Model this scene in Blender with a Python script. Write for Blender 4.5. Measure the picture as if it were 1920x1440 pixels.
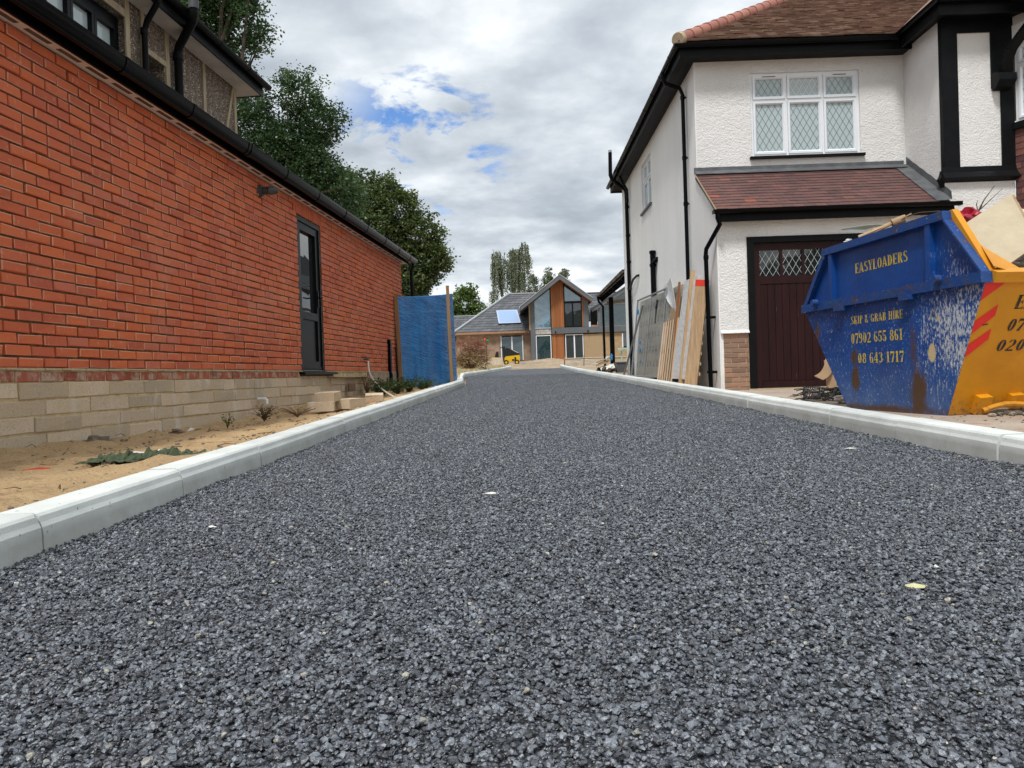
import bpy, bmesh, math, random
import numpy as np
from mathutils import Vector, Matrix, noise
random.seed(7)
rng = np.random.default_rng(11)
for o in list(bpy.data.objects): bpy.data.objects.remove(o)
SC = bpy.context.scene
COL = SC.collection
R = math.radians

# ---------------------------------------------------------------- camera
cam_d = bpy.data.cameras.new('camera'); cam = bpy.data.objects.new('camera', cam_d); COL.objects.link(cam)
cam_d.sensor_width = 36; cam_d.lens = 26.06; cam_d.clip_start = 0.05; cam_d.clip_end = 3000
pit, rol = -0.0115, 0.033
fw = Vector((0, math.cos(pit), math.sin(pit))); r0 = Vector((1, 0, 0)); u0 = r0.cross(fw)
up = u0*math.cos(rol) + r0*math.sin(rol); rt = r0*math.cos(rol) - u0*math.sin(rol)
cam.matrix_world = Matrix((rt, up, -fw)).transposed().to_4x4()      # eye height is z = 0, the drive lies half a metre below
SC.camera = cam

# ---------------------------------------------------------------- sky and sun
SUN_EL, SUN_AZ = R(59), R(203)      # azimuth measured clockwise from +Y
W = bpy.data.worlds.new('World'); SC.world = W; W.use_nodes = True
nt = W.node_tree; nt.nodes.clear()
def wn(t, **k):
    n = nt.nodes.new(t)
    for a, v in k.items(): setattr(n, a, v)
    return n
def wl(a, b): nt.links.new(a, b)
sky = wn('ShaderNodeTexSky', sky_type='NISHITA', sun_disc=False, sun_elevation=SUN_EL, sun_rotation=SUN_AZ)
sky.air_density = 1.0; sky.dust_density = 0.6; sky.ozone_density = 2.0
tc = wn('ShaderNodeTexCoord')
sep = wn('ShaderNodeSeparateXYZ'); wl(tc.outputs['Generated'], sep.inputs[0])
def wmath(op, a, b=None, clamp=False):
    n = wn('ShaderNodeMath', operation=op, use_clamp=clamp)
    for i, v in enumerate((a, b)):
        if v is None: continue
        if isinstance(v, (int, float)): n.inputs[i].default_value = v
        else: wl(v, n.inputs[i])
    return n.outputs[0]
zz = wmath('MAXIMUM', sep.outputs[2], 0.0)
zd = wmath('ADD', zz, 0.16)
cx = wmath('DIVIDE', sep.outputs[0], zd); cy = wmath('DIVIDE', sep.outputs[1], zd)
cmb = wn('ShaderNodeCombineXYZ'); wl(cx, cmb.inputs[0]); wl(cy, cmb.inputs[1])
def wnoise(scale, det, rough, off, dist=0.0, lac=2.0):
    mp = wn('ShaderNodeMapping'); mp.inputs['Location'].default_value = off; wl(cmb.outputs[0], mp.inputs[0])
    n = wn('ShaderNodeTexNoise'); n.inputs['Scale'].default_value = scale; n.inputs['Detail'].default_value = det
    n.inputs['Roughness'].default_value = rough; n.inputs['Distortion'].default_value = dist; n.inputs['Lacunarity'].default_value = lac
    wl(mp.outputs[0], n.inputs['Vector']); return n.outputs['Fac']
n_big = wnoise(0.9, 4, 0.5, (3.1, 1.2, 0)); n_mid = wnoise(2.3, 8, 0.52, (7.7, 4.1, 2), 0.15); n_fine = wnoise(5.5, 6, 0.55, (1.3, 9.4, 5))
mix = wmath('ADD', wmath('ADD', wmath('MULTIPLY', n_big, 0.36), wmath('MULTIPLY', n_mid, 0.50)), wmath('MULTIPLY', n_fine, 0.14))
ramp = wn('ShaderNodeValToRGB'); wl(mix, ramp.inputs[0])
cr = ramp.color_ramp; cr.interpolation = 'B_SPLINE'
cr.elements[0].position = 0.38; cr.elements[0].color = (0.34, 0.385, 0.44, 1)
cr.elements[1].position = 0.65; cr.elements[1].color = (1.0, 1.0, .99, 1)
for pos, c in ((0.43, (0.42, 0.47, 0.525)), (0.50, (0.58, 0.63, 0.68)), (0.565, (0.80, 0.84, 0.865))):
    e = cr.elements.new(pos); e.color = (*c, 1)
clv = wn('ShaderNodeVectorMath', operation='SCALE'); wl(ramp.outputs[0], clv.inputs[0]); clv.inputs['Scale'].default_value = 5.95
# a real hole in the cloud deck: the thin spot where the Nishita blue shows through
hole = wn('ShaderNodeVectorMath', operation='DISTANCE'); wl(tc.outputs['Generated'], hole.inputs[0]); hole.inputs[1].default_value = (-0.0984, 0.9477, 0.3036)
n_h = wnoise(3.6, 7, 0.6, (2.2, 0.4, 8), 0.3)
hv = wmath('ADD', wmath('MULTIPLY', wmath('SUBTRACT', 0.066, hole.outputs['Value']), 3.6), wmath('MULTIPLY', wmath('SUBTRACT', n_h, 0.50), 3.0))
hv = wmath('MULTIPLY', wmath('SUBTRACT', hv, 0.06), 4.5, True)
hv = wmath('MULTIPLY', hv, wmath('MULTIPLY', wmath('SUBTRACT', 0.14, hole.outputs['Value']), 12.0, True))
mx = wn('ShaderNodeMix', data_type='RGBA'); wl(hv, mx.inputs['Factor']); wl(clv.outputs[0], mx.inputs['A'])
skb = wn('ShaderNodeVectorMath', operation='MULTIPLY'); wl(sky.outputs[0], skb.inputs[0]); skb.inputs[1].default_value = (.50, .66, .86)
wl(skb.outputs[0], mx.inputs['B'])
bg = wn('ShaderNodeBackground'); bg.inputs['Strength'].default_value = 0.1; wl(mx.outputs['Result'], bg.inputs[0])
wo = wn('ShaderNodeOutputWorld'); wl(bg.outputs[0], wo.inputs[0])
sl = bpy.data.lights.new('sun', 'SUN'); sl.energy = 1.5; sl.angle = R(11); sl.color = (1, .985, .965)
so = bpy.data.objects.new('sun', sl); COL.objects.link(so)
sd = Vector((math.sin(SUN_AZ)*math.cos(SUN_EL), math.cos(SUN_AZ)*math.cos(SUN_EL), math.sin(SUN_EL)))
so.rotation_euler = sd.to_track_quat('Z', 'Y').to_euler()
so.location = (0, -10, 30)
SC.view_settings.view_transform = 'Standard'; SC.view_settings.look = 'None'
SC.view_settings.exposure = 1.08; SC.view_settings.gamma = 1; SC.view_settings.use_curve_mapping = False
SC.render.engine = 'CYCLES'

# ---------------------------------------------------------------- materials
def s2l(r, g, b): return tuple(((c/255)/12.92 if c/255 <= .04045 else ((c/255+.055)/1.055)**2.4) for c in (r, g, b))
class M:
    """small node-graph writer"""
    def __init__(s, name):
        s.m = bpy.data.materials.new(name); s.m.use_nodes = True; s.t = s.m.node_tree; s.t.nodes.clear()
        s.out = s.t.nodes.new('ShaderNodeOutputMaterial'); s.b = s.t.nodes.new('ShaderNodeBsdfPrincipled')
        s.t.links.new(s.b.outputs[0], s.out.inputs[0])
        g = s.t.nodes.new('ShaderNodeNewGeometry'); s.pos = g.outputs['Position']; s.geo = g
    def n(s, t, **k):
        x = s.t.nodes.new(t)
        for a, v in k.items(): setattr(x, a, v)
        return x
    def l(s, a, b): s.t.links.new(a, b)
    def val(s, sock, v):
        if isinstance(v, (int, float)): sock.default_value = v
        elif isinstance(v, tuple): sock.default_value = (*v, 1) if len(v) == 3 and len(sock.default_value) == 4 else v
        else: s.l(v, sock)
    def math(s, op, a, b=0.0, clamp=False):
        x = s.n('ShaderNodeMath', operation=op, use_clamp=clamp); s.val(x.inputs[0], a); s.val(x.inputs[1], b); return x.outputs[0]
    def mapv(s, scale=(1, 1, 1), loc=(0, 0, 0), rot=(0, 0, 0), src=None):
        x = s.n('ShaderNodeMapping'); s.l(src or s.pos, x.inputs[0]); x.inputs['Scale'].default_value = scale
        x.inputs['Location'].default_value = loc; x.inputs['Rotation'].default_value = rot; return x.outputs[0]
    def noise(s, scale, det=4, rough=.55, vec=None, dist=0.0, out='Fac'):
        x = s.n('ShaderNodeTexNoise'); x.inputs['Scale'].default_value = scale; x.inputs['Detail'].default_value = det
        x.inputs['Roughness'].default_value = rough; x.inputs['Distortion'].default_value = dist; s.l(vec or s.pos, x.inputs['Vector']); return x.outputs[out]
    def vor(s, scale, vec=None, feat='F1', out='Distance', rnd=1.0):
        x = s.n('ShaderNodeTexVoronoi', feature=feat); x.inputs['Scale'].default_value = scale; x.inputs['Randomness'].default_value = rnd
        s.l(vec or s.pos, x.inputs['Vector']); return x.outputs[out]
    def ramp(s, v, stops, interp='LINEAR'):
        x = s.n('ShaderNodeValToRGB'); c = x.color_ramp; c.interpolation = interp
        while len(c.elements) > 1: c.elements.remove(c.elements[-1])
        for i, (p, col) in enumerate(stops):
            col = (col, col, col) if isinstance(col, (int, float)) else col
            if i == 0: c.elements[0].position = p; c.elements[0].color = (*col, 1)
            else: c.elements.new(p).color = (*col, 1)
        s.val(x.inputs[0], v); return x.outputs[0]
    def mix(s, f, a, b, mode='MIX'):
        x = s.n('ShaderNodeMix', data_type='RGBA', blend_type=mode); s.val(x.inputs['Factor'], f); s.val(x.inputs['A'], a); s.val(x.inputs['B'], b); return x.outputs['Result']
    def attr(s, name='tint'):
        x = s.n('ShaderNodeAttribute', attribute_name=name); return x.outputs['Fac']
    def bump(s, h, dist=.01, strength=1.0, normal=None):
        x = s.n('ShaderNodeBump'); x.inputs['Distance'].default_value = dist; x.inputs['Strength'].default_value = strength; s.val(x.inputs['Height'], h)
        if normal is not None: s.l(normal, x.inputs['Normal'])
        s.l(x.outputs[0], s.b.inputs['Normal']); return x.outputs[0]
    def sep(s, v=None):
        x = s.n('ShaderNodeSeparateXYZ'); s.l(v or s.pos, x.inputs[0]); return x.outputs
    def set(s, **k):
        names = dict(col='Base Color', rough='Roughness', metal='Metallic', spec='Specular IOR Level', ior='IOR', coat='Coat Weight', trans='Transmission Weight', alpha='Alpha', sheen='Sheen Weight', coatr='Coat Roughness')
        for a, v in k.items(): s.val(s.b.inputs[names[a]], v)
        return s

def simple(name, c, c2=None, scale=6, rough=.6, spec=.5, bump=0, bscale=60, metal=0, coat=0, det=5, tint=0.0, r2=None, stretch=(1, 1, 1)):
    m = M(name); v = m.mapv(stretch); f = m.noise(scale, det, .6, v)
    c2 = c2 or tuple(x*.75 for x in c)
    col = m.mix(m.ramp(f, [(.35, 0), (.65, 1)]), c, c2)
    if tint:
        t = m.attr(); k = m.math('ADD', m.math('MULTIPLY', t, tint), 1-tint/2)
        vm = m.n('ShaderNodeVectorMath', operation='SCALE'); m.l(col, vm.inputs[0]); m.l(k, vm.inputs['Scale']); col = vm.outputs[0]
    m.set(col=col, rough=rough if r2 is None else m.ramp(f, [(.3, rough), (.7, r2)]), spec=spec, metal=metal, coat=coat)
    if bump: m.bump(m.noise(bscale, 6, .6, v), bump)
    return m.m

MAT = {}
# red facing brick
m = M('red_brick'); t = m.attr()
f = m.noise(9, 6, .65); g = m.noise(55, 5, .6); big = m.noise(1.3, 3, .5)
c = m.ramp(t, [(0, (.44, .095, .046)), (.2, (.51, .112, .048)), (.5, (.57, .130, .048)), (.85, (.63, .150, .050)), (.90, (.53, .145, .085)), (.95, (.53, .145, .085)), (1, (.66, .33, .21))])
c = m.mix(m.ramp(f, [(.45, 0), (.75, .45)]), c, (.50, .15, .08))
c = m.mix(m.ramp(big, [(.42, 0), (.68, .35)]), c, (.50, .12, .075))
c = m.mix(m.ramp(m.noise(34, 5, .65, m.mapv((1, 1, .5))), [(.61, 0), (.72, .5)]), c, (.70, .42, .30))
c = m.mix(m.ramp(g, [(.62, 0), (.8, .5)]), c, (.20, .04, .02))
c = m.mix(m.ramp(m.noise(.9, 5, .7, m.mapv((1, 1, .8), loc=(3, 1, 4))), [(.54, 0), (.68, .30)]), c, (.60, .30, .20))
m.set(col=c, rough=.82, spec=.35); m.bump(m.math('ADD', m.noise(90, 6, .7), m.math('MULTIPLY', m.noise(22, 3), .8)), .005); MAT['brick'] = m.m
m = M('mortar_smeared_brick'); t = m.attr(); c = m.mix(t, (.27, .075, .05), (.40, .12, .075)); c = m.mix(m.ramp(m.noise(11, 7, .75, m.mapv((1, 1, .7))), [(.46, 0), (.60, .9)]), c, (.44, .35, .26)); m.set(col=c, rough=.9, spec=.2); m.bump(m.noise(50, 6, .7), .006); MAT['brick_dirty'] = m.m
m = M('mortar_with_joint_shadow'); f = m.noise(14, 6, .7); m.set(col=m.mix(m.ramp(f, [(.38, 0), (.7, 1)]), (.105, .062, .038), (.26, .17, .10)), rough=.95, spec=.1); m.bump(m.noise(120, 5), .004); MAT['mortar'] = m.m  # tan mortar darkened: the shadow in the recessed joints is put into its colour
MAT['mortar_yellow'] = simple('yellow_mortar', (.66, .53, .30), (.44, .34, .20), 11, .95, .1, .006, 90)
m = M('concrete_block'); t = m.attr(); sp = m.sep()
c = m.ramp(t, [(0, (.45, .37, .27)), (.5, (.58, .47, .34)), (1, (.66, .54, .40))])
c = m.mix(m.ramp(m.noise(70, 4, .7), [(.5, 0), (.72, .55)]), c, (.17, .15, .13))
c = m.mix(m.ramp(m.noise(6, 6, .65, m.mapv((1, 1, .35))), [(.56, 0), (.70, .75)]), c, (.66, .62, .58))
c = m.mix(m.ramp(m.noise(2.2, 4, .6), [(.45, 0), (.7, .5)]), c, (.52, .40, .25))
m.set(col=c, rough=.92, spec=.2); m.bump(m.noise(110, 6, .75), .006); MAT['block'] = m.m
m = M('rough_plinth_render'); c = m.mix(m.ramp(m.noise(3, 6, .6, m.mapv((1, 1, .5))), [(.35, 0), (.65, 1)]), (.44, .36, .27), (.24, .19, .14))
m.set(col=c, rough=.95, spec=.1); m.bump(m.noise(30, 6, .7), .012); MAT['plinth'] = m.m
# kerb concrete
m = M('kerb_concrete'); t = m.attr(); f = m.noise(3.5, 6, .6); nrm = m.geo.outputs['Normal']
c = m.mix(m.ramp(f, [(.35, 0), (.65, 1)]), (.70, .725, .69), (.58, .605, .575))
c = m.mix(m.ramp(m.noise(150, 3, .6), [(.55, 0), (.75, .35)]), c, (.36, .37, .34))
c = m.mix(m.ramp(m.noise(34, 3, .7), [(.685, 0), (.71, .75)]), c, (.17, .155, .13))
k = m.math('ADD', m.math('MULTIPLY', t, .16), .90); vm = m.n('ShaderNodeVectorMath', operation='SCALE'); m.l(c, vm.inputs[0]); m.l(k, vm.inputs['Scale'])
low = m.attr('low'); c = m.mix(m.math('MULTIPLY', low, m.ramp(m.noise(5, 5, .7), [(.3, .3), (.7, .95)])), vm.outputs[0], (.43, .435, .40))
m.set(col=c, rough=.85, spec=.25); m.bump(m.noise(220, 5, .7), .0016); MAT['kerb'] = m.m
# bitumen road bed: packed chippings in relief
m = M('asphalt_bed'); v1 = m.n('ShaderNodeTexVoronoi'); v1.inputs['Scale'].default_value = 105; m.l(m.mapv((1, 1, 1)), v1.inputs['Vector'])
v2 = m.vor(105, feat='F1'); cellr = m.sep(v1.outputs['Color'])[0]
c = m.ramp(cellr, [(0, (.030, .036, .047)), (.5, (.078, .089, .112)), (.86, (.15, .167, .195)), (.985, (.26, .28, .30)), (1, (.36, .35, .30))])
c = m.mix(m.ramp(v2, [(.30, 0), (.62, 1)]), c, (.007, .008, .010))
pat = m.ramp(m.math('ADD', m.math('MULTIPLY', m.noise(.9, 4, .6), .35), m.math('ADD', m.math('MULTIPLY', m.noise(18, 3, .7), .35), m.math('MULTIPLY', m.noise(5, 4, .7, m.mapv((1, .35, 1))), .30))), [(.38, .35), (.62, 1.75)]); vm = m.n('ShaderNodeVectorMath', operation='MULTIPLY'); m.l(c, vm.inputs[0]); m.l(pat, vm.inputs[1])
m.set(col=vm.outputs[0], rough=.42, spec=.9); m.bump(m.math('SUBTRACT', m.math('MULTIPLY', cellr, .5), v2), .0085); MAT['road'] = m.m
m = M('bitumen_stone'); oi = m.n('ShaderNodeObjectInfo'); rn = oi.outputs['Random']
c = m.ramp(rn, [(0, (.006, .008, .011)), (.38, (.028, .033, .043)), (.76, (.104, .118, .142)), (.992, (.19, .21, .235)), (.9975, (.30, .27, .16)), (1, (.45, .42, .33))])
c = m.mix(m.ramp(m.noise(260, 3, .6), [(.5, 0), (.7, .5)]), c, (.15, .16, .18))
m.set(col=c, rough=m.ramp(m.noise(150, 2), [(.4, .34), (.6, .55)]), spec=.9, ior=1.6); m.bump(m.noise(500, 3, .6), .0008); MAT['stone'] = m.m
# sand
m = M('builders_sand'); f = m.noise(2.2, 6, .6)
c = m.mix(m.ramp(f, [(.35, 0), (.65, 1)]), (.66, .47, .25), (.53, .37, .20))
c = m.mix(m.ramp(m.noise(90, 4, .75), [(.50, 0), (.70, .75)]), c, (.21, .145, .09))
c = m.mix(m.ramp(m.noise(200, 2, .5), [(.6, 0), (.72, .7)]), c, (.74, .60, .42))
c = m.mix(m.ramp(m.noise(7, 6, .7), [(.56, 0), (.72, .6)]), c, (.30, .21, .13))
m.set(col=c, rough=.97, spec=.1); m.bump(m.math('ADD', m.noise(60, 6, .75), m.math('MULTIPLY', m.noise(9, 4), 2.0)), .02); MAT['sand'] = m.m
m = M('site_earth'); f = m.noise(.5, 6, .6)
c = m.mix(m.ramp(f, [(.35, 0), (.65, 1)]), (.44, .34, .23), (.26, .20, .14))
c = m.mix(m.ramp(m.noise(6, 6, .7), [(.5, 0), (.7, .8)]), c, (.52, .42, .30)); m.set(col=c, rough=.95, spec=.1); m.bump(m.noise(9, 6, .7), .06); MAT['earth'] = m.m
m = M('rough_concrete_yard'); c = m.mix(m.ramp(m.noise(1.7, 6, .6), [(.35, 0), (.65, 1)]), (.48, .41, .33), (.36, .28, .22))
c = m.mix(m.ramp(m.noise(5, 5, .7), [(.55, 0), (.66, .7)]), c, (.42, .21, .15)); c = m.mix(m.ramp(m.noise(60, 4, .7), [(.55, 0), (.7, .7)]), c, (.20, .17, .14))
m.set(col=c, rough=.92, spec=.15); m.bump(m.noise(50, 6, .7), .01); MAT['yard'] = m.m
# renders
m = M('roughcast_white_render'); c = m.mix(m.ramp(m.noise(2, 5, .6), [(.35, 0), (.65, 1)]), (.86, .85, .83), (.80, .79, .765))
m.set(col=c, rough=.9, spec=.2); m.bump(m.math('ADD', m.noise(42, 6, .65), m.math('MULTIPLY', m.noise(13, 3), .6)), .026); MAT['roughcast'] = m.m
m = M('smooth_white_render'); sp = m.sep(); c = m.mix(m.ramp(m.noise(1.1, 5, .6, m.mapv((1, 1, .4))), [(.35, 0), (.65, 1)]), (.86, .855, .83), (.79, .785, .76)); c = m.mix(m.ramp(m.noise(3.2, 5, .65, m.mapv((1, 1, .12))), [(.55, 0), (.75, .28)]), c, (.62, .61, .58)); c = m.mix(m.math('MULTIPLY', m.math('MULTIPLY', m.math('SUBTRACT', .1, sp[2]), 2.0, True), m.ramp(m.noise(5, 5, .7), [(.4, 0), (.65, .6)])), c, (.50, .46, .40))
m.set(col=c, rough=.85, spec=.2); m.bump(m.noise(12, 6, .6), .006); MAT['smooth'] = m.m
m = M('pebbledash'); v = m.n('ShaderNodeTexVoronoi'); v.inputs['Scale'].default_value = 62; m.l(m.pos, v.inputs['Vector']); r = m.sep(v.outputs['Color'])[0]
c = m.ramp(r, [(0, (.11, .08, .055)), (.45, (.24, .18, .125)), (.8, (.38, .30, .22)), (.93, (.48, .40, .32)), (1, (.85, .82, .76))])
c = m.mix(m.ramp(v.outputs['Distance'], [(.3, 0), (.65, .8)]), c, (.06, .05, .04))
m.set(col=c, rough=.8, spec=.4); m.bump(m.math('MULTIPLY', v.outputs['Distance'], -1.0), .012); MAT['dash'] = m.m
MAT['timber_pale'] = simple('weathered_pale_batten', (.42, .34, .23), (.30, .24, .16), 5, .8, .3, .004, 40, stretch=(4, 4, .5))
MAT['black_paint'] = simple('black_gloss_paint', (.0025, .003, .004), (.005, .0055, .006), 7, .5, .14, .002, 25)
MAT['black_pvc'] = simple('black_upvc', (.0025, .003, .004), (.003, .004, .005), 2, .20, .10, 0, 25, r2=.24)
MAT['old_iron'] = simple('weathered_soil_pipe', (.075, .08, .085), (.04, .042, .045), 9, .5, .4, .002, 40)
MAT['anthracite'] = simple('anthracite_upvc', (.004, .005, .006), (.006, .007, .008), 5, .35, .15, .0006, 300)
MAT['soffit'] = simple('pale_soffit_board', (.66, .58, .49), (.54, .46, .38), 3, .7, .3, .002, 30)
MAT['soffit_pink'] = simple('pinkish_upvc_soffit', (.80, .70, .65), (.72, .62, .57), 3, .6, .3, .001, 30)
MAT['vent'] = simple('dark_vent_slots', (.16, .115, .09), (.10, .075, .06), 30, .8, .2)
MAT['white_pvc'] = simple('white_upvc', (.80, .83, .86), (.76, .79, .82), 2, .28, .5)
MAT['white_film'] = simple('crinkled_white_film', (.72, .72, .70), (.58, .58, .57), 9, .35, .5, .02, 12)
MAT['lead'] = simple('lead_flashing', (.075, .08, .085), (.12, .125, .13), 6, .55, .4, .006, 14)
def glassy(name, c, rough=.03, ior=1.9, wav=.0):
    m = M(name); m.set(col=c, rough=rough, ior=ior, spec=.5)
    if wav: m.bump(m.noise(1.4, 2, .5), wav)
    return m.m
MAT['glass_blind_sky'] = glassy('glass_with_blind_and_painted_sky', (.42, .50, .51), .05, 1.6, .004)  # pale base colour holds both the blinds and a painted bright sky reflection
MAT['glass_dark'] = glassy('dark_glass', (.012, .016, .018), .03, 1.75, .004)
MAT['glass_door'] = glassy('door_glass', (.02, .022, .022), .02, 1.9, .003)
MAT['glass_sky'] = glassy('glass_with_painted_sky', (.08, .19, .27), .03, 2.6, .006)  # blue base colour paints the sky's reflection into the gable panes
MAT['glass_mid'] = glassy('green_tinted_glass', (.02, .045, .05), .03, 2.0, .006)
MAT['cames'] = simple('lead_cames', (.22, .27, .27), (.18, .22, .22), 20, .4, .5)
MAT['cames_white'] = simple('white_lead_cames', (.75, .76, .76), (.65, .66, .66), 20, .4, .5)
m = M('brown_painted_boards'); c = m.mix(m.ramp(m.noise(2.5, 5, .6, m.mapv((3, 3, .4))), [(.35, 0), (.65, 1)]), (.016, .004, .0045), (.026, .006, .006))
c = m.mix(m.ramp(m.noise(9, 4, .6, m.mapv((6, 6, .35))), [(.69, 0), (.74, .5)]), c, (.20, .12, .11)); m.set(col=c, rough=.45, spec=.2); m.bump(m.noise(30, 3, .5, m.mapv((5, 5, .3))), .002); MAT['brown'] = m.m
# tiles
def tiles(name, stops, dirt, rough=.7):
    m = M(name); t = m.attr(); c = m.ramp(t, stops); c = m.mix(m.ramp(m.noise(7, 6, .65), [(.45, 0), (.72, .6)]), c, dirt)
    m.set(col=c, rough=rough, spec=.35); m.bump(m.noise(70, 5, .6), .003); return m.m
MAT['tile_lean'] = tiles('machine_clay_tile', [(0, (.085, .044, .042)), (.6, (.125, .060, .053)), (.95, (.165, .070, .056)), (1, (.27, .085, .048))], (.13, .075, .065), .6)
MAT['tile_main'] = tiles('old_brindled_tile', [(0, (.19, .115, .085)), (.5, (.26, .165, .125)), (.85, (.34, .235, .18)), (1, (.42, .32, .25))], (.16, .115, .09), .85)
MAT['tile_hung'] = tiles('hung_brown_tile', [(0, (.085, .035, .033)), (.6, (.125, .048, .042)), (1, (.21, .085, .065))], (.07, .035, .033), .7)
MAT['tile_hip'] = tiles('hip_ridge_tile', [(0, (.33, .13, .10)), (1, (.42, .19, .14))], (.24, .12, .10), .8)
MAT['slate'] = tiles('grey_roof_tile', [(0, (.085, .09, .098)), (.5, (.115, .12, .13)), (1, (.15, .155, .165))], (.10, .105, .115), .6)
MAT['plinth_brick'] = tiles('brown_plinth_brick', [(0, (.20, .12, .085)), (.5, (.30, .19, .13)), (1, (.36, .19, .12))], (.22, .15, .11), .85)
MAT['mortar_tan'] = simple('tan_mortar', (.50, .40, .27), (.40, .31, .21), 20, .95, .1, .003, 80)
MAT['cream'] = simple('cream_paint', (.66, .60, .47), (.52, .46, .36), 8, .7, .3)
# plastic tarpaulin
m = M('blue_tarpaulin'); t = m.mapv((1, 1, .45)); f = m.noise(7, 4, .6, m.mapv((1, 1, 2.6), rot=(0, .5, 0)))
c = m.mix(m.ramp(m.noise(3, 5, .6), [(.35, 0), (.65, 1)]), (.001, .185, .50), (.001, .120, .37)); m.set(col=c, rough=.25, spec=.5)
m.bump(m.math('ADD', m.math('MULTIPLY', m.noise(5, 4, .55, m.mapv((.8, .8, 9), src=m.mapv(rot=(0, -.42, 0)))), .7), m.math('MULTIPLY', m.noise(24, 3, .6, m.mapv((1, 1, 3.0), rot=(0, .6, 0))), .03)), .035); MAT['tarp'] = m.m
MAT['wood_post'] = simple('sawn_post', (.34, .20, .09), (.24, .14, .065), 4, .75, .3, .003, 60, stretch=(6, 6, .4))
MAT['wood_light'] = simple('new_softwood', (.55, .38, .22), (.38, .25, .14), 5, .75, .3, .003, 60, stretch=(6, 6, .4), tint=.4)
MAT['wood_pallet'] = simple('pallet_softwood', (.76, .56, .37), (.58, .40, .25), 5, .8, .25, .004, 60, stretch=(6, 6, .4), tint=.5)
MAT['wood_dark'] = simple('weathered_timber', (.13, .10, .075), (.07, .055, .045), 6, .85, .2, .004, 60, stretch=(6, 6, .4), tint=.4)
MAT['cladding'] = simple('oiled_cedar_cladding', (.36, .135, .045), (.27, .095, .03), 4, .6, .35, .003, 50, stretch=(10, 10, .5), tint=.4)
MAT['grey_panel'] = simple('grey_coated_panel', (.125, .132, .142), (.105, .112, .122), 1, .5, .4)
MAT['grey_trim'] = simple('light_grey_trim', (.42, .44, .45), (.34, .36, .37), 2, .5, .4)
MAT['fascia_wood'] = simple('raw_wood_fascia', (.42, .24, .15), (.30, .17, .11), 5, .8, .3)
MAT['osb'] = simple('osb_board', (.46, .34, .20), (.30, .21, .12), 22, .85, .2, .004, 60)
MAT['stock'] = simple('stripped_house_wall', (.38, .27, .195), (.24, .165, .12), 3.5, .95, .1, .03, 12)
MAT['stock2'] = simple('tan_wall_panel', (.42, .31, .17), (.34, .24, .13), 6, .9, .2, .004, 60)
MAT['cream_brick'] = tiles('cream_garden_brick', [(0, (.50, .42, .32)), (1, (.66, .58, .47))], (.42, .34, .26), .9)
MAT['grey_block'] = tiles('grey_lintel_block', [(0, (.30, .29, .27)), (1, (.48, .47, .44))], (.25, .24, .22), .9)
MAT['galv'] = simple('galvanised_steel', (.36, .38, .40), (.26, .28, .29), 12, .42, .5, 0, 20, metal=.7)
m = M('printed_insulation_wrap'); c = m.mix(m.ramp(m.noise(2.5, 6, .6), [(.35, 0), (.65, 1)]), (.42, .39, .315), (.31, .29, .235))
sp = m.sep(); wv = m.n('ShaderNodeTexBrick'); wv.inputs['Scale'].default_value = 1.0; wv.inputs['Brick Width'].default_value = .33; wv.inputs['Row Height'].default_value = .30; wv.inputs['Mortar Size'].default_value = .085; wv.inputs['Mortar Smooth'].default_value = .02
cb = m.n('ShaderNodeCombineXYZ'); m.l(sp[1], cb.inputs[0]); m.l(sp[2], cb.inputs[1]); m.l(cb.outputs[0], wv.inputs['Vector'])
blk = m.math('SUBTRACT', 1.0, wv.outputs['Fac']); bits = m.ramp(m.noise(34, 3, .7, m.mapv((1, 1, .45))), [(.46, 0), (.54, 1)])
c = m.mix(m.math('MULTIPLY', m.math('MULTIPLY', blk, bits), .75), c, (.045, .045, .045)); m.set(col=c, rough=.5, spec=.35, coat=.1); m.bump(m.noise(7, 6, .65, m.mapv((1, 1, 2))), .02); MAT['wrap'] = m.m
MAT['cardboard'] = simple('brown_cardboard', (.40, .28, .165), (.33, .225, .13), 6, .85, .2, .002, 40)
MAT['plaster_board'] = simple('aged_chipboard_sheet', (.52, .44, .31), (.43, .355, .245), 4, .8, .3, .004, 30, det=8)
MAT['hose'] = simple('cream_hose', (.72, .68, .56), (.62, .58, .47), 6, .45, .4)
MAT['red_plastic'] = simple('red_plastic', (.72, .045, .02), (.62, .04, .02), 6, .4, .4)
MAT['red_bag'] = simple('crimson_printed_bag', (.42, .012, .035), (.30, .008, .025), 9, .35, .5, .01, 14)
MAT['blue_plastic'] = simple('bright_blue_plastic', (.03, .28, .58), (.02, .20, .48), 9, .4, .4, .01, 14)
MAT['grey_plastic'] = simple('grey_bin_plastic', (.10, .105, .115), (.08, .085, .095), 4, .5, .4)
MAT['rubble'] = simple('rubble', (.30, .25, .20), (.18, .15, .12), 14, .95, .1, .01, 40, tint=.8)
MAT['twig'] = simple('dead_twig', (.13, .085, .055), (.08, .055, .035), 20, .9, .1)
MAT['green_sheet'] = simple('dull_green_fabric', (.10, .125, .07), (.05, .07, .038), 12, .7, .25, .01, 24)
MAT['yellow_mach'] = simple('yellow_machine_paint', (.72, .43, .008), (.60, .35, .008), 5, .35, .5)
MAT['rubber'] = simple('rubber', (.012, .012, .012), (.02, .02, .02), 9, .7, .3)
MAT['black_net'] = simple('black_netting', (.010, .010, .011), (.02, .02, .02), 9, .5, .4)
MAT['mark_white'] = simple('white_chip', (.75, .73, .66), (.6, .58, .52), 20, .7, .3)
MAT['lime_flake'] = simple('pale_leaf', (.58, .55, .30), (.45, .42, .22), 20, .7, .3)
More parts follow.
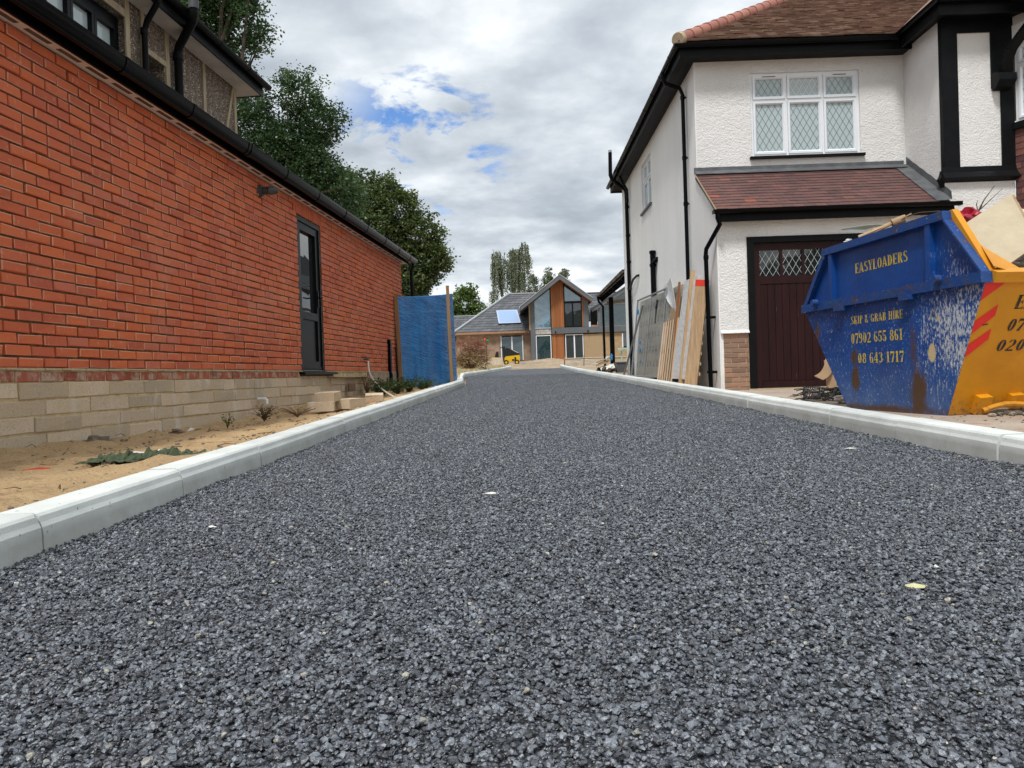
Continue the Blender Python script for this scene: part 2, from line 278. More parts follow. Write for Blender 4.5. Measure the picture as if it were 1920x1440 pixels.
MAT['clear_strip'] = simple('pale_green_strip', (.45, .62, .55), (.38, .54, .48), 10, .25, .5)
def leafm(name, a, b, tr=.35):
    m = M(name); t = m.attr(); c = m.mix(t, a, b); c = m.mix(m.ramp(m.noise(.45, 3, .5), [(.35, 0), (.65, .5)]), c, b)
    d = m.n('ShaderNodeBsdfDiffuse'); m.val(d.inputs[0], c); tl = m.n('ShaderNodeBsdfTranslucent'); m.val(tl.inputs[0], c)
    gl = m.n('ShaderNodeBsdfGlossy'); gl.inputs['Roughness'].default_value = .45; gl.inputs[0].default_value = (.6, .65, .6, 1)
    x = m.n('ShaderNodeMixShader'); x.inputs[0].default_value = tr; m.l(d.outputs[0], x.inputs[1]); m.l(tl.outputs[0], x.inputs[2])
    y = m.n('ShaderNodeMixShader'); y.inputs[0].default_value = .06; m.l(x.outputs[0], y.inputs[1]); m.l(gl.outputs[0], y.inputs[2]); m.l(y.outputs[0], m.out.inputs[0]); return m.m
MAT['leaf_dark'] = leafm('dark_maple_leaf', (.026, .062, .030), (.085, .150, .048))
MAT['leaf_olive'] = leafm('olive_chestnut_leaf', (.045, .080, .028), (.14, .18, .050))
MAT['leaf_green'] = leafm('fresh_green_leaf', (.05, .105, .025), (.17, .24, .045))
MAT['leaf_birch'] = leafm('grey_birch_leaf', (.10, .125, .075), (.24, .27, .17))
MAT['leaf_dry'] = leafm('dry_bush_leaf', (.30, .17, .085), (.50, .36, .20))
MAT['leaf_rust'] = leafm('rusty_bush_leaf', (.28, .085, .05), (.42, .20, .12))
MAT['straw'] = leafm('dry_straw', (.36, .27, .12), (.55, .44, .22))
MAT['bark'] = simple('bark', (.10, .08, .06), (.05, .042, .035), 6, .9, .1, .01, 20)

# ---------------------------------------------------------------- mesh helpers
class MB:
    def __init__(s): s.v = []; s.f = []; s.t = []; s.low = {}
    def add(s, vs, fs, tint=.5):
        b = len(s.v); s.v += [tuple(p) for p in vs]; s.f += [tuple(b+i for i in f) for f in fs]; s.t += [tint]*len(fs); return s
    def box(s, x0, x1, y0, y1, z0, z1, tint=.5, mat=None):
        vs = [(x, y, z) for x in (x0, x1) for y in (y0, y1) for z in (z0, z1)]
        if mat is not None: vs = [mat @ Vector(p) for p in vs]
        return s.add(vs, [(0, 1, 3, 2), (4, 6, 7, 5), (0, 4, 5, 1), (2, 3, 7, 6), (0, 2, 6, 4), (1, 5, 7, 3)], tint)
    def bar(s, a, b, w, d, tint=.5, upv=(0, 0, 1)):
        """rectangular bar from a to b, w wide (across), d deep (along upv-ish)"""
        a = Vector(a); b = Vector(b); t = (b-a).normalized(); u = Vector(upv)
        if abs(t.dot(u)) > .98: u = Vector((0, 1, 0))
        x = t.cross(u).normalized(); y = x.cross(t).normalized(); vs = []
        for p in (a, b):
            for i, j in ((-1, -1), (1, -1), (1, 1), (-1, 1)): vs.append(p + x*(i*w/2) + y*(j*d/2))
        return s.add(vs, [(3, 2, 1, 0), (4, 5, 6, 7), (0, 1, 5, 4), (1, 2, 6, 5), (2, 3, 7, 6), (3, 0, 4, 7)], tint)
    def tube(s, path, r, n=10, tint=.5, caps=True):
        P = [Vector(p) for p in path]; rs = r if isinstance(r, (list, tuple)) else [r]*len(P); b = len(s.v); x = None
        for i, p in enumerate(P):
            t = (P[min(i+1, len(P)-1)] - P[max(i-1, 0)]).normalized()
            if x is None:
                u = Vector((0, 0, 1)) if abs(t.z) < .9 else Vector((1, 0, 0)); x = t.cross(u).normalized()
            else: x = (x - t*x.dot(t)).normalized()
            y = t.cross(x)
            for k in range(n):
                a = 2*math.pi*k/n; s.v.append(tuple(p + x*(rs[i]*math.cos(a)) + y*(rs[i]*math.sin(a))))
        for i in range(len(P)-1):
            for k in range(n):
                s.f.append((b+i*n+k, b+i*n+(k+1) % n, b+(i+1)*n+(k+1) % n, b+(i+1)*n+k)); s.t.append(tint)
        if caps:
            s.f.append(tuple(b+k for k in reversed(range(n)))); s.f.append(tuple(b+(len(P)-1)*n+k for k in range(n))); s.t += [tint]*2
        return s
    def prism(s, poly, fn, d0, d1, tint=.5):
        """poly: 2D outline; fn(u, v, d) -> 3D point; extruded between d0 and d1"""
        n = len(poly); vs = [fn(u, v, d0) for u, v in poly] + [fn(u, v, d1) for u, v in poly]
        return s.add(vs, [tuple(reversed(range(n))), tuple(range(n, 2*n))] + [(i, (i+1) % n, n+(i+1) % n, n+i) for i in range(n)], tint)
    def brick(s, x, y0, y1, z0, z1, d=.06, bev=.006, tint=.5, jit=.0015, axis='x', rim=False):
        """one brick with eased edges whose face looks along +x (axis x) or -y (axis y)"""
        def J(): return random.uniform(-jit, jit)
        o = [(y0+J(), z0+J()), (y1+J(), z0+J()), (y1+J(), z1+J()), (y0+J(), z1+J())]
        cyy, czz = (y0+y1)/2, (z0+z1)/2
        i = [(a+bev*(1 if a < cyy else -1), c+bev*(1 if c < czz else -1)) for a, c in o]
        L = [(x-d, *p) for p in o] + [(x-bev*.8, *p) for p in o] + [(x+J(), *p) for p in i]
        if axis == 'y': L = [(p[1], -p[0], p[2]) for p in L]
        fs = [(8, 9, 10, 11)]
        for k in range(4):
            n = (k+1) % 4; fs += [(k, n, 4+n, 4+k), (4+k, 4+n, 8+n, 8+k)]
        s.add(L, fs, tint)
        if rim:
            for q in (2, 4, 6, 8):
                if random.random() < .55: s.t[-9+q] = 1.0
        return s
    def build(s, name, mat, parent=None, kind=None, smooth=False, loc=None):
        me = bpy.data.meshes.new(name); me.from_pydata(s.v, [], s.f); me.update()
        a = me.attributes.new('tint', 'FLOAT', 'FACE'); a.data.foreach_set('value', s.t)
        me.materials.append(MAT[mat] if isinstance(mat, str) else mat)
        bm = bmesh.new(); bm.from_mesh(me); bmesh.ops.recalc_face_normals(bm, faces=bm.faces); bm.to_mesh(me); bm.free()
        if smooth: me.polygons.foreach_set('use_smooth', [True]*len(me.polygons)); me.set_sharp_from_angle(angle=R(40))
        return link(name, me, parent, kind, loc)
def link(name, me, parent=None, kind=None, loc=None):
    o = bpy.data.objects.new(name, me); COL.objects.link(o)
    if parent: o.parent = parent
    if kind: o['kind'] = kind
    if loc: o.location = loc
    return o
def empty(name, loc=(0, 0, 0), rz=0, label=None, cat=None, group=None, kind=None):
    o = bpy.data.objects.new(name, None); COL.objects.link(o); o.location = loc; o.rotation_euler = (0, 0, rz); o.empty_display_size = .2
    return tag(o, label, cat, group, kind)
def tag(o, label=None, cat=None, group=None, kind=None):
    if label: o['label'] = label
    if cat: o['category'] = cat
    if group: o['group'] = group
    if kind: o['kind'] = kind
    return o
def pline(pts, t):
    """point at arc length t along 2D polyline"""
    for (a, b) in zip(pts, pts[1:]):
        d = math.dist(a, b)
        if t <= d: return (a[0]+(b[0]-a[0])*t/d, a[1]+(b[1]-a[1])*t/d)
        t -= d
    return pts[-1]
def fbm(x, y, z=0, o=4): return noise.fractal(Vector((x, y, z)), 1.0, 2.0, o)

# ---------------------------------------------------------------- setting: ground, drive, kerbs, sand, yard
def road_z(y): return -.566 + .0225*y
def left_x(y):
    if y < 16.4: return -1.545 + .0315*y
    if y < 25: return -1.03 + (y-16.4)/8.6*(-.55)
    return -1.58 + (y-25)/17*1.60
def right_x(y):
    return 2.235 + .003*y if y < 25 else 2.31 + (y-25)/14*.30
def ground_z(x, y):
    z = -.60 + .0225*y
    if y > 38: z = .255 + (y-38)*.0415
    if y > 58: z = 1.085
    if y < -8: z = -.78
    return z
ys = [-400, -150, -60, -25, -8, -4] + list(range(-2, 38, 2)) + [38, 39, 40, 42, 44, 46, 48, 50, 52, 54, 56, 58, 62, 80, 120, 200, 400, 900]
xs = [-900, -300, -120, -50, -25, -14, -9, -6, -4, -3, -2, -1, 0, 1, 2, 3, 4, 5, 6, 8, 10, 14, 25, 50, 120, 300, 900]
mb = MB(); nx = len(xs)
mb.add([(x, y, ground_z(x, y) + (fbm(x*.8, y*.8)*.10 if 39 < y < 57 and abs(x) < 14 else 0)) for y in ys for x in xs],
       [(j*nx+i, j*nx+i+1, (j+1)*nx+i+1, (j+1)*nx+i) for j in range(len(ys)-1) for i in range(nx-1)])
mb.build('ground', 'earth', kind='structure', smooth=True)
# heap of spoil and sand at the end of the drive
mb = MB(); N = 44; M2 = 60
def heap(x, y):
    h = .34*math.exp(-((x-2.2)/1.9)**2-((y-48)/3.2)**2) + .15*math.exp(-((x-.2)/1.1)**2-((y-44)/2.0)**2) + .10*math.exp(-((x-4.6)/1.5)**2-((y-50)/2.5)**2)
    return h*(1+.35*fbm(x*1.3, y*1.3, 3)) + .03*fbm(x*4, y*4, 5) - .03
mb.add([(-2.5+9.5*i/M2, 38.6+15*j/N, ground_z(0, 38.6+15*j/N)+heap(-2.5+9.5*i/M2, 38.6+15*j/N)) for j in range(N+1) for i in range(M2+1)],
       [(j*(M2+1)+i, j*(M2+1)+i+1, (j+1)*(M2+1)+i+1, (j+1)*(M2+1)+i) for j in range(N) for i in range(M2)])
mb.build('spoil_ground', 'earth', kind='structure', smooth=True)
# road bed
mb = MB(); yr = [-8, -4, -2, 0] + [i*.5 for i in range(1, 33)] + [16.4] + [17+i for i in range(24)]
yr = [y for y in yr if y <= 39.5]
vs = []
for y in yr:
    a, b = left_x(y)+.02, right_x(y)-.02; end = y
    for k in range(13): vs.append((a+(b-a)*k/12, y + (fbm(k*.9, 3)*.5 if y == yr[-1] else 0), road_z(y)+.004*fbm(k, y*.7)))
mb.add(vs, [(j*13+i, j*13+i+1, (j+1)*13+i+1, (j+1)*13+i) for j in range(len(yr)-1) for i in range(12)])
road = mb.build('road', 'road', kind='structure', smooth=True)

# chippings: thousands of real stones scattered over the near part of the drive
def stones_obj():
    vs = []; fs = []; dens = []
    yy = [.55+.16*i for i in range(0, 160)]; fr = [0, .006, .016, .035, .09, .2, .35, .5, .65, .8, .91, .965, .984, .994, 1]; K = len(fr)
    for y in yy:
        a, b = left_x(y)+.012, right_x(y)-.012
        a0, b0 = a, b; a = max(a, -.74*y-.9); b = min(b, .72*y+1.2)
        for q in fr:
            x = a+(b-a)*q; de = min(x-a0, b0-x); h = max(0, 1-de/.06)*(.013+.013*fbm(x*6, y*7, 3)); vs.append((x, y, road_z(y)+.002+max(0, h))); dens.append(max(.0, min(1, 1.30-y/13) if y < 7 else .76*(1-(y-7)/19)))
    for j in range(len(yy)-1):
        for i in range(K-1): fs.append((j*K+i, j*K+i+1, (j+1)*K+i+1, (j+1)*K+i))
    me = bpy.data.meshes.new('asphalt_chippings'); me.from_pydata(vs, [], fs); me.update()
    a = me.attributes.new('dens', 'FLOAT', 'POINT'); a.data.foreach_set('value', dens)
    o = link('asphalt_chippings', me, kind='stuff'); me.materials.append(MAT['stone'])
    ng = bpy.data.node_groups.new('scatter_chippings', 'GeometryNodeTree')
    ng.interface.new_socket('Geometry', in_out='INPUT', socket_type='NodeSocketGeometry'); ng.interface.new_socket('Geometry', in_out='OUTPUT', socket_type='NodeSocketGeometry')
    N_ = lambda t, **k: (lambda n: [setattr(n, a, v) for a, v in k.items()] and n or n)(ng.nodes.new(t)); L_ = lambda a, b: ng.links.new(a, b)
    gi = N_('NodeGroupInput'); go = N_('NodeGroupOutput')
    dp = N_('GeometryNodeDistributePointsOnFaces', distribute_method='RANDOM'); L_(gi.outputs[0], dp.inputs['Mesh'])
    na = N_('GeometryNodeInputNamedAttribute', data_type='FLOAT'); na.inputs['Name'].default_value = 'dens'
    mm = N_('ShaderNodeMath', operation='MULTIPLY'); L_(na.outputs['Attribute'], mm.inputs[0]); mm.inputs[1].default_value = 15000; L_(mm.outputs[0], dp.inputs['Density'])
    inst = N_('GeometryNodeGeometryToInstance')
    for k in range(6):
        ico = N_('GeometryNodeMeshIcoSphere'); ico.inputs['Radius'].default_value = 1; ico.inputs['Subdivisions'].default_value = 2
        sp = N_('GeometryNodeSetPosition'); L_(ico.outputs[0], sp.inputs['Geometry'])
        ps = N_('GeometryNodeInputPosition'); tn = N_('ShaderNodeTexNoise', noise_dimensions='4D'); tn.inputs['W'].default_value = k*3.7; tn.inputs['Scale'].default_value = .9; tn.inputs['Detail'].default_value = 1.5
        L_(ps.outputs[0], tn.inputs['Vector'])
        sb = N_('ShaderNodeVectorMath', operation='SUBTRACT'); L_(tn.outputs['Color'], sb.inputs[0]); sb.inputs[1].default_value = (.5, .5, .5)
        sc = N_('ShaderNodeVectorMath', operation='SCALE'); L_(sb.outputs[0], sc.inputs[0]); sc.inputs['Scale'].default_value = 2.3; L_(sc.outputs[0], sp.inputs['Offset'])
        L_(sp.outputs[0], inst.inputs[0])
    iop = N_('GeometryNodeInstanceOnPoints'); L_(dp.outputs['Points'], iop.inputs['Points']); L_(inst.outputs[0], iop.inputs['Instance']); iop.inputs['Pick Instance'].default_value = True
    rr = N_('FunctionNodeRandomValue', data_type='FLOAT_VECTOR'); rr.inputs[0].default_value = (-.5, -.5, 0); rr.inputs[1].default_value = (.5, .5, 6.283); L_(rr.outputs[0], iop.inputs['Rotation'])
    rs = N_('FunctionNodeRandomValue', data_type='FLOAT'); rs.inputs[2].default_value = 0; rs.inputs[3].default_value = 1; rs.inputs['Seed'].default_value = 5
    pw = N_('ShaderNodeMath', operation='POWER'); L_(rs.outputs[1], pw.inputs[0]); pw.inputs[1].default_value = 2.2
    ma = N_('ShaderNodeMath', operation='MULTIPLY_ADD'); L_(pw.outputs[0], ma.inputs[0]); ma.inputs[1].default_value = .0048; ma.inputs[2].default_value = .0032
    cv = N_('ShaderNodeCombineXYZ'); L_(ma.outputs[0], cv.inputs[0]); m2 = N_('ShaderNodeMath', operation='MULTIPLY'); L_(ma.outputs[0], m2.inputs[0]); m2.inputs[1].default_value = .82
    L_(m2.outputs[0], cv.inputs[1]); m3 = N_('ShaderNodeMath', operation='MULTIPLY'); L_(ma.outputs[0], m3.inputs[0]); m3.inputs[1].default_value = .60; L_(m3.outputs[0], cv.inputs[2]); L_(cv.outputs[0], iop.inputs['Scale'])
    tr = N_('GeometryNodeTranslateInstances'); L_(iop.outputs[0], tr.inputs[0]); tr.inputs['Local Space'].default_value = False
    rz = N_('FunctionNodeRandomValue', data_type='FLOAT_VECTOR'); rz.inputs[0].default_value = (0, 0, -.003); rz.inputs[1].default_value = (0, 0, .0065); rz.inputs['Seed'].default_value = 9; L_(rz.outputs[0], tr.inputs['Translation'])
    sm = N_('GeometryNodeSetMaterial'); sm.inputs['Material'].default_value = MAT['stone']; L_(tr.outputs[0], sm.inputs[0]); L_(sm.outputs[0], go.inputs[0])
    md = o.modifiers.new('scatter', 'NODES'); md.node_group = ng
    tag(o, 'dark loose-textured bitumen chippings covering the new drive')
    return o
stones_obj()

# kerbs: every stone its own piece
PROF = [(-.005, -.16), (-.005, -.004), (.0, 0), (.118, 0), (.128, -.003), (.136, -.012), (.141, -.030), (.148, -.045), (.150, -.075), (.152, -.20)]   # x towards the road, z below the top
def kerb(name, pts, side, start, end, off, reach_z, label):
    root = empty(name, (0, 0, 0), kind='structure')
    L = .915; s = start; tot = sum(math.dist(a, b) for a, b in zip(pts, pts[1:]))
    while s < min(end, tot)-.05:
        e = min(s+L-.010, tot); mb = MB(); n = len(PROF); hj = random.uniform(-.003, .003); xj = random.uniform(-.004, .004); tn = random.random()
        sl = 6; base = pline(pts, s); z0 = reach_z(base[1])
        for q in range(sl+1):
            u = s+(e-s)*q/sl; p = pline(pts, u); p2 = pline(pts, min(u+.05, tot)); p1 = pline(pts, max(u-.05, 0)); dx, dy = p2[0]-p1[0], p2[1]-p1[1]; d = math.hypot(dx, dy); nxv, nyv = dy/d*side, -dx/d*side
            for (a, z) in PROF:
                aa = (a-.141+xj); mb.v.append((p[0]+nxv*aa-base[0], p[1]+nyv*aa-base[1], reach_z(p[1])+z+hj-z0))
        for q in range(sl):
            for k in range(n-1): mb.f.append((q*n+k, q*n+k+1, (q+1)*n+k+1, (q+1)*n+k)); mb.t.append(tn)
        mb.f += [tuple(range(n)), tuple(sl*n+k for k in reversed(range(n)))]; mb.t += [tn, tn]
        o = mb.build('kerb_stone', 'kerb', root, loc=(base[0], base[1], z0))
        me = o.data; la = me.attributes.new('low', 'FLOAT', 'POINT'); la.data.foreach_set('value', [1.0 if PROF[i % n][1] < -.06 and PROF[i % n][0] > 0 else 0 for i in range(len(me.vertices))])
        s += L
    return root
ktop = lambda y: -.426 + .0225*y if y < 37 else -.426+.0225*37+(y-37)*.03
LPTS = [(left_x(y), y) for y in (-2.5, 4, 9, 13, 15.6)] + [(-1.06, 16.4), (-1.30, 19.5), (-1.58, 25), (.0, 41.5)]
RPTS = [(right_x(y), y) for y in (-1.5, 5, 15, 25, 32)] + [(2.62, 40)]
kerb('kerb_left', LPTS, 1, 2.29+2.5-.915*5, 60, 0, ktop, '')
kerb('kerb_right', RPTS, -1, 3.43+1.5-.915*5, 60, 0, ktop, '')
# compacted chippings heaped against the foot of each kerb are part of asphalt_chippings

# sand strip between left kerb and extension
TH = math.atan(128/1390.); DL = 3.53
def lw_xy(o, t): return (math.cos(TH)*(-DL+o)+math.sin(TH)*t, math.sin(TH)*(DL-o)+math.cos(TH)*t)
def sand_z(y, k):
    """k = 0 at the wall, 1 at the kerb"""
    zk = ktop(y) - .035
    for (a, za), (b, zb) in zip([(-3, -.45), (4.5, -.355), (7.2, -.375), (8.6, -.32), (9.9, -.27), (13, -.20), (18, -.1)], [(4.5, -.355), (7.2, -.375), (8.6, -.32), (9.9, -.27), (13, -.20), (18, -.1), (40, .4)]):
        if y <= b: zw = za+(zb-za)*(y-a)/(b-a); break
    z = zw+(zk-zw)*k
    return z - .035*math.sin(math.pi*k)
mb = MB(); NY, NX = 260, 46
for j in range(NY+1):
    y = -2.5+19*j/NY; xw = lw_xy(0, y)[0]-.05; xk = left_x(y)-.14
    for i in range(NX+1):
        k = i/NX; x = xw+(xk-xw)*k
        edge = min(1, (1-k)*6)
        mb.v.append((x, y, sand_z(y, k)+edge*(.026*fbm(x*2.2, y*2.2, 1)+.020*fbm(x*7, y*7, 4)+.010*fbm(x*20, y*20, 7))))
mb.f = [(j*(NX+1)+i, j*(NX+1)+i+1, (j+1)*(NX+1)+i+1, (j+1)*(NX+1)+i) for j in range(NY) for i in range(NX)]; mb.t = [.5]*len(mb.f)
mb.build('sand_strip', 'sand', kind='structure', smooth=True)
# verge behind the kink of the left kerb (rough ground with low block edging), and ground behind the right kerb
mb = MB(); NY, NX = 40, 14
for j in range(NY+1):
    y = 16.45+24*j/NY; xk = left_x(y)-.15
    for i in range(NX+1):
        x = xk-(9*(i/NX)**1.5); mb.v.append((x, y, ktop(y)-.05+.10*min(1, i/3)+.05*fbm(x, y, 2)*min(1, i/2)))
mb.f = [(j*(NX+1)+i, (j+1)*(NX+1)+i, (j+1)*(NX+1)+i+1, j*(NX+1)+i+1) for j in range(NY) for i in range(NX)]; mb.t = [.5]*len(mb.f)
mb.build('verge', 'earth', kind='structure', smooth=True)
# forecourt by the white house: level with the kerb near the skip, dished beyond
mb = MB(); NY, NX = 60, 30
def yard_z(x, y):
    return -.345 + .006*fbm(x*1.5, y*1.5) if y < 11.3 else -.345+(y-11.3)*.022
for j in range(NY+1):
    y = -1.5+42*j/NY if j > 0 else -1.5
    for i in range(NX+1):
        xk = right_x(min(y, 39))+.135
        x = xk+(12-xk)*(i/NX)**1.6; z = yard_z(x, y)
        if y < 8: z = z*1.0
        zk = ktop(y)-.03
        if i == 0: z = min(zk, z) if y > 4 else zk
        mb.v.append((x, y, z if y > 3.4 else min(z, zk)))
mb.f = [(j*(NX+1)+i, j*(NX+1)+i+1, (j+1)*(NX+1)+i+1, (j+1)*(NX+1)+i) for j in range(NY) for i in range(NX)]; mb.t = [.5]*len(mb.f)
mb.build('forecourt', 'yard', kind='structure', smooth=True)
# ================================================================= brick extension on the left
EXT = empty('brick_extension', (-DL*math.cos(TH), DL*math.sin(TH), 0), -TH, 'long red brick single storey extension with grey block footing and black gutter', 'house extension')
T0, T1 = 1.2, 14.76; DT0, DT1 = 9.19, 10.06; ZD, ZT = .155, 2.335; DZ0, DZ1 = .125, 2.150
mb = MB()   # mortar core, set back from the brick faces
mb.box(-.30, -.018, T0, DT0, ZD-.07, ZT-.002); mb.box(-.30, -.018, DT1, T1-.01, ZD-.07, ZT-.002); mb.box(-.30, -.018, DT0, DT1, DZ1+.012, ZT-.002)
mb.box(-5.0, -.30, T1-.30, T1-.01, ZD-.07, ZT-.002)
mb.build('wall', 'mortar', EXT)
# courses
bl = []   # (size weight, y0, y1, z0, z1)
for r in range(29):
    z0 = ZD + r*.0752; z1 = z0+.0620
    segs = [(T0, DT0), (DT1, T1)] if z0 < DZ1-.02 else [(T0, T1)]
    off = .1125 if r % 2 else 0
    for a, b in segs:
        if z0 >= DZ1-.02: pass
        y = a-off if a == T0 else a
        first = True
        while y < b-.02:
            ln = .215
            if a != T0 and first and r % 2: ln = .1025
            if random.random() < .004: ln = .1025
            e = min(y+ln, b)
            s0 = max(y, a)
            if e-s0 > .03 and not (z0 >= DZ1-.02 and e > DT0-.02 and s0 < DT1+.02):
                bl.append((s0, e, z0, z1))
            y = e+.013; first = False
def bsize(q):
    y = q[0]+.1; return (.2 if y < 3.9 else 1)/(y*y) if y > 3.55 else 0
order = sorted(bl, key=lambda q: -bsize(q)); solo = set(order[:290])
varis = []
for k in range(36):
    mb = MB(); mb.brick(0, -.1065, .1065, -.0311, .0311, tint=random.random()*.93, rim=True, jit=.0032, bev=random.uniform(.004, .008)); tmp = mb.build('brick', 'brick'); varis.append(tmp.data); bpy.data.objects.remove(tmp)
rest = MB()
for q in bl:
    y0, y1, z0, z1 = q; xo = random.uniform(-.004, .004)
    if q in solo and abs((y1-y0)-.215) < .002:
        o = link('brick', random.choice(varis), EXT, loc=(xo, (y0+y1)/2, (z0+z1)/2+random.uniform(-.0015, .0015))); o.rotation_euler = (random.gauss(0, .006), random.gauss(0, .012), random.gauss(0, .008))
    else: rest.brick(xo, y0, y1, z0, z1, tint=random.random()*.93, jit=.003, rim=True)
for r in range(29):   # returns on the far end wall
    z0 = ZD + r*.0752; y = .0
    while y < 2.0:
        rest.box(-y-.215+(0 if r % 2 else .1125), -y-.01+(0 if r % 2 else .1), T1-.02, T1+.001, z0, z0+.0655, random.random()) if y > .0 else None
        y += .225
# soldier course over the door
k = DT0-.10
while k < DT1+.10: rest.brick(.001+random.uniform(-.002, .002), k, k+.065, DZ1+.012, min(DZ1+.012+.17, ZT-.004), tint=random.random()*.6, jit=.002); k += .075
rest.build('brick_courses', 'brick', EXT, kind='stuff')
# smeared mortar fringe (dpc bed) and the darker brick course below it
mb = MB(); y = T0
while y < T1-.1:
    if DT0-.1 < y < DT1+.02:
        if mb.v: mb.build('damp_proof_bed', 'mortar_tan', EXT); mb = MB()
    else:
        mb.box(-.02, random.uniform(.006, .017), y, y+.085, ZD-.018+random.uniform(-.003, .002), ZD-.004, random.random())
    y += .083
mb.build('damp_proof_bed', 'mortar_tan', EXT)
y = T0; 
while y < 9.05:
    mb = MB(); mb.brick(.003+random.uniform(-.003, .002), y, y+.213, .062, .128, tint=random.random(), jit=.003); mb.build('brick', 'brick_dirty', EXT); y += .225
mb = MB(); mb.box(-.30, -.006, T0, 12.1, -.62, .137); mb.build('footing', 'mortar_yellow', EXT)
# block courses
for r in range(5):
    z1 = .055 - r*.112; z0 = z1-.102; y = T0-.22*(r % 2)-.1*(r == 2)
    while y < 12.05:
        ln = .445 if random.random() > .12 else .22
        e = min(y+ln, 12.08 if r < 3 else 11.5); s0 = max(y, T0)
        if e-s0 > .08 and z1 > -.40:
            mb = MB(); mb.brick(.004+random.uniform(-.005, .005), s0+.001, e+.005, z0+.002+random.uniform(-.004, .002), z1+random.uniform(-.006, .001), bev=.005, tint=random.random(), jit=.004); mb.build('concrete_block', 'block', EXT)
        y += ln+.008
# rendered plinth at the far end
mb = MB(); P_ = [(12.08, -.62), (T1+.0, -.62), (T1, .137), (12.12, .137)]
mb.prism(P_, lambda u, v, d: (d, u, v), -.30, .016); mb.build('plinth_render', 'plinth', EXT)
# broken hollow and rough ledge under the door
mb = MB(); pts = [(10.10, .062), (10.5, .055), (11.0, .050), (11.5, .056), (12.06, .045), (12.06, .062), (11.5, .070), (11.0, .066), (10.5, .070), (10.10, .078)]
mb.prism(pts, lambda u, v, d: (d*(1+.3*math.sin(u*9)), u, v), 0, .10); mb.build('ledge', 'mortar_tan', EXT)
mb = MB(); mb.box(-.25, .012, 9.12, 10.34, .078, .124); mb.build('threshold_packer', 'wood_dark', EXT)
mb = MB(); mb.prism([(-.10, .145), (.075, .128), (.075, .10), (-.10, .10)], lambda u, v, d: (u, d, v), 9.10, 10.36); mb.build('door_sill', 'anthracite', EXT)
# door: frame, leaf rails, panes
door = MB(); x0, x1 = -.135, -.012
door.box(x0, x1, DT0+.004, DT0+.058, .146, DZ1); door.box(x0, x1, DT1-.058, DT1-.004, .146, DZ1); door.box(x0, x1, DT0+.058, DT1-.058, DZ1-.060, DZ1)
door.box(x0, x1-.01, DT0+.058, DT1-.058, .146, .170)
d = door.build('door', 'anthracite', EXT)
lf = MB(); a, b = DT0+.062, DT1-.062; xx = -.030
lf.box(x0+.02, xx, a, a+.095, .175, DZ1-.064); lf.box(x0+.02, xx, b-.095, b, .175, DZ1-.064); lf.box(x0+.02, xx, a+.095, b-.095, DZ1-.16, DZ1-.064)
lf.box(x0+.02, xx, a+.095, b-.095, .175, .275); lf.box(x0+.02, xx, a+.095, b-.095, .83, .93); lf.box(x0+.02, xx+.008, a, b, .178, .20)
lf.build('door_leaf', 'anthracite', d)
mb = MB(); mb.box(-.085, -.078, a+.09, b-.09, .92, DZ1-.15); mb.build('pane', 'glass_door', d)
mb = MB(); mb.box(-.085, -.055, a+.09, b-.09, .265, .84); mb.build('lower_panel', 'anthracite', d)
mb = MB(); mb.box(-.085, -.060, a+.12, b-.12, .178, .181); mb.box(-.030, -.020, b-.075, b-.040, 1.02, 1.25); mb.tube([(-.02, b-.058, 1.155), (.035, b-.058, 1.155), (.038, b-.165, 1.155)], .010, 8); mb.build('handle', 'black_pvc', d, smooth=True)
mb = MB(); mb.box(-.060, -.004, DT0+.07, DT1-.07, .1465, .1535); mb.build('threshold_bar', 'galv', d)
# soffit with slot vents, fascia, gutter
mb = MB(); mb.box(-.02, .105, T0, T1+.12, 2.337, 2.352); mb.box(-4.0, -.02, T1, T1+.12, 2.337, 2.352); mb.build('soffit', 'soffit_pink', EXT)
for i in range(46):
    y = T0+.3+i*.30
    if y > T1-.1: break
    mb = MB(); mb.box(.030, .066, y, y+.22, 2.3345, 2.338)
    mb.build('soffit_vent', 'vent', EXT)
mb = MB(); mb.box(.105, .125, T0, T1+.14, 2.325, 2.475); mb.box(-4, .125, T1+.12, T1+.14, 2.325, 2.475); mb.build('fascia', 'black_pvc', EXT)
def half_gutter(mb, x, z, y0, y1, r=.058, n=12, thick=.003, axis='y', fn=None, deep=1.0):
    """half-round gutter along local y hanging at rim height z"""
    b = len(mb.v); prof = [(x+r*math.cos(a), z+r*deep*math.sin(a)) for a in [math.pi+math.pi*k/n for k in range(n+1)]] + [(x+(r-thick)*math.cos(a), z+(r-thick)*deep*math.sin(a)) for a in [2*math.pi-math.pi*k/n for k in range(n+1)]]
    m_ = len(prof); f3 = fn or (lambda px, py, pz: (px, py, pz))
    for yy in (y0, y1):
        for px, pz in prof: mb.v.append(tuple(f3(px, yy, pz)))
    for k in range(m_): mb.f.append((b+k, b+(k+1) % m_, b+m_+(k+1) % m_, b+m_+k)); mb.t.append(.5)
    for q in (0, m_):
        for k in range(n): mb.f.append((b+q+k, b+q+k+1, b+q+m_-2-k, b+q+m_-1-k)); mb.t.append(.5)
GX, GZ = .190, 2.462
mb = MB(); half_gutter(mb, GX, GZ, T0, T1+.42, .062, n=16, deep=1.75); mb.build('gutter', 'black_pvc', EXT, smooth=True)
for y in (5.28, 6.25, 7.33, 7.40, 8.35, 9.40, 10.5, 11.6, 12.7, 13.7, 14.6):
    mb = MB(); half_gutter(mb, GX, GZ+.001, y-.022, y+.022, .068, thick=.006, n=16, deep=1.72); mb.build('gutter_clip', 'black_pvc', EXT, smooth=True)
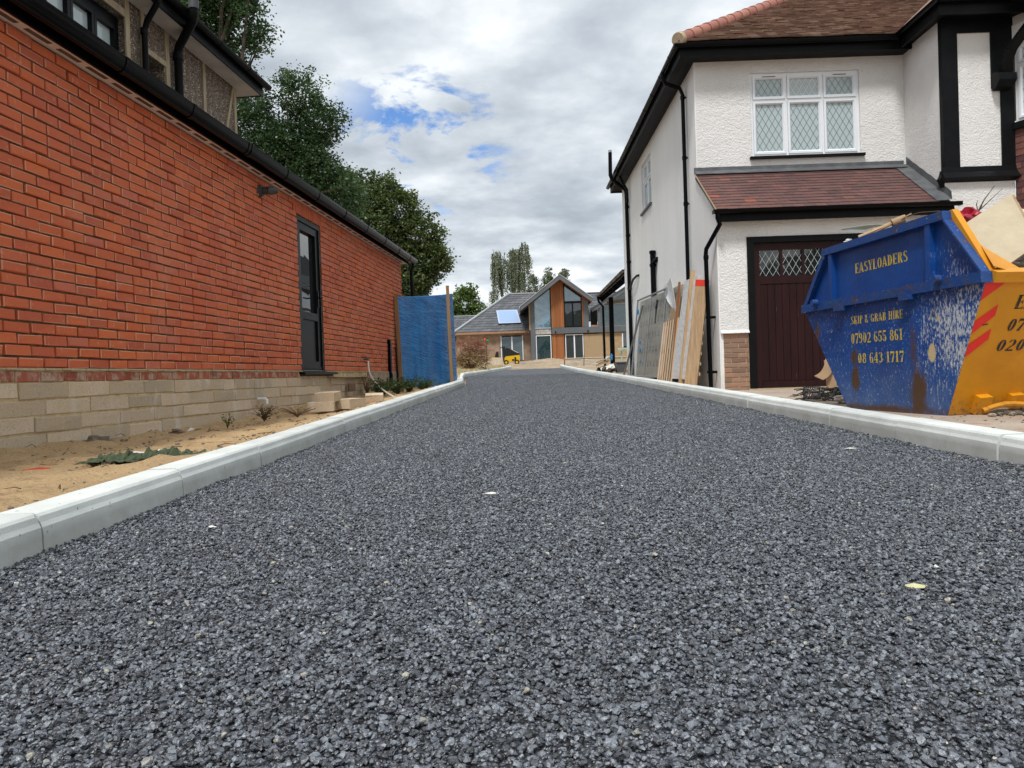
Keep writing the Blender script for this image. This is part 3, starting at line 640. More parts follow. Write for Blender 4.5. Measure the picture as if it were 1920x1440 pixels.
mb = MB(); mb.box(GX-.055, GX+.055, T1+.418, T1+.425, GZ-.09, GZ); mb.build('gutter_end', 'black_pvc', EXT)
mb = MB(); mb.tube([(GX-.02, T1+.30, GZ-.05), (GX-.02, T1+.30, 2.30), (GX-.06, T1+.30, 2.22), (GX-.06, T1+.30, -.15)], .036, 12); mb.build('downpipe', 'black_pvc', EXT, smooth=True)
# low lean-to roof behind the gutter
mb = MB(); mb.prism([(T0, 0), (T1+.14, 0)], lambda u, v, d: (0, 0, 0), 0, 0) if False else None
mb.add([(.17, T0, 2.485), (.17, T1+.14, 2.485), (-1.75, T1+.14, 3.0), (-1.75, T0, 3.0), (.17, T0, 2.465), (.17, T1+.14, 2.465), (-1.75, T1+.14, 2.95), (-1.75, T0, 2.95)], [(0, 1, 2, 3), (7, 6, 5, 4), (0, 4, 5, 1), (1, 5, 6, 2), (2, 6, 7, 3), (3, 7, 4, 0)])
mb.build('roof', 'slate', EXT)
# iron stub on the wall, tap, pipes
mb = MB(); mb.tube([(-.01, 8.10, 2.175), (.035, 8.10, 2.175), (.036, 8.10, 2.175), (.10, 8.10, 2.175)], [.075, .060, .042, .042], 14); mb.tube([(.10, 8.10, 2.175), (.135, 8.11, 2.175), (.20, 8.13, 2.178)], [.048, .048, .032], 14)
mb.build('waste_pipe_stub', 'old_iron', EXT, smooth=True)
mb = MB(); mb.tube([(0, 11.9, .345), (.07, 11.9, .345), (.09, 11.9, .32)], .014, 8); mb.tube([(.045, 11.90, .345), (.045, 11.90, .385)], .008, 6); mb.bar((.045, 11.86, .387), (.045, 11.94, .387), .012, .01); mb.tube([(0, 12.0, .36), (.05, 12.02, .36)], .018, 8); mb.build('tap', 'old_iron', EXT, smooth=True)
mb = MB(); mb.bar((.030, 13.50, .74), (.030, 13.50, .10), .09, .05, upv=(1, 0, 0)); mb.bar((.045, 13.50, .10), (.075, 13.36, -.34), .075, .05, upv=(1, 0, 0)); mb.build('black_duct', 'black_pvc', EXT)
mb = MB(); mb.tube([(.0, 13.95, .62), (.03, 13.95, .60), (.035, 14.0, -.2)], .010, 6); mb.build('cable', 'black_pvc', EXT)
mb = MB(); mb.tube([(0, 7.84, -.165), (.09, 7.84, -.165), (.105, 7.84, -.18), (.105, 7.84, -.225)], .0165, 10); mb.build('overflow_pipe', 'white_pvc', EXT, smooth=True)

# ================================================================= old house behind, left
HS = empty('old_house', (-5.3*math.cos(TH), 5.3*math.sin(TH), 0), -TH, 'pebbledashed upper storey with pale battens and black gutters above the brick extension', 'house')
A0, A1, EZ = -1.0, 11.36, 4.72
mb = MB(); W0, W1, WZ = 6.35, 8.50, 4.44; Q0, Q1, QZ = 8.87, 9.32, 4.20
mb.box(-.30, 0, A0, W0, -.6, EZ); mb.box(-.30, 0, W0, W1, WZ, EZ); mb.box(-.30, 0, W0, W1, -.6, 3.2); mb.box(-.30, 0, W1, Q0, -.6, EZ); mb.box(-.30, 0, Q0, Q1, QZ, EZ); mb.box(-.30, 0, Q0, Q1, -.6, 3.7); mb.box(-.30, 0, Q1, A1, -.6, EZ)
mb.box(-9, -.30, A1-.30, A1, -.6, EZ); mb.box(-9, -.30, A0, A0+.3, -.6, EZ); mb.build('wall', 'dash', HS)
for q in ((8.515, .085), (8.835, .075), (9.385, .085), (10.35, .075), (11.32, .075), (5.9, .08)):
    mb = MB(); mb.box(.001, .022, q[0]-q[1]/2, q[0]+q[1]/2, 3.0, EZ-.006); mb.build('batten', 'timber_pale', HS)
mb = MB(); mb.box(.001, .020, 6.2, 8.47, WZ, WZ+.09); mb.build('batten', 'timber_pale', HS)
mb = MB(); mb.box(.001, .020, 8.88, 9.34, QZ, QZ+.07); mb.build('batten', 'timber_pale', HS)
for a, b in (((.011, 9.62, 4.45), (.011, 9.85, 3.5)), ((.011, 11.27, 4.66), (.011, 10.80, 3.35))):
    mb = MB(); mb.bar(a, b, .06, .02, upv=(1, 0, 0)); mb.build('brace', 'timber_pale', HS)
# window
w = MB(); F0, F1 = -.16, -.09; w.box(F0, F1, W0, W0+.06, 3.2, WZ); w.box(F0, F1, W1-.07, W1-.005, 3.2, WZ-.002)
w.box(F0, F1, W0+.06, W1-.07, WZ-.12, WZ-.002)
wd = w.build('window', 'anthracite', HS)
n = 5; pw = (W1-.07-W0-.06)/n
for i in range(n):
    y = W0+.06+i*pw; c = MB(); e = .045
    c.box(F0, F1+.018, y+.004, y+e, 3.2, WZ-.125); c.box(F0, F1+.018, y+pw-e, y+pw-.004, 3.2, WZ-.125); c.box(F0, F1+.018, y+e, y+pw-e, WZ-.18, WZ-.125); c.build('casement', 'anthracite', wd)
    c = MB(); c.box(-.135, -.128, y+e-.004, y+pw-e+.004, 3.2, WZ-.175); c.build('pane', 'glass_blind_sky', wd)
mb = MB(); mb.box(-.30, -.02, Q0, Q1, 3.7, 3.72); mb.box(-.29, -.27, Q0, Q1, 3.72, QZ); mb.build('recess', 'wood_dark', HS)
mb = MB(); mb.bar((-.12, Q0, 4.10), (-.12, Q1-.1, 3.88), .03, .03); mb.build('recess_bar', 'anthracite', HS)
SO = .30
mb = MB(); mb.box(.0225, SO, A0-.3, A1+.30, EZ-.050, EZ-.035); mb.box(-9, .0225, A1+.001, A1+.30, EZ-.050, EZ-.035); mb.build('soffit', 'soffit', HS)
mb = MB(); mb.box(SO, SO+.022, A0-.3, A1+.322, EZ-.062, EZ+.14); mb.box(-9, SO, A1+.30, A1+.322, EZ-.062, EZ+.14); mb.build('fascia', 'black_paint', HS)
mb = MB(); half_gutter(mb, SO+.085, EZ+.115, A0, A1+.40, .060); mb.build('gutter', 'black_paint', HS, smooth=True)
for y in (7.6, 8.75, 10.1, 11.0):
    mb = MB(); half_gutter(mb, SO+.085, EZ+.116, y-.02, y+.02, .065, thick=.006); mb.build('gutter_clip', 'black_paint', HS, smooth=True)
mb = MB(); e = SO+.06
mb.add([(e, A0-.4, EZ+.17), (e, A1+.42, EZ+.17), (-4.0, A1-3.9, EZ+3.6), (-4.0, A0+4, EZ+3.6), (-8.6, A1+.42, EZ+.17), (-8.6, A0-.4, EZ+.17)], [(0, 1, 2, 3), (1, 4, 2), (4, 5, 3, 2), (5, 0, 3), (0, 5, 4, 1)]); mb.build('roof', 'tile_main', HS)
mb = MB(); mb.tube([(SO+.06, 8.62, EZ+.06), (SO+.055, 8.63, EZ-.04), (.14, 8.73, EZ-.22), (.085, 8.76, EZ-.32), (.08, 8.76, 3.2)], .036, 12); mb.tube([(.08, 8.76, 4.36), (.08, 8.76, 4.43)], .045, 12); mb.build('downpipe', 'black_paint', HS, smooth=True)
mb = MB(); mb.tube([(.09, 9.52, 3.2), (.09, 9.52, 4.46), (.13, 9.49, 4.53), (.46, 9.24, 4.72), (.50, 9.20, 4.80), (.50, 9.20, 4.88)], .055, 14); mb.tube([(.09, 9.52, 4.36), (.09, 9.52, 4.44)], .068, 14); mb.build('waste_pipe', 'black_paint', HS, smooth=True)
mb = MB(); mb.tube([(.50, 9.20, 4.86), (.50, 9.20, 6.0)], .056, 14); mb.tube([(.50, 9.20, 4.85), (.50, 9.20, 4.96)], .066, 14); mb.build('vent_pipe', 'old_iron', HS, smooth=True)

# ================================================================= white house on the right
WH = empty('white_house', (3.10, 0, 0), -.0079, 'white rendered house with black timbers, red-brown tiled roofs and an attached garage', 'house')
YM, YG, YB = 12.40, 11.30, 20.88; XB = 3.47
GB = -.345
# side wall (smooth render)
v = [(3.10)]
SW0, SW1, SZ0, SZ1 = 16.50, 17.70, 3.745, 4.86
mb = MB(); ZE = 5.12
mb.box(0, .28, YM+.02, SW0, GB-.1, ZE); mb.box(0, .28, SW1, YB, GB-.1, ZE); mb.box(0, .28, SW0, SW1, GB-.1, SZ0); mb.box(0, .28, SW0, SW1, SZ1, ZE); mb.box(.28, 7.5, YB-.28, YB, GB-.1, ZE)
mb.prism([(YM+.02, GB-.1), (YM+.02, 3.21), (YG+.016, 2.335), (YG+.016, GB-.1)], lambda u, v_, d: (d, u, v_), 0, .20)
mb.build('side_wall', 'smooth', WH)
# front wall of the main storey with the window opening
X0, X1, Z0, Z1 = .925, 2.735, 3.505, 4.895
mb = MB(); mb.box(.012, X0, YM, YM+.28, 3.0, ZE); mb.box(X1, XB+.02, YM, YM+.28, 3.0, ZE); mb.box(X0, X1, YM, YM+.28, Z1, ZE); mb.box(X0, X1, YM, YM+.28, 3.0, Z0); mb.build('front_wall', 'roughcast', WH)
mb = MB(); mb.box(-.004, .012, YM-.002, YM+.05, 3.2, ZE-.004); mb.build('corner_bead', 'smooth', WH)
def lattice(mb, fn, u0, u1, v0, v1, pw, ph, w=.0035):
    """diamond lead cames clipped to the rectangle"""
    sl = ph/pw; k0 = int((v0-v1-(u1-u0)*sl)/ph)-2
    for sgn in (1, -1):
        for k in range(-60, 61):
            c = k*ph
            pts = []
            for u in (u0, u1):
                vv = v0 + sgn*sl*(u-u0) + c
                if v0 <= vv <= v1: pts.append((u, vv))
            for vv in (v0, v1):
                u = u0 + sgn*(vv-v0-c)/sl
                if u0 < u < u1: pts.append((u, vv))
            if len(pts) >= 2 and math.dist(pts[0], pts[1]) > .01:
                mb.bar(fn(*pts[0]), fn(*pts[1]), w*2.2, .003, upv=UPV)
def casement_window(parent, name, fn, cols, rows, f=.045, e=.05, latt=True, glass='glass_blind_sky', dep=(.06, .0), frame='white_pvc', vents=()):
    """fn(u, v, d): d is distance outwards from the outer frame face. cols/rows are cut positions"""
    w = MB(); u0, u1, v0, v1 = cols[0], cols[-1], rows[0], rows[-1]
    def B(m_, a, b, c, d_, e0, e1):
        vs = [fn(u, v_, d) for u in (a, b) for v_ in (c, d_) for d in (e0, e1)]
        m_.add(vs, [(0, 1, 3, 2), (4, 6, 7, 5), (0, 4, 5, 1), (2, 3, 7, 6), (0, 2, 6, 4), (1, 5, 7, 3)])
    B(w, u0, u0+f, v0, v1, -.07, 0); B(w, u1-f, u1, v0, v1, -.07, 0); B(w, u0+f, u1-f, v0, v0+f, -.07, 0); B(w, u0+f, u1-f, v1-f, v1, -.07, 0)
    for c in cols[1:-1]: B(w, c-f*.35, c+f*.35, v0+f, v1-f, -.07, -.001)
    for r in rows[1:-1]: B(w, u0+f, u1-f, r-f*.35, r+f*.35, -.07, -.002)
    wo_ = w.build(name, frame, parent)
    for i in range(len(cols)-1):
        for j in range(len(rows)-1):
            a = cols[i]+(f if i == 0 else f*.35)+.003; b = cols[i+1]-(f if i == len(cols)-2 else f*.35)-.003
            c = rows[j]+(f if j == 0 else f*.35)+.003; d = rows[j+1]-(f if j == len(rows)-2 else f*.35)-.003
            m_ = MB()
            o = [(a, c), (b, c), (b, d), (a, d)]; ii = [(a+e, c+e), (b-e, c+e), (b-e, d-e), (a+e, d-e)]; i2 = [(a+e*.62, c+e*.62), (b-e*.62, c+e*.62), (b-e*.62, d-e*.62), (a+e*.62, d-e*.62)]
            vs = [fn(u, v_, -.05) for u, v_ in o]+[fn(u, v_, .016) for u, v_ in o]+[fn(u, v_, .016) for u, v_ in i2]+[fn(u, v_, -.004) for u, v_ in ii]+[fn(u, v_, -.05) for u, v_ in ii]
            fs = []
            for k in range(4):
                n_ = (k+1) % 4; fs += [(k, n_, 4+n_, 4+k), (4+k, 4+n_, 8+n_, 8+k), (8+k, 8+n_, 12+n_, 12+k), (12+k, 12+n_, 16+n_, 16+k)]
            m_.add(vs, fs); m_.build('casement', frame, wo_)
            m_ = MB(); B(m_, a+e-.006, b-e+.006, c+e-.006, d-e+.006, -.030, -.022); m_.build('pane', glass, wo_)
            if latt:
                m_ = MB(); lattice(m_, lambda u, v_: fn(u, v_, -.0205), a+e, b-e, c+e, d-e, .108, .185, .0040); m_.build('lead_lattice', 'cames_white' if (j == len(rows)-2 and i == 1) else 'cames', wo_)
            if (i, j) in vents:
                m_ = MB(); mu = (a+b)/2; B(m_, mu-.11, mu+.11, d-.020, d-.008, .014, .022); m_.build('trickle_vent', 'grey_plastic', wo_)
    return wo_
UPV = (0, 1, 0)
cw = (X1-X0)/3
casement_window(WH, 'window', lambda u, v_, d: (u, YM+.035-d, v_), [X0, X0+cw, X0+2*cw, X1], [Z0, Z0+.94, Z1], vents=((0, 1), (2, 1)))
mb = MB(); mb.box(X0-.04, X1+.05, YM-.06, YM+.03, Z0-.045, Z0-.004); mb.build('window_sill', 'black_paint', WH)
UPV = (1, 0, 0)
casement_window(WH, 'window', lambda u, v_, d: (.05-d, u, v_), [SW0, (SW0+SW1)/2, SW1], [SZ0, SZ0+.68, SZ1], latt=False, e=.045)
mb = MB(); mb.box(-.05, .05, SW0-.05, SW1+.05, SZ0-.05, SZ0-.004); mb.build('window_sill', 'grey_plastic', WH)
# garage front
DX0, DX1, DZT = .445, 3.05, 1.985
mb = MB(); mb.box(.014, DX0, YG, YG+.2, .57, 2.33); mb.box(DX0, DX1, YG, YG+.2, DZT, 2.33); mb.box(DX1, XB+.02, YG, YG+.2, GB-.1, 2.33)
mb.prism([(YG, .58), (YG-.035, .54), (YG-.035, .53), (YG, .53)], lambda u, v_, d: (d, u, v_), .014, DX0)   # bell-mouth drip
mb.build('garage_wall', 'roughcast', WH)
mb = MB(); mb.box(-.004, .0135, YG-.002, YG+.05, GB, 2.33); mb.build('corner_bead', 'smooth', WH)
mb = MB(); mb.box(.06, DX0-.004, YG+.012, YG+.2, GB-.1, .53); mb.build('plinth_core', 'mortar_tan', WH)
r = 0; z = GB-.02
while z < .50:
    x = .060; k = 0
    lens = [.215, .145] if r % 2 else [.103, .215, .037]
    for ln in lens:
        e = min(x+ln, DX0-.006)
        if e-x > .02:
            mb = MB(); mb.brick(-(YG+.002)+random.uniform(-.002, .002), x, e, z, z+.065, tint=random.random(), axis='y', jit=.002); o = mb.build('brick', 'plinth_brick', WH)
        x = e+.010
    z += .075; r += 1
# garage door frame and leaves
mb = MB(); mb.box(DX0, DX0+.105, YG-.012, YG+.14, GB, DZT-.09); mb.box(DX1-.105, DX1, YG-.012, YG+.14, GB, DZT-.09); mb.box(DX0, DX1, YG-.014, YG+.14, DZT-.09, DZT); mb.build('door_surround', 'black_paint', WH)
lx0, lx1 = DX0+.108, DX1-.108; mid = (lx0+lx1)/2
for a, b in ((lx0, mid-.003), (mid+.003, lx1)):
    d = MB(); y0, y1 = YG+.045, YG+.10; zt, zm, zb = DZT-.098, 1.27, GB+.035
    d.box(a, a+.095, y0, y1, zb, zt); d.box(b-.095, b, y0, y1, zb, zt); d.box(a+.095, b-.095, y0, y1, zt-.10, zt); d.box(a+.095, b-.095, y0, y1, zm, zm+.12); d.box(a+.095, b-.095, y0-.012, y1, zb, zb+.09)
    pwid = (b-a-.19)/3
    for i in (1, 2): d.box(a+.095+i*pwid-.022, a+.095+i*pwid+.022, y0+.003, y1, zm+.12, zt-.10)
    dd = d.build('garage_door', 'brown', WH)
    for i in range(3):
        u0, u1 = a+.095+i*pwid+(.022 if i else 0), a+.095+(i+1)*pwid-(.022 if i < 2 else 0)
        p = MB(); p.box(u0, u1, y0+.030, y0+.034, zm+.12, zt-.10); p.build('pane', 'glass_dark', dd)
        UPV = (0, 1, 0); p = MB(); lattice(p, lambda u, v_: (u, y0+.026, v_), u0, u1, zm+.12, zt-.10, .104, .175, .0015); p.build('lead_lattice', 'cames_white', dd)
    nb = 9; bw = (b-a-.19)/nb
    for i in range(nb):
        p = MB(); u0 = a+.095+i*bw; p.brick(-(y0+.012), u0+.0015, u0+bw-.0015, zb+.09, zm, d=.03, bev=.004, jit=.0, axis='y', tint=random.random()); p.build('door_board', 'brown', dd)
mb = MB(); mb.box(DX0-.03, DX1+.03, YG-.035, YG+.12, GB-.02, GB+.022); mb.build('door_step', 'mortar_tan', WH)
# lean-to roof over the garage
EY, EZ2, TY, TZ = YG-.16, 2.385, YM-.002, 3.265
def slope_pt(x, s, h=0):   # s metres up the slope, h above it
    L = math.hypot(TY-EY, TZ-EZ2); ny, nz = -(TZ-EZ2)/L, (TY-EY)/L
    return (x, EY+(TY-EY)*s/L+ny*h, EZ2+(TZ-EZ2)*s/L+nz*h)
SLn = math.hypot(TY-EY, TZ-EZ2)
mb = MB(); mb.prism([(0.0, 0), (SLn, 0), (SLn, -.10), (0.02, -.07)], lambda u, v_, d: slope_pt(d, u, v_), -.02, XB-.004); mb.build('roof_deck', 'wood_dark', WH)
rows = 13; g = (SLn-.05)/rows; tw = .1665; cnt = 0
def tile(mb, fn, x0, x1, s0, s1, th=.013, lift=.022, tint=.5):
    """plain tile: lower edge stands proud; fn(x, s, h)"""
    c = random.uniform(-.002, .003); c2 = random.uniform(-.002, .003)
    vs = [fn(x0, s0, lift+c), fn(x1, s0, lift+c2), fn(x1, s1, .010), fn(x0, s1, .010), fn(x0, s0, lift+c-th), fn(x1, s0, lift+c2-th), fn(x1, s1, .0), fn(x0, s1, .0)]
    mb.add(vs, [(0, 1, 2, 3), (0, 4, 5, 1), (0, 3, 7, 4), (1, 5, 6, 2), (4, 7, 6, 5)], tint)
for r in range(rows):
    s0 = -.03+r*g; x = -.045 - (tw/2 if r % 2 else 0); xe = XB-.20
    while x < xe-.02:
        a = max(x, -.045)+.0012; b = min(x+tw, xe)-.0012
        if b-a > .02:
            mb = MB(); t = min(1, max(0, random.gauss(.42, .22)+(.22 if a < .8 and r < 5 else 0))); tile(mb, slope_pt, a, b, s0, s0+g+.07, tint=t); mb.build('roof_tile', 'tile_lean', WH); cnt += 1
        x += tw
print('lean-to tiles', cnt)
mb = MB(); mb.prism([(-.02, -.012), (SLn, -.012), (SLn, .012), (-.02, .012)], lambda u, v_, d: slope_pt(d, u, v_), -.052, -.012); mb.build('verge_mortar', 'mortar_tan', WH)
mb = MB(); N = 12
for i in range(N+1):
    s = -.02+(SLn+.0)*i/N; w_ = .004*(i % 2)
    mb.v += [slope_pt(XB-.235, s, .030+w_), slope_pt(XB-.10, s, .034-w_), slope_pt(XB-.012, s, .045), (XB-.006, slope_pt(0, s)[1], slope_pt(0, s)[2]+.16+w_*2)]
for i in range(N):
    for k in range(3): mb.f.append((i*4+k, i*4+k+1, (i+1)*4+k+1, (i+1)*4+k)); mb.t.append(.5)
mb.build('lead_flashing', 'lead', WH)
mb = MB(); mb.box(-.05, XB-.05, TY-.035, TY-.004, TZ-.005, TZ+.085); mb.prism([(TY-.03, TZ+.02), (TY-.16, TZ-.06), (TY-.16, TZ-.07), (TY-.03, TZ+.0)], lambda u, v_, d: (d, u, v_+.012), -.05, XB-.05); mb.build('lead_flashing', 'lead', WH)
mb = MB(); mb.box(-.02, XB+.05, EY+.01, EY+.03, 2.20, 2.36); mb.build('fascia', 'black_paint', WH)
gy = EY-.055
mb = MB(); half_gutter(mb, gy, 2.365, -.10, XB+.10, .058, fn=lambda px, py, pz: (py, px, pz)); mb.build('gutter', 'black_pvc', WH, smooth=True)
mb = MB(); mb.box(-.104, -.098, gy-.058, gy+.058, 2.31, 2.368); mb.box(XB+.098, XB+.104, gy-.058, gy+.058, 2.31, 2.368); mb.build('gutter_end', 'black_pvc', WH)
mb = MB(); mb.tube([(-.04, gy, 2.34), (-.04, gy, 2.24), (.00, gy+.03, 2.16), (-.115, YG+.20, 1.86), (-.12, YG+.22, 1.78), (-.10, YG+.22, GB+.02)], .034, 12); mb.tube([(-.118, YG+.22, 1.70), (-.118, YG+.22, 1.76)], .042, 12); mb.build('downpipe', 'black_pvc', WH, smooth=True)
for z in (.80, -.05): mb = MB(); mb.box(-.15, .0, YG+.20, YG+.235, z-.02, z+.02); mb.build('pipe_clip', 'black_pvc', WH)
# side pipes
def vpipe(y, z0, z1, r=.034, x=-.06, name='downpipe', clips=(), extra=None):
    mb = MB(); mb.tube([(x, y, z0), (x, y, z1)] if extra is None else [(x, y, z0)]+extra, r, 12); mb.build(name, 'black_pvc', WH, smooth=True)
    for z in clips:
        mb = MB(); mb.tube([(x, y, z-.03), (x, y, z+.03)], r*1.25, 12); mb.box(x, .0, y-.012, y+.012, z-.012, z+.012); mb.box(x-.01, x+.01, y-r-.03, y+r+.01, z-.012, z+.012); mb.build('pipe_clip', 'black_pvc', WH, smooth=True)
vpipe(13.0, GB, 4.9, clips=(4.75, 3.7, 2.9, .9, 0.1), extra=[(-.06, 13.0, 4.80), (-.10, 13.02, 4.92), (-.34, 13.0, 5.0), (-.40, 13.0, 5.10), (-.40, 13.0, 5.2)])
vpipe(19.65, GB+.1, 4.6, r=.050, clips=(4.35, 3.6, 2.9, 2.2), name='soil_pipe', extra=[(-.07, 19.65, 4.72), (-.10, 19.65, 4.82), (-.44, 19.65, 5.10), (-.475, 19.65, 5.20), (-.465, 19.65, 5.80)])
vpipe(19.35, 4.4, 5.0, r=.034, x=-.09, extra=[(-.09, 19.4, 4.75), (-.20, 19.4, 4.95), (-.28, 19.4, 5.15)])
vpipe(16.2, GB+.1, 2.62, r=.058, x=-.07, name='soil_pipe', clips=(2.58, 2.3, 1.6))
mb = MB(); mb.tube([(-.07, 16.2, 2.35), (-.02, 16.0, 2.40), (.0, 15.97, 2.40)], .05, 10); mb.build('pipe_branch', 'black_pvc', WH, smooth=True)
mb = MB(); mb.tube([(-.07, 19.6, 2.15), (-.08, 18.9, 2.34), (-.05, 18.5, 2.38), (.0, 18.4, 2.38)], .03, 10); mb.build('pipe_branch', 'black_pvc', WH, smooth=True)
mb = MB(); mb.tube([(-.465, 19.65, 5.80), (-.465, 19.65, 5.86)], .045, 10); mb.build('pipe_cage', 'galv', WH, smooth=True)
# eaves of the main roof
OS, OF = -.27, .27; SF = 5.105
mb = MB(); mb.box(OS, 0, YM-OF, YB+.25, SF-.0, SF+.014); mb.box(0, XB-.002, YM-OF, YM-.0, SF-.0, SF+.014); mb.box(0, 7.5, YB, YB+.25, SF, SF+.014)
for k in range(1, 3): mb.box(OS+.09*k-.004, OS+.09*k+.004, YM, YB, SF-.003, SF+.001)
mb.build('soffit', 'black_paint', WH)
mb = MB(); mb.box(OS-.022, OS, YM-OF-.022, YB+.272, SF-.02, SF+.17); mb.box(OS, XB-.002, YM-OF-.022, YM-OF, SF-.02, SF+.17); mb.box(OS, 7.5, YB+.25, YB+.272, SF-.02, SF+.17); mb.build('fascia', 'black_paint', WH)
GZm = SF+.155
mb = MB(); half_gutter(mb, OS-.08, GZm, YM-OF-.13, YB+.30, .057); half_gutter(mb, YM-OF-.08, GZm+.001, OS-.13, XB-.27, .057, fn=lambda px, py, pz: (py, px, pz)); mb.build('gutter', 'black_pvc', WH, smooth=True)
for i in range(11):
    y = YM+.1+i*.82; mb = MB(); half_gutter(mb, OS-.08, GZm+.001, y-.02, y+.02, .062, thick=.006); mb.build('gutter_clip', 'black_pvc', WH, smooth=True)
# main roof: clay plain tiles laid on two hipped slopes (too small to pick apart singly)
KR = .70; RZ = SF+.20
def rp(x, y_): return RZ + KR*0
def front_pt(x, s, h=0):
    L = math.hypot(1, KR); return (x, YM-OF-.05+s/L-h*KR/L, RZ+KR*s/L+h/L)
def side_pt(y, s, h=0):
    L = math.hypot(1, KR); return (OS-.05+s/L-h*KR/L, y, RZ+KR*s/L+h/L)
deck = MB(); HR = 4.25; xa = OS-.05; ya = YM-OF-.05
deck.add([(xa, ya, RZ), (8.2, ya, RZ), (8.2, ya+HR, RZ+KR*HR), (xa+HR, ya+HR, RZ+KR*HR), (xa, YB+.3, RZ), (8.2, YB+.3, RZ)], [(0, 1, 2, 3), (0, 3, 4), (3, 2, 5, 4), (0, 4, 5, 1), (1, 5, 2)]); deck.build('roof_deck', 'wood_dark', WH)
mb = MB(); Lk = math.hypot(1, KR); nr = int(HR*Lk/.10); 
for r in range(nr):
    s0 = r*.10; inset = s0/Lk
    x = xa+inset-(tw/2 if r % 2 else 0)
    while x < 8.0:
        a = max(x, xa+inset); b = x+tw
        if b-a > .03: tile(mb, front_pt, a+.002, b-.002, s0-.01, s0+.17, th=.020, lift=.044+random.uniform(-.004, .012), tint=random.random())
        x += tw
    y = ya+inset-(tw/2 if r % 2 else 0)
    while y < YB+.3-inset and s0 < 2.2:
        a = max(y, ya+inset); b = min(y+tw, YB+.3-inset)
        if b-a > .03: tile(mb, lambda q, s, h: side_pt(q, s, h), a+.001, b-.001, s0-.01, s0+.17, th=.014, lift=.028, tint=random.random())
        y += tw
mb.build('roof_tiles', 'tile_main', WH, kind='stuff')
hd = Vector((1, 1, KR)).normalized()
for i in range(17):
    a = Vector((xa+.03, ya+.03, RZ+.055)) + hd*(i*.31); b = a + hd*.325; mb = MB(); mb.tube([tuple(a), tuple(a+hd*.02), tuple(b)], [.118, .116, .104], 14, tint=random.random()); mb.build('hip_tile', 'tile_hip', WH, smooth=True)
mb = MB(); mb.tube([tuple(Vector((xa-.01, ya-.01, RZ+.045))), tuple(Vector((xa+.04, ya+.04, RZ+.07)))], [.11, .125], 12); mb.build('hip_end_mortar', 'mortar_tan', WH, smooth=True)
# projecting half-timbered bay
BX0, BX1 = XB, 4.53; BYF = YG+.0
mb = MB(); mb.box(BX0, BX1, BYF, YM+.3, GB-.1, ZE+.1); mb.build('bay_wall', 'roughcast', WH)
mb = MB(); PR = .030; yf = BYF-PR
mb.box(BX0-.012, BX0+.225, yf, BYF-.001, 2.93, 5.35); mb.box(BX0-.014, BX0-.001, yf+.001, BYF+.06, 2.90, 5.35); mb.build('timber_post', 'black_paint', WH)
mb = MB(); mb.box(BX0+.2255, BX1, yf+.001, BYF-.001, 4.945, 5.35); mb.build('timber_head', 'black_paint', WH)
mb = MB(); mb.box(4.20, 4.53, yf, BYF-.001, 4.10, 4.944); mb.build('timber_post', 'black_paint', WH)
mb = MB(); mb.box(4.335, 4.53, yf, BYF-.001, 2.93, 4.099); mb.build('timber_post', 'black_paint', WH)
mb = MB(); mb.prism([(BYF-.001, 2.929), (yf, 2.929), (yf-.01, 2.85), (yf-.06, 2.76), (yf-.06, 2.745), (yf-.01, 2.72), (BYF-.001, 2.70)], lambda u, v_, d: (d, u, v_), BX0-.05, 4.60); mb.prism([(BX0-.001, 2.899), (BX0-.014, 2.899), (BX0-.03, 2.83), (BX0-.07, 2.76), (BX0-.05, 2.74), (BX0-.001, 2.62)], lambda u, v_, d: (u, d, v_), BYF-.0, BYF+.10); mb.build('timber_sill', 'black_paint', WH)
# curved bracket carrying the overhang
mb = MB(); P_ = [(4.36, YG-.10, 4.28), (4.34, YG-.16, 4.42), (4.36, YG-.24, 4.58), (4.45, YG-.36, 4.76), (4.53, YG-.50, 4.92), (4.57, YG-.62, 5.08), (4.60, YG-.70, 5.30)]
for a, b in zip(P_, P_[1:]): mb.bar(a, b, .115, .11, upv=(0, 1, 0))
mb.build('curved_bracket', 'black_paint', WH)
mb = MB(); mb.prism([(YG-.03, 4.05), (YG-.13, 4.08), (YG-.21, 4.16), (YG-.20, 4.26), (YG-.10, 4.31), (YG-.03, 4.31)], lambda u, v_, d: (d, u, v_), 4.20, 4.46); mb.build('bracket_foot', 'black_paint', WH)
# jettied gable base above the bay
mb = MB(); mb.box(BX0-.16, 7.5, YG-.26, YM-.0, 5.16, 5.19); mb.box(BX0-.20, 7.5, YG-.30, YG-.26, 5.10, 5.36); mb.box(BX0-.20, BX0-.16, YG-.26, YM-OF-.03, 5.10, 5.36); mb.box(4.3, 7.5, YG-.75, YG-.30, 5.24, 5.28); mb.box(4.3, 7.5, YG-.80, YG-.75, 5.14, 5.40); mb.build('jetty_fascia', 'black_paint', WH)
mb = MB(); half_gutter(mb, BX0-.26, 5.30, YG-.42, YM-OF-.03, .055); half_gutter(mb, YG-.36, 5.31, BX0-.30, 4.9, .055, fn=lambda px, py, pz: (py, px, pz)); mb.build('gutter', 'black_pvc', WH, smooth=True)
mb = MB(); mb.add([(BX0-.22, YG-.32, 5.37), (7.5, YG-.32, 5.37), (7.5, YG+2.2, 7.6), (BX0+1.6, YG+2.0, 7.0), (BX0-.22, YM+.2, 5.37)], [(0, 1, 2, 3), (0, 3, 4), (0, 4, 1), (1, 4, 2), (2, 4, 3)]); mb.build('bay_roof', 'tile_main', WH)
mb = MB(); mb.box(BX0+.0, 5.0, YG-.335, YG-.30, 5.365, 5.46); mb.build('verge_board', 'cream', WH)
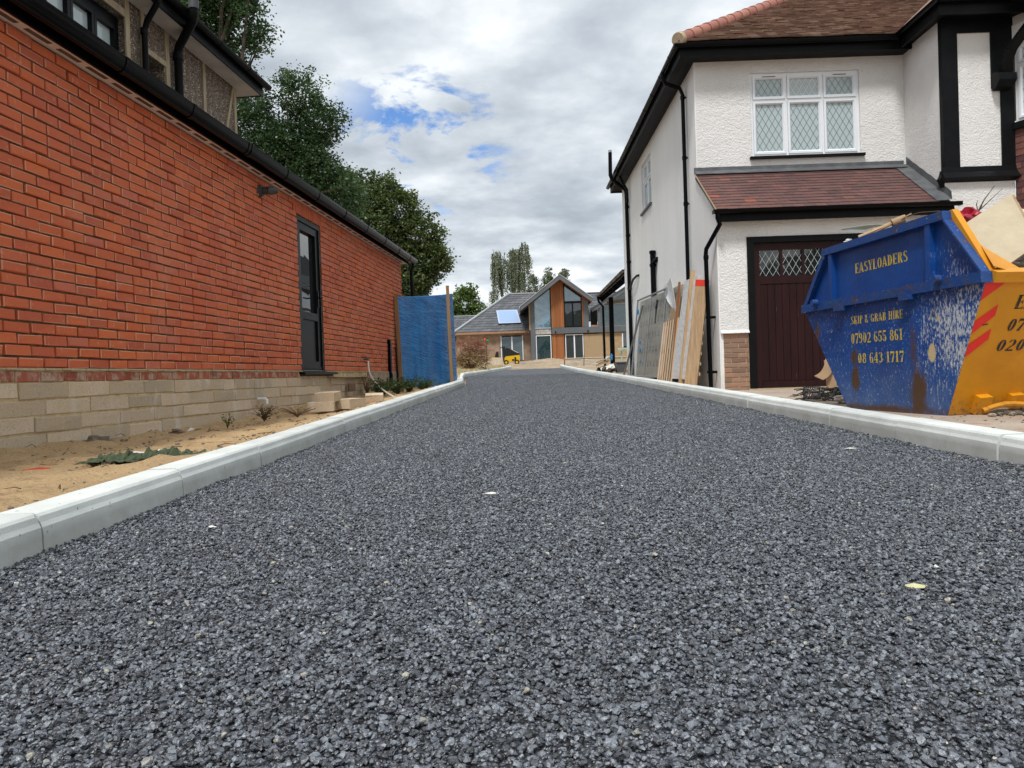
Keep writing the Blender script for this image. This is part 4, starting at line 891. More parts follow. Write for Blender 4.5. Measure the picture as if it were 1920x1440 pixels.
# canted tile-hung bay window further right
cd = Vector((.45, -.89, 0)).normalized(); cn = Vector((-.89, -.45, 0)).normalized(); c0 = Vector((4.545, YG-.005, 0))
def cp(u, z, d=0): p = c0+cd*u+cn*d; return (p.x, p.y, z)
mb = MB(); mb.prism([(0, GB-.1), (1.0, GB-.1), (1.0, 3.50), (0, 3.50)], lambda u, v_, d: cp(u, v_, d), -.25, -.002); mb.prism([(0, 4.86), (1.0, 4.86), (1.0, 5.23), (0, 5.23)], lambda u, v_, d: cp(u, v_, d), -.25, -.002); mb.box(5.1, 7.5, YG-.85, YG-.70, GB-.1, 5.1); mb.build('bay_cheek', 'smooth', WH)
for r in range(40):
    z = -.30+r*.096
    if z > 3.36: break
    u = -.0-(.085 if r % 2 else 0)
    while u < .95:
        a = max(u, .0); mb = MB()
        tile(mb, lambda q, s, h: cp(q, z+s, h), a+.0015, u+.17-.0015, 0, .15, th=.012, lift=.020, tint=random.random()); mb.build('hung_tile', 'tile_hung', WH); u += .17
mb = MB(); mb.prism([(0, 3.46), (1.0, 3.46), (1.0, 3.56), (0, 3.56)], lambda u, v_, d: cp(u, v_, d), 0, .06); mb.build('bay_sill', 'black_paint', WH)
mb = MB(); mb.prism([(0, 4.74), (1.0, 4.74), (1.0, 5.02), (0, 5.02)], lambda u, v_, d: cp(u, v_, d), 0, .035); mb.build('bay_head', 'smooth', WH)
UPV = tuple(cn)
casement_window(WH, 'window', lambda u, v_, d: cp(u, v_, .01+d), [.03, .95], [3.565, 4.42, 4.74], e=.05)
# external hall of the rear: canopy
RC = empty('rear_canopy', (3.10, 0, 0), -.0079, 'black-posted rear canopy with dark tiled roof behind the white house', 'canopy')
mb = MB(); CY0, CY1 = 20.95, 28.0; cxe, cze = .08, 2.90
mb.prism([(cxe, cze), (3.4, cze+2.45), (3.4, cze+2.35), (cxe, cze-.08)], lambda u, v_, d: (u, d, v_), CY0, CY1); mb.build('roof', 'black_paint', RC)
for r in range(18):
    mb = MB(); y = CY0+.2+r*.40
    mb.bar((cxe-.05, y, cze+.01), (.9, y, cze+.71), .33, .03); 
    if y < CY1: mb.build('roof_tile', 'black_pvc', RC)
mb = MB(); half_gutter(mb, cxe-.07, cze-.0, CY0, CY1+.05, .055); mb.build('gutter', 'black_pvc', RC, smooth=True)
for i in range(7):
    mb = MB(); y = CY0+.6+i*1.05; half_gutter(mb, cxe-.07, cze+.001, y-.03, y+.03, .062, thick=.007); mb.build('gutter_clip', 'black_pvc', RC, smooth=True)
mb = MB(); mb.bar((cxe+.02, CY1, cze-.16), (3.2, CY1, cze+2.2), .05, .22); mb.build('verge_board', 'black_paint', RC)
mb = MB(); mb.bar((cxe+.25, CY1-.2, cze-.30), (3.0, CY1-.2, cze-.02), .09, .12); mb.build('tie_beam', 'timber_pale', RC)
for i in range(6):
    mb = MB(); y = CY0+1+i*1.1; mb.bar((cxe+.15, y, cze-.05), (3.0, y, cze+2.0), .05, .12); mb.build('rafter', 'black_paint', RC)
mb = MB(); mb.box(cxe+.32, cxe+.48, CY1-.3, CY1-.14, -.2, cze-.1); mb.build('post', 'black_paint', RC)
mb = MB(); mb.tube([(cxe-.06, CY1-.05, cze-.05), (cxe-.04, CY1-.05, cze-.22), (cxe+.12, CY1-.05, cze-.42), (cxe+.13, CY1-.05, -.1)], .045, 10); mb.build('downpipe', 'black_pvc', RC, smooth=True)
mb = MB(); mb.tube([(1.35, CY1-.25, -.1), (1.33, CY1-.25, 3.3)], .035, 8); mb.build('post', 'black_paint', RC)
# ================================================================= skip
def arcp(cx, cy, rx, ry, a0, a1, n=8): return [(cx+rx*math.cos(R(a0+(a1-a0)*k/n)), cy+ry*math.sin(R(a0+(a1-a0)*k/n))) for k in range(n+1)]
def band(cx, cy, rx, ry, tx, ty, a0, a1, n=8):
    o = arcp(cx, cy, rx, ry, a0, a1, n); i = arcp(cx, cy, rx-tx, ry-ty, a0, a1, n)
    return [[o[k], o[k+1], i[k+1], i[k]] for k in range(n)]
def rect(a, b, c, d): return [[(a, b), (c, b), (c, d), (a, d)]]
def glyph(ch):
    T, S = .19, .07; w = .56
    def O(x0, x1, y0, y1, g=9): cx, cy, rx, ry = (x0+x1)/2, (y0+y1)/2, (x1-x0)/2, (y1-y0)/2; return band(cx, cy, rx, ry, T*.92, S, 90+g, 270-g)+band(cx, cy, rx, ry, T*.92, S, -90+g, 90-g)
    st = rect(.04, 0, .04+T, 1)
    ser = rect(0, 0, .30, S)+rect(0, 1-S, .30, 1)
    if ch == 'E': return st+ser+rect(.27, 0, .52, S)+rect(.27, 1-S, .52, 1)+rect(.26, .47, .42, .54)+[[(.46, 0), (.54, 0), (.54, .26)], [(.46, 1), (.54, 1), (.54, .74)], [(.39, .36), (.43, .36), (.43, .64), (.39, .64)]], .58
    if ch == 'F': return st+ser+rect(.27, 1-S, .52, 1), .56
    if ch == 'L': return st+ser+rect(.27, 0, .50, S)+[[(.42, 0), (.52, 0), (.52, .30)]], .56
    if ch == 'I': return rect(.06, 0, .06+T, 1)+rect(0, 0, .31, S)+rect(0, 1-S, .31, 1), .35
    if ch == 'H': return rect(.04, 0, .21, 1)+rect(.40, 0, .57, 1)+rect(.24, .46, .37, .54)+rect(0, 0, .25, S)+rect(0, 1-S, .25, 1)+rect(.36, 0, .61, S)+rect(.36, 1-S, .61, 1), .65
    if ch == 'K': return st+ser+[[(.27, .50), (.42, .98), (.52, .98), (.33, .52)], [(.27, .46), (.40, 0), (.62, 0), (.37, .60)]]+rect(.36, 1-S, .60, 1), .64
    if ch == 'A': return [[(.0, 0), (.09, 0), (.27, .90), (.27, 1), (.22, 1)], [(.29, 1), (.36, 1), (.62, 0), (.40, 0), (.29, .62)]]+rect(.15, .26, .37, .33)+rect(-.03, 0, .14, S)+rect(.36, 0, .66, S), .66
    if ch == 'Y': return [[(.19, 0), (.38, 0), (.38, .44), (.19, .44)], [(-.02, 1), (.20, 1), (.33, .48), (.20, .48)], [(.37, .48), (.50, 1), (.58, 1), (.40, .48)]]+rect(.12, 0, .45, S)+rect(.40, 1-S, .62, 1), .60
    if ch == 'N': return rect(.05, 0, .12, 1)+[[(.05, 1), (.24, 1), (.52, 0), (.40, 0)]]+rect(.50, 0, .57, 1), .62
    if ch == 'M': return rect(.05, 0, .12, 1), .6
    if ch in 'O': return O(.02, .60, 0, 1), .64
    if ch == '0': return O(.02, .50, 0, 1), .56
    if ch == 'G': return band(.30, .5, .28, .5, T*.92, S, 99, 261)+band(.30, .5, .28, .5, .12, S, 30, 81)+rect(.38, 0.03, .57, .44)+rect(.31, .40, .62, .46), .66
    if ch == 'D': return st+rect(0, 0, .24, S)+rect(0, 1-S, .24, 1)+band(.26, .5, .32, .5, T, S, -88, 88, 10), .62
    if ch == 'P': return st+rect(0, 0, .30, S)+rect(0, 1-S, .24, 1)+band(.26, .735, .27, .265, T*.85, S*.9, -88, 88), .56
    if ch == 'R': return st+rect(0, 0, .28, S)+rect(0, 1-S, .24, 1)+band(.26, .745, .26, .255, T*.85, S*.9, -88, 88)+[[(.27, .48), (.42, 0), (.62, 0), (.42, .52)]], .64
    if ch == 'B': return st+rect(0, 0, .24, S)+rect(0, 1-S, .24, 1)+band(.26, .755, .24, .245, T*.82, S*.9, -88, 88)+band(.26, .265, .29, .265, T*.88, S*.9, -88, 88), .60
    if ch == 'S': return band(.27, .735, .24, .265, T*.8, S, 95, 262)+band(.27, .735, .24, .265, .07, S, 25, 85)+band(.27, .265, .25, .265, T*.8, S, -85, 88)+band(.27, .265, .25, .265, .07, S, 205, 262)+[[(.10, .62), (.22, .68), (.46, .42), (.36, .34)]], .56
    if ch == '&': return O(.06, .40, .52, 1)+band(.24, .27, .24, .27, T*.7, S, 95, 350, 10)+[[(.12, .62), (.24, .66), (.60, .02), (.44, .02)]], .66
    if ch == '1': return rect(.14, 0, .14+T, 1)+rect(.05, 0, .42, S)+[[(.02, .82), (.14, .86), (.14, 1)]], .46
    if ch == '7': return [[(.12, 0), (.32, 0), (.50, .84), (.42, .84)]]+rect(.02, .82, .50, 1)+[[(.0, .66), (.05, .66), (.05, 1), (.0, 1)]], .54
    if ch == '2': return band(.26, .70, .24, .30, T*.9, S, -40, 81, 8)+band(.26, .70, .24, .30, .10, S, 99, 170)+[[(.32, .52), (.46, .52), (.12, .12), (.02, .12)]]+rect(.02, 0, .50, .14), .56
    if ch == '3': return band(.24, .74, .24, .26, T*.8, S, -80, 81)+band(.24, .74, .24, .26, .09, S, 99, 160)+band(.24, .27, .26, .27, T*.85, S, -81, 80)+band(.24, .27, .26, .27, .09, S, 200, 261), .54
    if ch == '4': return rect(.26, 0, .26+T*.9, 1)+[[(.0, .24), (.05, .24), (.26, .80), (.26, 1)]]+rect(0, .24, .24, .32)+rect(.44, .24, .52, .32)+rect(.18, 0, .50, S), .55
    if ch == '5': return rect(.04, .50, .11, 1)+rect(.04, .84, .46, 1)+band(.25, .31, .25, .31, T*.9, S, -81, 110)+band(.25, .31, .25, .31, .09, S, 190, 261), .55
    if ch == '6': return band(.26, .5, .25, .5, T*.9, S, 99, 261)+band(.27, .28, .24, .28, T*.85, S, -81, 81)+band(.27, .80, .22, .20, .08, S, 10, 81)+rect(.22, .5, .30, .56), .56
    if ch == '9': return band(.26, .5, .25, .5, T*.9, S, -81, 81)+band(.25, .72, .24, .28, T*.85, S, 99, 261)+band(.25, .20, .22, .20, .08, S, 190, 261)+rect(.22, .44, .30, .5), .56
    if ch == '8': return band(.27, .745, .22, .255, T*.8, S, 99, 261)+band(.27, .745, .22, .255, T*.8, S, -81, 81)+band(.27, .265, .26, .265, T*.85, S, 99, 261)+band(.27, .265, .26, .265, T*.85, S, -81, 81), .56
    if ch == 'e': return [], .5
    return [], .30
def lettering(parent, text, fn, x0, x1, h, mat, name='lettering', slant=0.0):
    adv = []; tot = 0
    for ch in text: g, w = glyph(ch); adv.append((tot, g)); tot += w+.06
    sx = (x1-x0)/(tot-.06); mb = MB()
    for o, g in adv:
        for poly in g:
            vs = [fn(x0+(o+px)*sx+slant*py*h, py*h) for px, py in poly]; mb.add(vs, [tuple(range(len(vs)))])
    return mb.build(name, mat, parent)

# paint: blue side with chips, scratches, splashes and rust; yellow end with scratches
SK = empty('skip', (2.726, 4.66, -.345), .1214, 'battered blue and yellow waste skip loaded with rubbish in front of the garage', 'skip')
m = M('chipped_blue_paint'); tcn = m.n('ShaderNodeTexCoord'); ob = tcn.outputs['Object']; sp = m.sep(ob); l, z = sp[1], sp[2]
c = m.mix(m.ramp(m.noise(2.5, 5, .6, ob), [(.35, 0), (.65, 1)]), (.005, .066, .28), (.006, .046, .21))
fade = m.math('MULTIPLY', m.math('SUBTRACT', .42, z), 1.5, True); c = m.mix(m.math('MULTIPLY', fade, m.ramp(m.noise(6, 5, .7, ob), [(.35, .3), (.65, 1)])), c, (.12, .19, .32))
def blob(l0, z0, rl, rz_, amp=1.0, nz=.35):
    dl = m.math('DIVIDE', m.math('SUBTRACT', l, l0), rl); dz = m.math('DIVIDE', m.math('SUBTRACT', z, z0), rz_)
    d = m.math('SQRT', m.math('ADD', m.math('MULTIPLY', dl, dl), m.math('MULTIPLY', dz, dz)))
    d = m.math('ADD', d, m.math('MULTIPLY', m.math('SUBTRACT', m.noise(14, 5, .65, ob), .5), nz*4)); return m.math('MULTIPLY', m.math('SUBTRACT', 1.15, d), amp*2.2, True)
near = blob(-.12, .50, .44, .46, .30, .15)
near2 = m.math('MULTIPLY', blob(-.04, 1.0, .16, .13, .30, .2), .30)
nr_ = m.math('MAXIMUM', near, near2); cn_ = m.math('ADD', m.noise(62, 6, .8, m.mapv((1, 1, .42), src=ob)), m.math('MULTIPLY', nr_, .20))
cn_ = m.math('ADD', cn_, m.math('MULTIPLY', m.math('SUBTRACT', m.noise(9, 4, .6, m.mapv((1, 1, .6), src=ob)), .5), .35)); chips = m.ramp(cn_, [(.600, 0), (.635, .85), (.70, 1)])
chips2 = m.ramp(m.noise(60, 4, .75, m.mapv((1, 1, .5), src=ob)), [(.595, 0), (.63, 1)])
c = m.mix(m.math('MULTIPLY', chips, m.math('MULTIPLY', nr_, 3.0, True)), c, (.55, .57, .56)); lowm = m.math('MULTIPLY', m.math('SUBTRACT', .84, z), 30, True)
c = m.mix(m.math('MULTIPLY', m.math('MULTIPLY', chips2, .75), lowm), c, (.42, .45, .47))
scr = m.ramp(m.noise(5, 8, .75, m.mapv((6, 6, 30), rot=(R(35), 0, 0), src=ob)), [(.615, 0), (.66, .7)]); c = m.mix(m.math('MULTIPLY', scr, lowm), c, (.38, .46, .55))
scr = m.ramp(m.noise(5, 8, .75, m.mapv((6, 36, 5), rot=(R(-12), 0, 0), src=ob)), [(.63, 0), (.67, .6)]); c = m.mix(m.math('MULTIPLY', scr, .8), c, (.30, .38, .50))
for q in ((.985, .40, .055, .07, .7), (.975, .23, .06, .10, 1), (.26, .14, .085, .16, .9), (.30, .42, .05, .20, .35), (1.5, .62, .05, .1, .5), (.65, .02, .9, .035, .5)): c = m.mix(blob(*q), c, (.085, .045, .022))
c = m.mix(blob(.118, .40, .034, .058, 2.0, .08), c, (.56, .44, .24)); c = m.mix(blob(.05, .62, .012, .018, 2.0, .08), c, (.56, .44, .24))
m.set(col=c, rough=.42, spec=.4); m.bump(m.math('ADD', m.noise(3.5, 4, .5, ob), m.math('MULTIPLY', m.noise(50, 4, .6, ob), .06)), .012); MAT['skip_blue'] = m.m
m = M('blue_rim_paint'); c = m.mix(m.ramp(m.noise(4, 6, .65), [(.35, 0), (.65, 1)]), (.006, .055, .25), (.015, .06, .19)); c = m.mix(m.ramp(m.noise(13, 6, .7), [(.56, 0), (.64, .9)]), c, (.09, .05, .028)); c = m.mix(m.ramp(m.noise(40, 4, .7), [(.64, 0), (.68, .8)]), c, (.34, .37, .4))
m.set(col=c, rough=.5, spec=.4); m.bump(m.noise(30, 5, .6), .004); MAT['skip_rim'] = m.m
m = M('scratched_yellow_paint'); c = m.mix(m.ramp(m.noise(3, 5, .6), [(.35, 0), (.65, 1)]), (.68, .29, .008), (.58, .235, .006))
c = m.mix(m.ramp(m.noise(7, 9, .72, m.mapv((1, 1, 3.0), rot=(0, .35, 0))), [(.672, 0), (.685, .85)]), c, (.10, .045, .015)); c = m.mix(m.ramp(m.noise(60, 4, .7), [(.70, 0), (.73, .8)]), c, (.13, .055, .02))
sp = m.sep(); c = m.mix(m.math('MULTIPLY', m.math('SUBTRACT', -.22, sp[2]), 7, True), c, m.mix(m.ramp(m.noise(24, 5, .7), [(.48, 0), (.58, 1)]), (.50, .23, .03), (.12, .065, .035)))
m.set(col=c, rough=.42, spec=.4); m.bump(m.math('ADD', m.noise(3.0, 4, .5), m.math('MULTIPLY', m.noise(40, 4, .6), .08)), .012); MAT['skip_yellow'] = m.m
MAT['skip_letter'] = simple('worn_yellow_stencil', (.70, .50, .04), (.58, .42, .05), 30, .55, .3)
m = M('worn_yellow_stencil_paint'); c = m.mix(m.ramp(m.noise(70, 5, .75), [(.50, 0), (.60, .8)]), (.70, .50, .04), (.15, .20, .18)); m.set(col=c, rough=.55); MAT['skip_letter_worn'] = m.m
m = M('black_stencil_paint'); c = m.mix(m.ramp(m.noise(50, 5, .75), [(.56, 0), (.66, .8)]), (.010, .012, .016), (.35, .18, .02)); m.set(col=c, rough=.5); MAT['skip_black'] = m.m
MAT['chevron_red'] = simple('reflective_red', (.80, .02, .012), (.70, .02, .012), 6, .35, .5)
WX = 1.35
B0, B1, FL0, FL1, ZF, E0, E1, ZTOP = 0.0, 1.083, -.355, 1.695, .84, -.03, 1.365, 1.282
def sheet(mb, pts, fn, a, b): mb.prism(pts, fn, a, b)
side = lambda u, v_, d: (d, u, v_)
for x0_, nm in ((0, 1), (WX, -1)):
    s = nm
    mb = MB(); mb.prism([(B0, 0), (B1, 0), (FL1-.012, ZF-.04), (FL0+.012, ZF-.04)], side, x0_, x0_+.008*s); mb.build('side_panel', 'skip_blue', SK)
    mb = MB(); mb.prism([(FL0+.03, ZF+.02), (FL1-.03, ZF+.02), (E1-.012, ZTOP-.03), (E0+.012, ZTOP-.03)], side, x0_+.022*s, x0_+.030*s); mb.build('side_panel', 'skip_blue', SK)
    rim = MB(); o0, o1 = x0_-.030*s, x0_+.045*s
    def bb(a, b, w): rim.bar((x0_+.006*s, *a), (x0_+.006*s, *b), w, .060, upv=(1, 0, 0))
    rim.prism([(FL0, ZF-.045), (FL1, ZF-.045), (FL1-.004, ZF+.02), (FL0+.004, ZF+.02)], side, o0, o1)
    rim.build('flange', 'skip_rim', SK)
    rim = MB(); rim.prism([(E0-.01, ZTOP-.055), (E1+.01, ZTOP-.055), (E1, ZTOP), (E0, ZTOP)], side, x0_-.020*s, x0_+.050*s); rim.build('top_rail', 'skip_rim', SK)
    for (a, b) in (((FL0+.012, ZF+.021), (E0-.010, ZTOP-.056)), ((FL1-.012, ZF+.021), (E1+.010, ZTOP-.056))):
        rim = MB(); dirn = 1 if a[0] < b[0] else -1; k = .016 if dirn > 0 else .050
        rim.prism([(a[0], a[1]), (b[0], b[1]), (b[0]+k*dirn, b[1]), (a[0]+k*1.15*dirn, a[1])] if dirn > 0 else [(a[0], a[1]), (a[0]-k*1.15, a[1]), (b[0]-k, b[1]), (b[0], b[1])], side, x0_-.018*s, x0_+.040*s); rim.build('raking_rail', 'skip_rim', SK)
    for u in (.118, 1.262):
        rim = MB(); rim.box(min(x0_-.014*s, x0_+.022*s), max(x0_-.014*s, x0_+.022*s), u-.024, u+.024, ZF+.022, ZTOP-.057); rim.build('stiffener', 'skip_blue', SK)
    for u in (-.005, 1.446):
        rim = MB(); rim.tube([(x0_-.03*s, u, ZF+.018), (x0_-.072*s, u, ZF+.018)], [.030, .026], 12); rim.build('lifting_pin', 'skip_rim', SK, smooth=True)
    for u in (.315, 1.113):
        rim = MB(); rim.box(min(x0_-.052*s, x0_), max(x0_-.052*s, x0_), u-.055, u+.055, ZF-.078, ZF-.046); rim.build('chain_lug', 'skip_rim', SK)
# yellow ends
def yend(x, v_, d=0, near=True):
    k = v_/.9138; n_ = Vector((0, -.84, -.355)).normalized()
    p = Vector((x, -.355*k, .84*k))+n_*d
    if not near: p.y = 1.083-p.y*1.724 if False else 1.083+(.612)*k-n_.y*d*0
    return tuple(p)
for near in (True, False):
    mb = MB(); fn = lambda u, v_, d: yend(u, v_, d, near)
    mb.prism([(.0085, .005), (WX-.0085, .005), (WX-.0085, .87), (.0085, .87)], fn, -.008, .0); mb.build('end_panel', 'skip_yellow', SK)
mb = MB(); mb.prism([(.046, .872), (WX-.046, .872), (WX-.046, .935), (.046, .935)], lambda u, v_, d: yend(u, v_, d), -.06, .028); mb.build('end_rim', 'skip_yellow', SK)
mb = MB(); mb.box(.046, WX-.046, FL1-.06, FL1+.01, ZF-.03, ZF+.02); mb.build('end_rim', 'skip_yellow', SK)
# yellow inner edge of the raised near side
mb = MB(); mb.prism([(FL0+.015, ZF+.022), (FL0+.045, ZF+.015), (E0+.03, ZTOP+.003), (E0-.012, ZTOP+.006)], side, .041, .085); mb.build('edge_strip', 'skip_yellow', SK)
mb = MB(); mb.add([(.05, FL0+.0, ZF+.05), (.42, FL0+.06, ZF-.035), (.40, FL0+.22, ZF-.02), (.085, FL0+.14, ZF+.20)], [(0, 1, 2, 3)]); mb.add([(.05, FL0-.0, ZF+.046), (.42, FL0+.06, ZF-.04), (.40, FL0+.22, ZF-.025), (.085, FL0+.14, ZF+.195)], [(3, 2, 1, 0)]); mb.build('corner_gusset', 'skip_yellow', SK)
mb = MB(); mb.box(.01, WX-.01, .0, B1, .004, .012); mb.build('floor', 'skip_yellow', SK)
for x0_ in (.155, .385, .93, 1.16):
    mb = MB(); mb.prism([(x0_, .02), (x0_+.10, .02), (x0_+.085, .145), (x0_+.0, .14)], lambda u, v_, d: yend(u, v_, d), .0, .05 if x0_ == .155 else .035); mb.build('end_lug', 'skip_yellow', SK)
mb = MB(); pth = [yend(.19+.07*i, .055+.02*math.sin(i*.9)+.010*i*(1 if i < 6 else .6), .055) for i in range(12)]; mb.tube(pth, .017, 8); mb.build('tow_bar', 'skip_yellow', SK, smooth=True)
mb = MB(); mb.prism([(.16, .0), (WX-.05, -.0), (WX-.05, .05), (.30, .05)], lambda u, v_, d: yend(u, v_, d), .01, .035); mb.build('skid', 'rubble', SK)
sfn = lambda l0, z0, x_=-.0025: (lambda u, v_: (x_, l0-u, z0+v_))
lettering(SK, 'EASYLOADERS', sfn(.972, 1.030, .0205), 0, .612, .075, 'skip_letter')
lettering(SK, 'SKIP & GRAB HIRE', sfn(1.008, .648), 0, .616, .060, 'skip_letter_worn')
lettering(SK, '07902 655 861', sfn(1.012, .500), 0, .610, .078, 'skip_letter_worn')
lettering(SK, '08 643 1717', sfn(.930, .350), 0, .536, .076, 'skip_letter_worn')
yfn = lambda v0: (lambda u, v_: yend(u, v0+v_, .0025))
lettering(SK, 'EASYLOADERS', yfn(.700), .245, .95, .085, 'skip_black', slant=.12)
lettering(SK, '07902 655 861', yfn(.560), .232, .93, .078, 'skip_black', slant=.22)
lettering(SK, '0208 643 1717', yfn(.430), .200, .95, .075, 'skip_black', slant=.22)
mb = MB()
for a in (.425, .575, .725):
    vs = [yend(.010, a-.03, .002), yend(.135, a+.085, .002), yend(.135, a+.155 if a < .7 else a+.142, .002), yend(.010, a+.055, .002)]
    if a > .7: vs = [yend(.016, .755, .002), yend(.10, .865, .002), yend(.018, .865, .002)][:3]; vs = [yend(.012, .755, .002), yend(.135, .858, .002), yend(.135, .866, .002), yend(.012, .866, .002)]
    mb.add(vs, [(0, 1, 2, 3)])
mb.build('chevron_marking', 'chevron_red', SK)
mb = MB(); mb.add([yend(.065, .60, .0028), yend(.10, .603, .0028), yend(.108, .612, .0028), yend(.070, .609, .0028)], [(0, 1, 2, 3)]); mb.build('sticker_mark', 'skip_black', SK)
# contents and litter
def skloc(x, l_, z_): p = Matrix.Rotation(.1214, 4, 'Z') @ Vector((x, l_, z_)); return Vector((2.726, 4.66, -.345))+p
def lump(mb, c, r, n=2, tint=.5, sq=(1, 1, 1), amp=.35, seed=None):
    bm = bmesh.new(); bmesh.ops.create_icosphere(bm, subdivisions=n, radius=1); sd_ = seed if seed is not None else random.random()*50; vs = []
    for v_ in bm.verts:
        k = 1+amp*noise.noise(v_.co*1.3+Vector((sd_, sd_, 0)))*2; p = v_.co*k; vs.append((c[0]+p.x*r*sq[0], c[1]+p.y*r*sq[1], c[2]+p.z*r*sq[2]))
    mb.add(vs, [tuple(v_.index for v_ in f.verts) for f in bm.faces], tint); bm.free()
mb = MB()
for i in range(150):
    x = random.uniform(.22, 1.12); y = random.uniform(.0, 1.25); p = skloc(x, y, .74+.22*math.sin(x*2.4)*max(0, math.sin((y+.2)*2))+random.uniform(-.05, .06)); lump(mb, p, random.uniform(.04, .12), 1, random.random())
tag(mb.build('skip_rubble', 'rubble'), 'broken rubble heaped inside the blue and yellow skip', kind='stuff')
def item(mb, name, mat, label, cat, group=None, smooth=False, kind=None):
    o = mb.build(name, mat, smooth=smooth); return tag(o, label, cat, group, kind)
def slab(mb, corners, th, tint=.5, bend=0):
    a, b, c, d = [Vector(p) for p in corners]; n = (b-a).cross(d-a).normalized()*th; N = 6; vs = []
    for q in (0, 1):
        for j in range(N+1):
            for i in range(N+1):
                u, v_ = i/N, j/N; p = a*(1-u)*(1-v_)+b*u*(1-v_)+c*u*v_+d*(1-u)*v_; vs.append(p+n*q+n.normalized()*bend*(math.sin(u*3.1)*.7+math.sin(v_*5+u)*.3))
    M_ = (N+1)**2; fs = []
    for j in range(N):
        for i in range(N):
            k = j*(N+1)+i; fs += [(k, k+N+1, k+N+2, k+1), (M_+k, M_+k+1, M_+k+N+2, M_+k+N+1)]
    for i in range(N):
        k = i; fs += [(k, k+1, M_+k+1, M_+k)]; k = N*(N+1)+i; fs += [(k+1, k, M_+k, M_+k+1)]; k = i*(N+1); fs += [(k+N+1, k, M_+k, M_+k+N+1)]; k = i*(N+1)+N; fs += [(k, k+N+1, M_+k+N+1, M_+k)]
    mb.add(vs, fs, tint)
def crumple(mb, c, r, sq=(1, 1, 1), tint=.5, n=4, amp=.5):
    bm = bmesh.new(); bmesh.ops.create_icosphere(bm, subdivisions=n, radius=1); s = random.random()*40; vs = []
    for v_ in bm.verts:
        q = noise.turbulence(v_.co*1.8+Vector((s, 0, s)), 4, False); k = .7+amp*q; p = v_.co*k; vs.append((c[0]+p.x*r*sq[0], c[1]+p.y*r*sq[1], c[2]+p.z*r*sq[2]))
    mb.add(vs, [tuple(v_.index for v_ in f.verts) for f in bm.faces], tint); bm.free()
mb = MB(); slab(mb, [(2.835, 4.78, .80), (2.78, 4.47, .41), (3.28, 4.61, .69), (3.335, 4.92, 1.078)], .022); cb_ = item(mb, 'chipboard_sheet', 'plaster_board', 'stained chipboard sheet sticking up out of the skip', 'board')
mb = MB(); a, b = Vector((3.345, 4.92, 1.080)), Vector((3.290, 4.60, .692))
for i in range(14): mb.bar(a.lerp(b, i/14), a.lerp(b, (i+1)/14), .026+random.uniform(0, .010), .012+random.uniform(0, .010), tint=random.random())
mb.build('frayed_edge', 'cardboard', cb_)
mb = MB(); crumple(mb, (3.15, 5.10, .93), .16, (1.25, 1, .75)); item(mb, 'rubbish_bag', 'red_bag', 'crimson printed plastic bag in the skip behind the chipboard sheet', 'bag', smooth=True)
mb = MB(); crumple(mb, (3.27, 5.02, .93), .085, (1.3, 1, .6)); item(mb, 'plastic_film', 'white_film', 'pale plastic film tucked beside the crimson bag in the skip', 'plastic film', smooth=True)
mb = MB(); T = [(3.27, 5.22, .86), (3.30, 5.2, 1.04), (3.345, 5.2, 1.12), (3.42, 5.2, 1.215)]; mb.tube(T, [.006, .005, .004, .002], 5); mb.tube([(3.30, 5.2, 1.04), (3.38, 5.2, 1.11), (3.475, 5.2, 1.195)], [.004, .003, .0015], 5); mb.tube([(3.30, 5.2, 1.03), (3.29, 5.2, 1.09), (3.30, 5.2, 1.12)], [.003, .003, .0015], 5); mb.tube([(3.31, 5.2, 1.05), (3.335, 5.21, 1.08), (3.33, 5.2, 1.11)], [.003, .002, .001], 5)
item(mb, 'twig', 'twig', 'bare forked twig rising from the skip against the white wall', 'twig')
mb = MB(); mb.tube([(2.66, 5.62, .955), (2.80, 5.55, 1.01), (2.95, 5.5, 1.085)], [.020, .018, .012], 6); mb.bar((2.70, 5.60, .955), (2.97, 5.45, 1.09), .02, .008); item(mb, 'timber_offcut', 'wood_light', 'pale splintered timber strip lying over the skip rim', 'timber offcut')
mb = MB(); mb.tube([(2.86, 5.52, 1.035), (2.94, 5.50, 1.062)], [.030, .032], 10); item(mb, 'cardboard_tube', 'cardboard', 'short brown cardboard roll on top of the skip rim', 'tube', smooth=True)
mb = MB(); mb.tube([(2.93, 5.5, 1.07), (3.0, 5.4, 1.085), (3.08, 5.3, 1.07), (3.15, 5.2, 1.03)], .004, 5); item(mb, 'wire', 'twig', 'thin brown wire arching over the skip behind the rim', 'wire')
mb = MB(); slab(mb, [(2.63, 5.92, 1.072), (2.82, 5.66, 1.055), (2.90, 5.60, 1.04), (2.80, 5.80, 1.05)], .002, bend=.01); mb.bar((2.66, 5.90, 1.07), (2.80, 5.72, 1.00), .01, .004); item(mb, 'plastic_strip', 'clear_strip', 'pale green plastic strip poking over the far end of the skip', 'plastic strip')
mb = MB(); crumple(mb, (2.71, 5.90, .965), .050, (1, .8, .8), n=3); item(mb, 'foam_scrap', 'white_film', 'white foam scrap on the left end of the skip rim', 'scrap', smooth=True)
mb = MB(); mb.bar((2.69, 5.86, .93), (2.675, 5.84, .87), .006, .003); item(mb, 'string', 'white_film', 'thin white string hanging over the blue skip rim', 'string')
mb = MB(); slab(mb, [(3.36, 5.00, .70), (3.62, 4.95, .72), (3.60, 5.05, 1.00), (3.38, 5.05, 1.03)], .012); item(mb, 'laminate_sheet', 'mark_white', 'white laminate sheet standing behind the right edge of the chipboard', 'board')
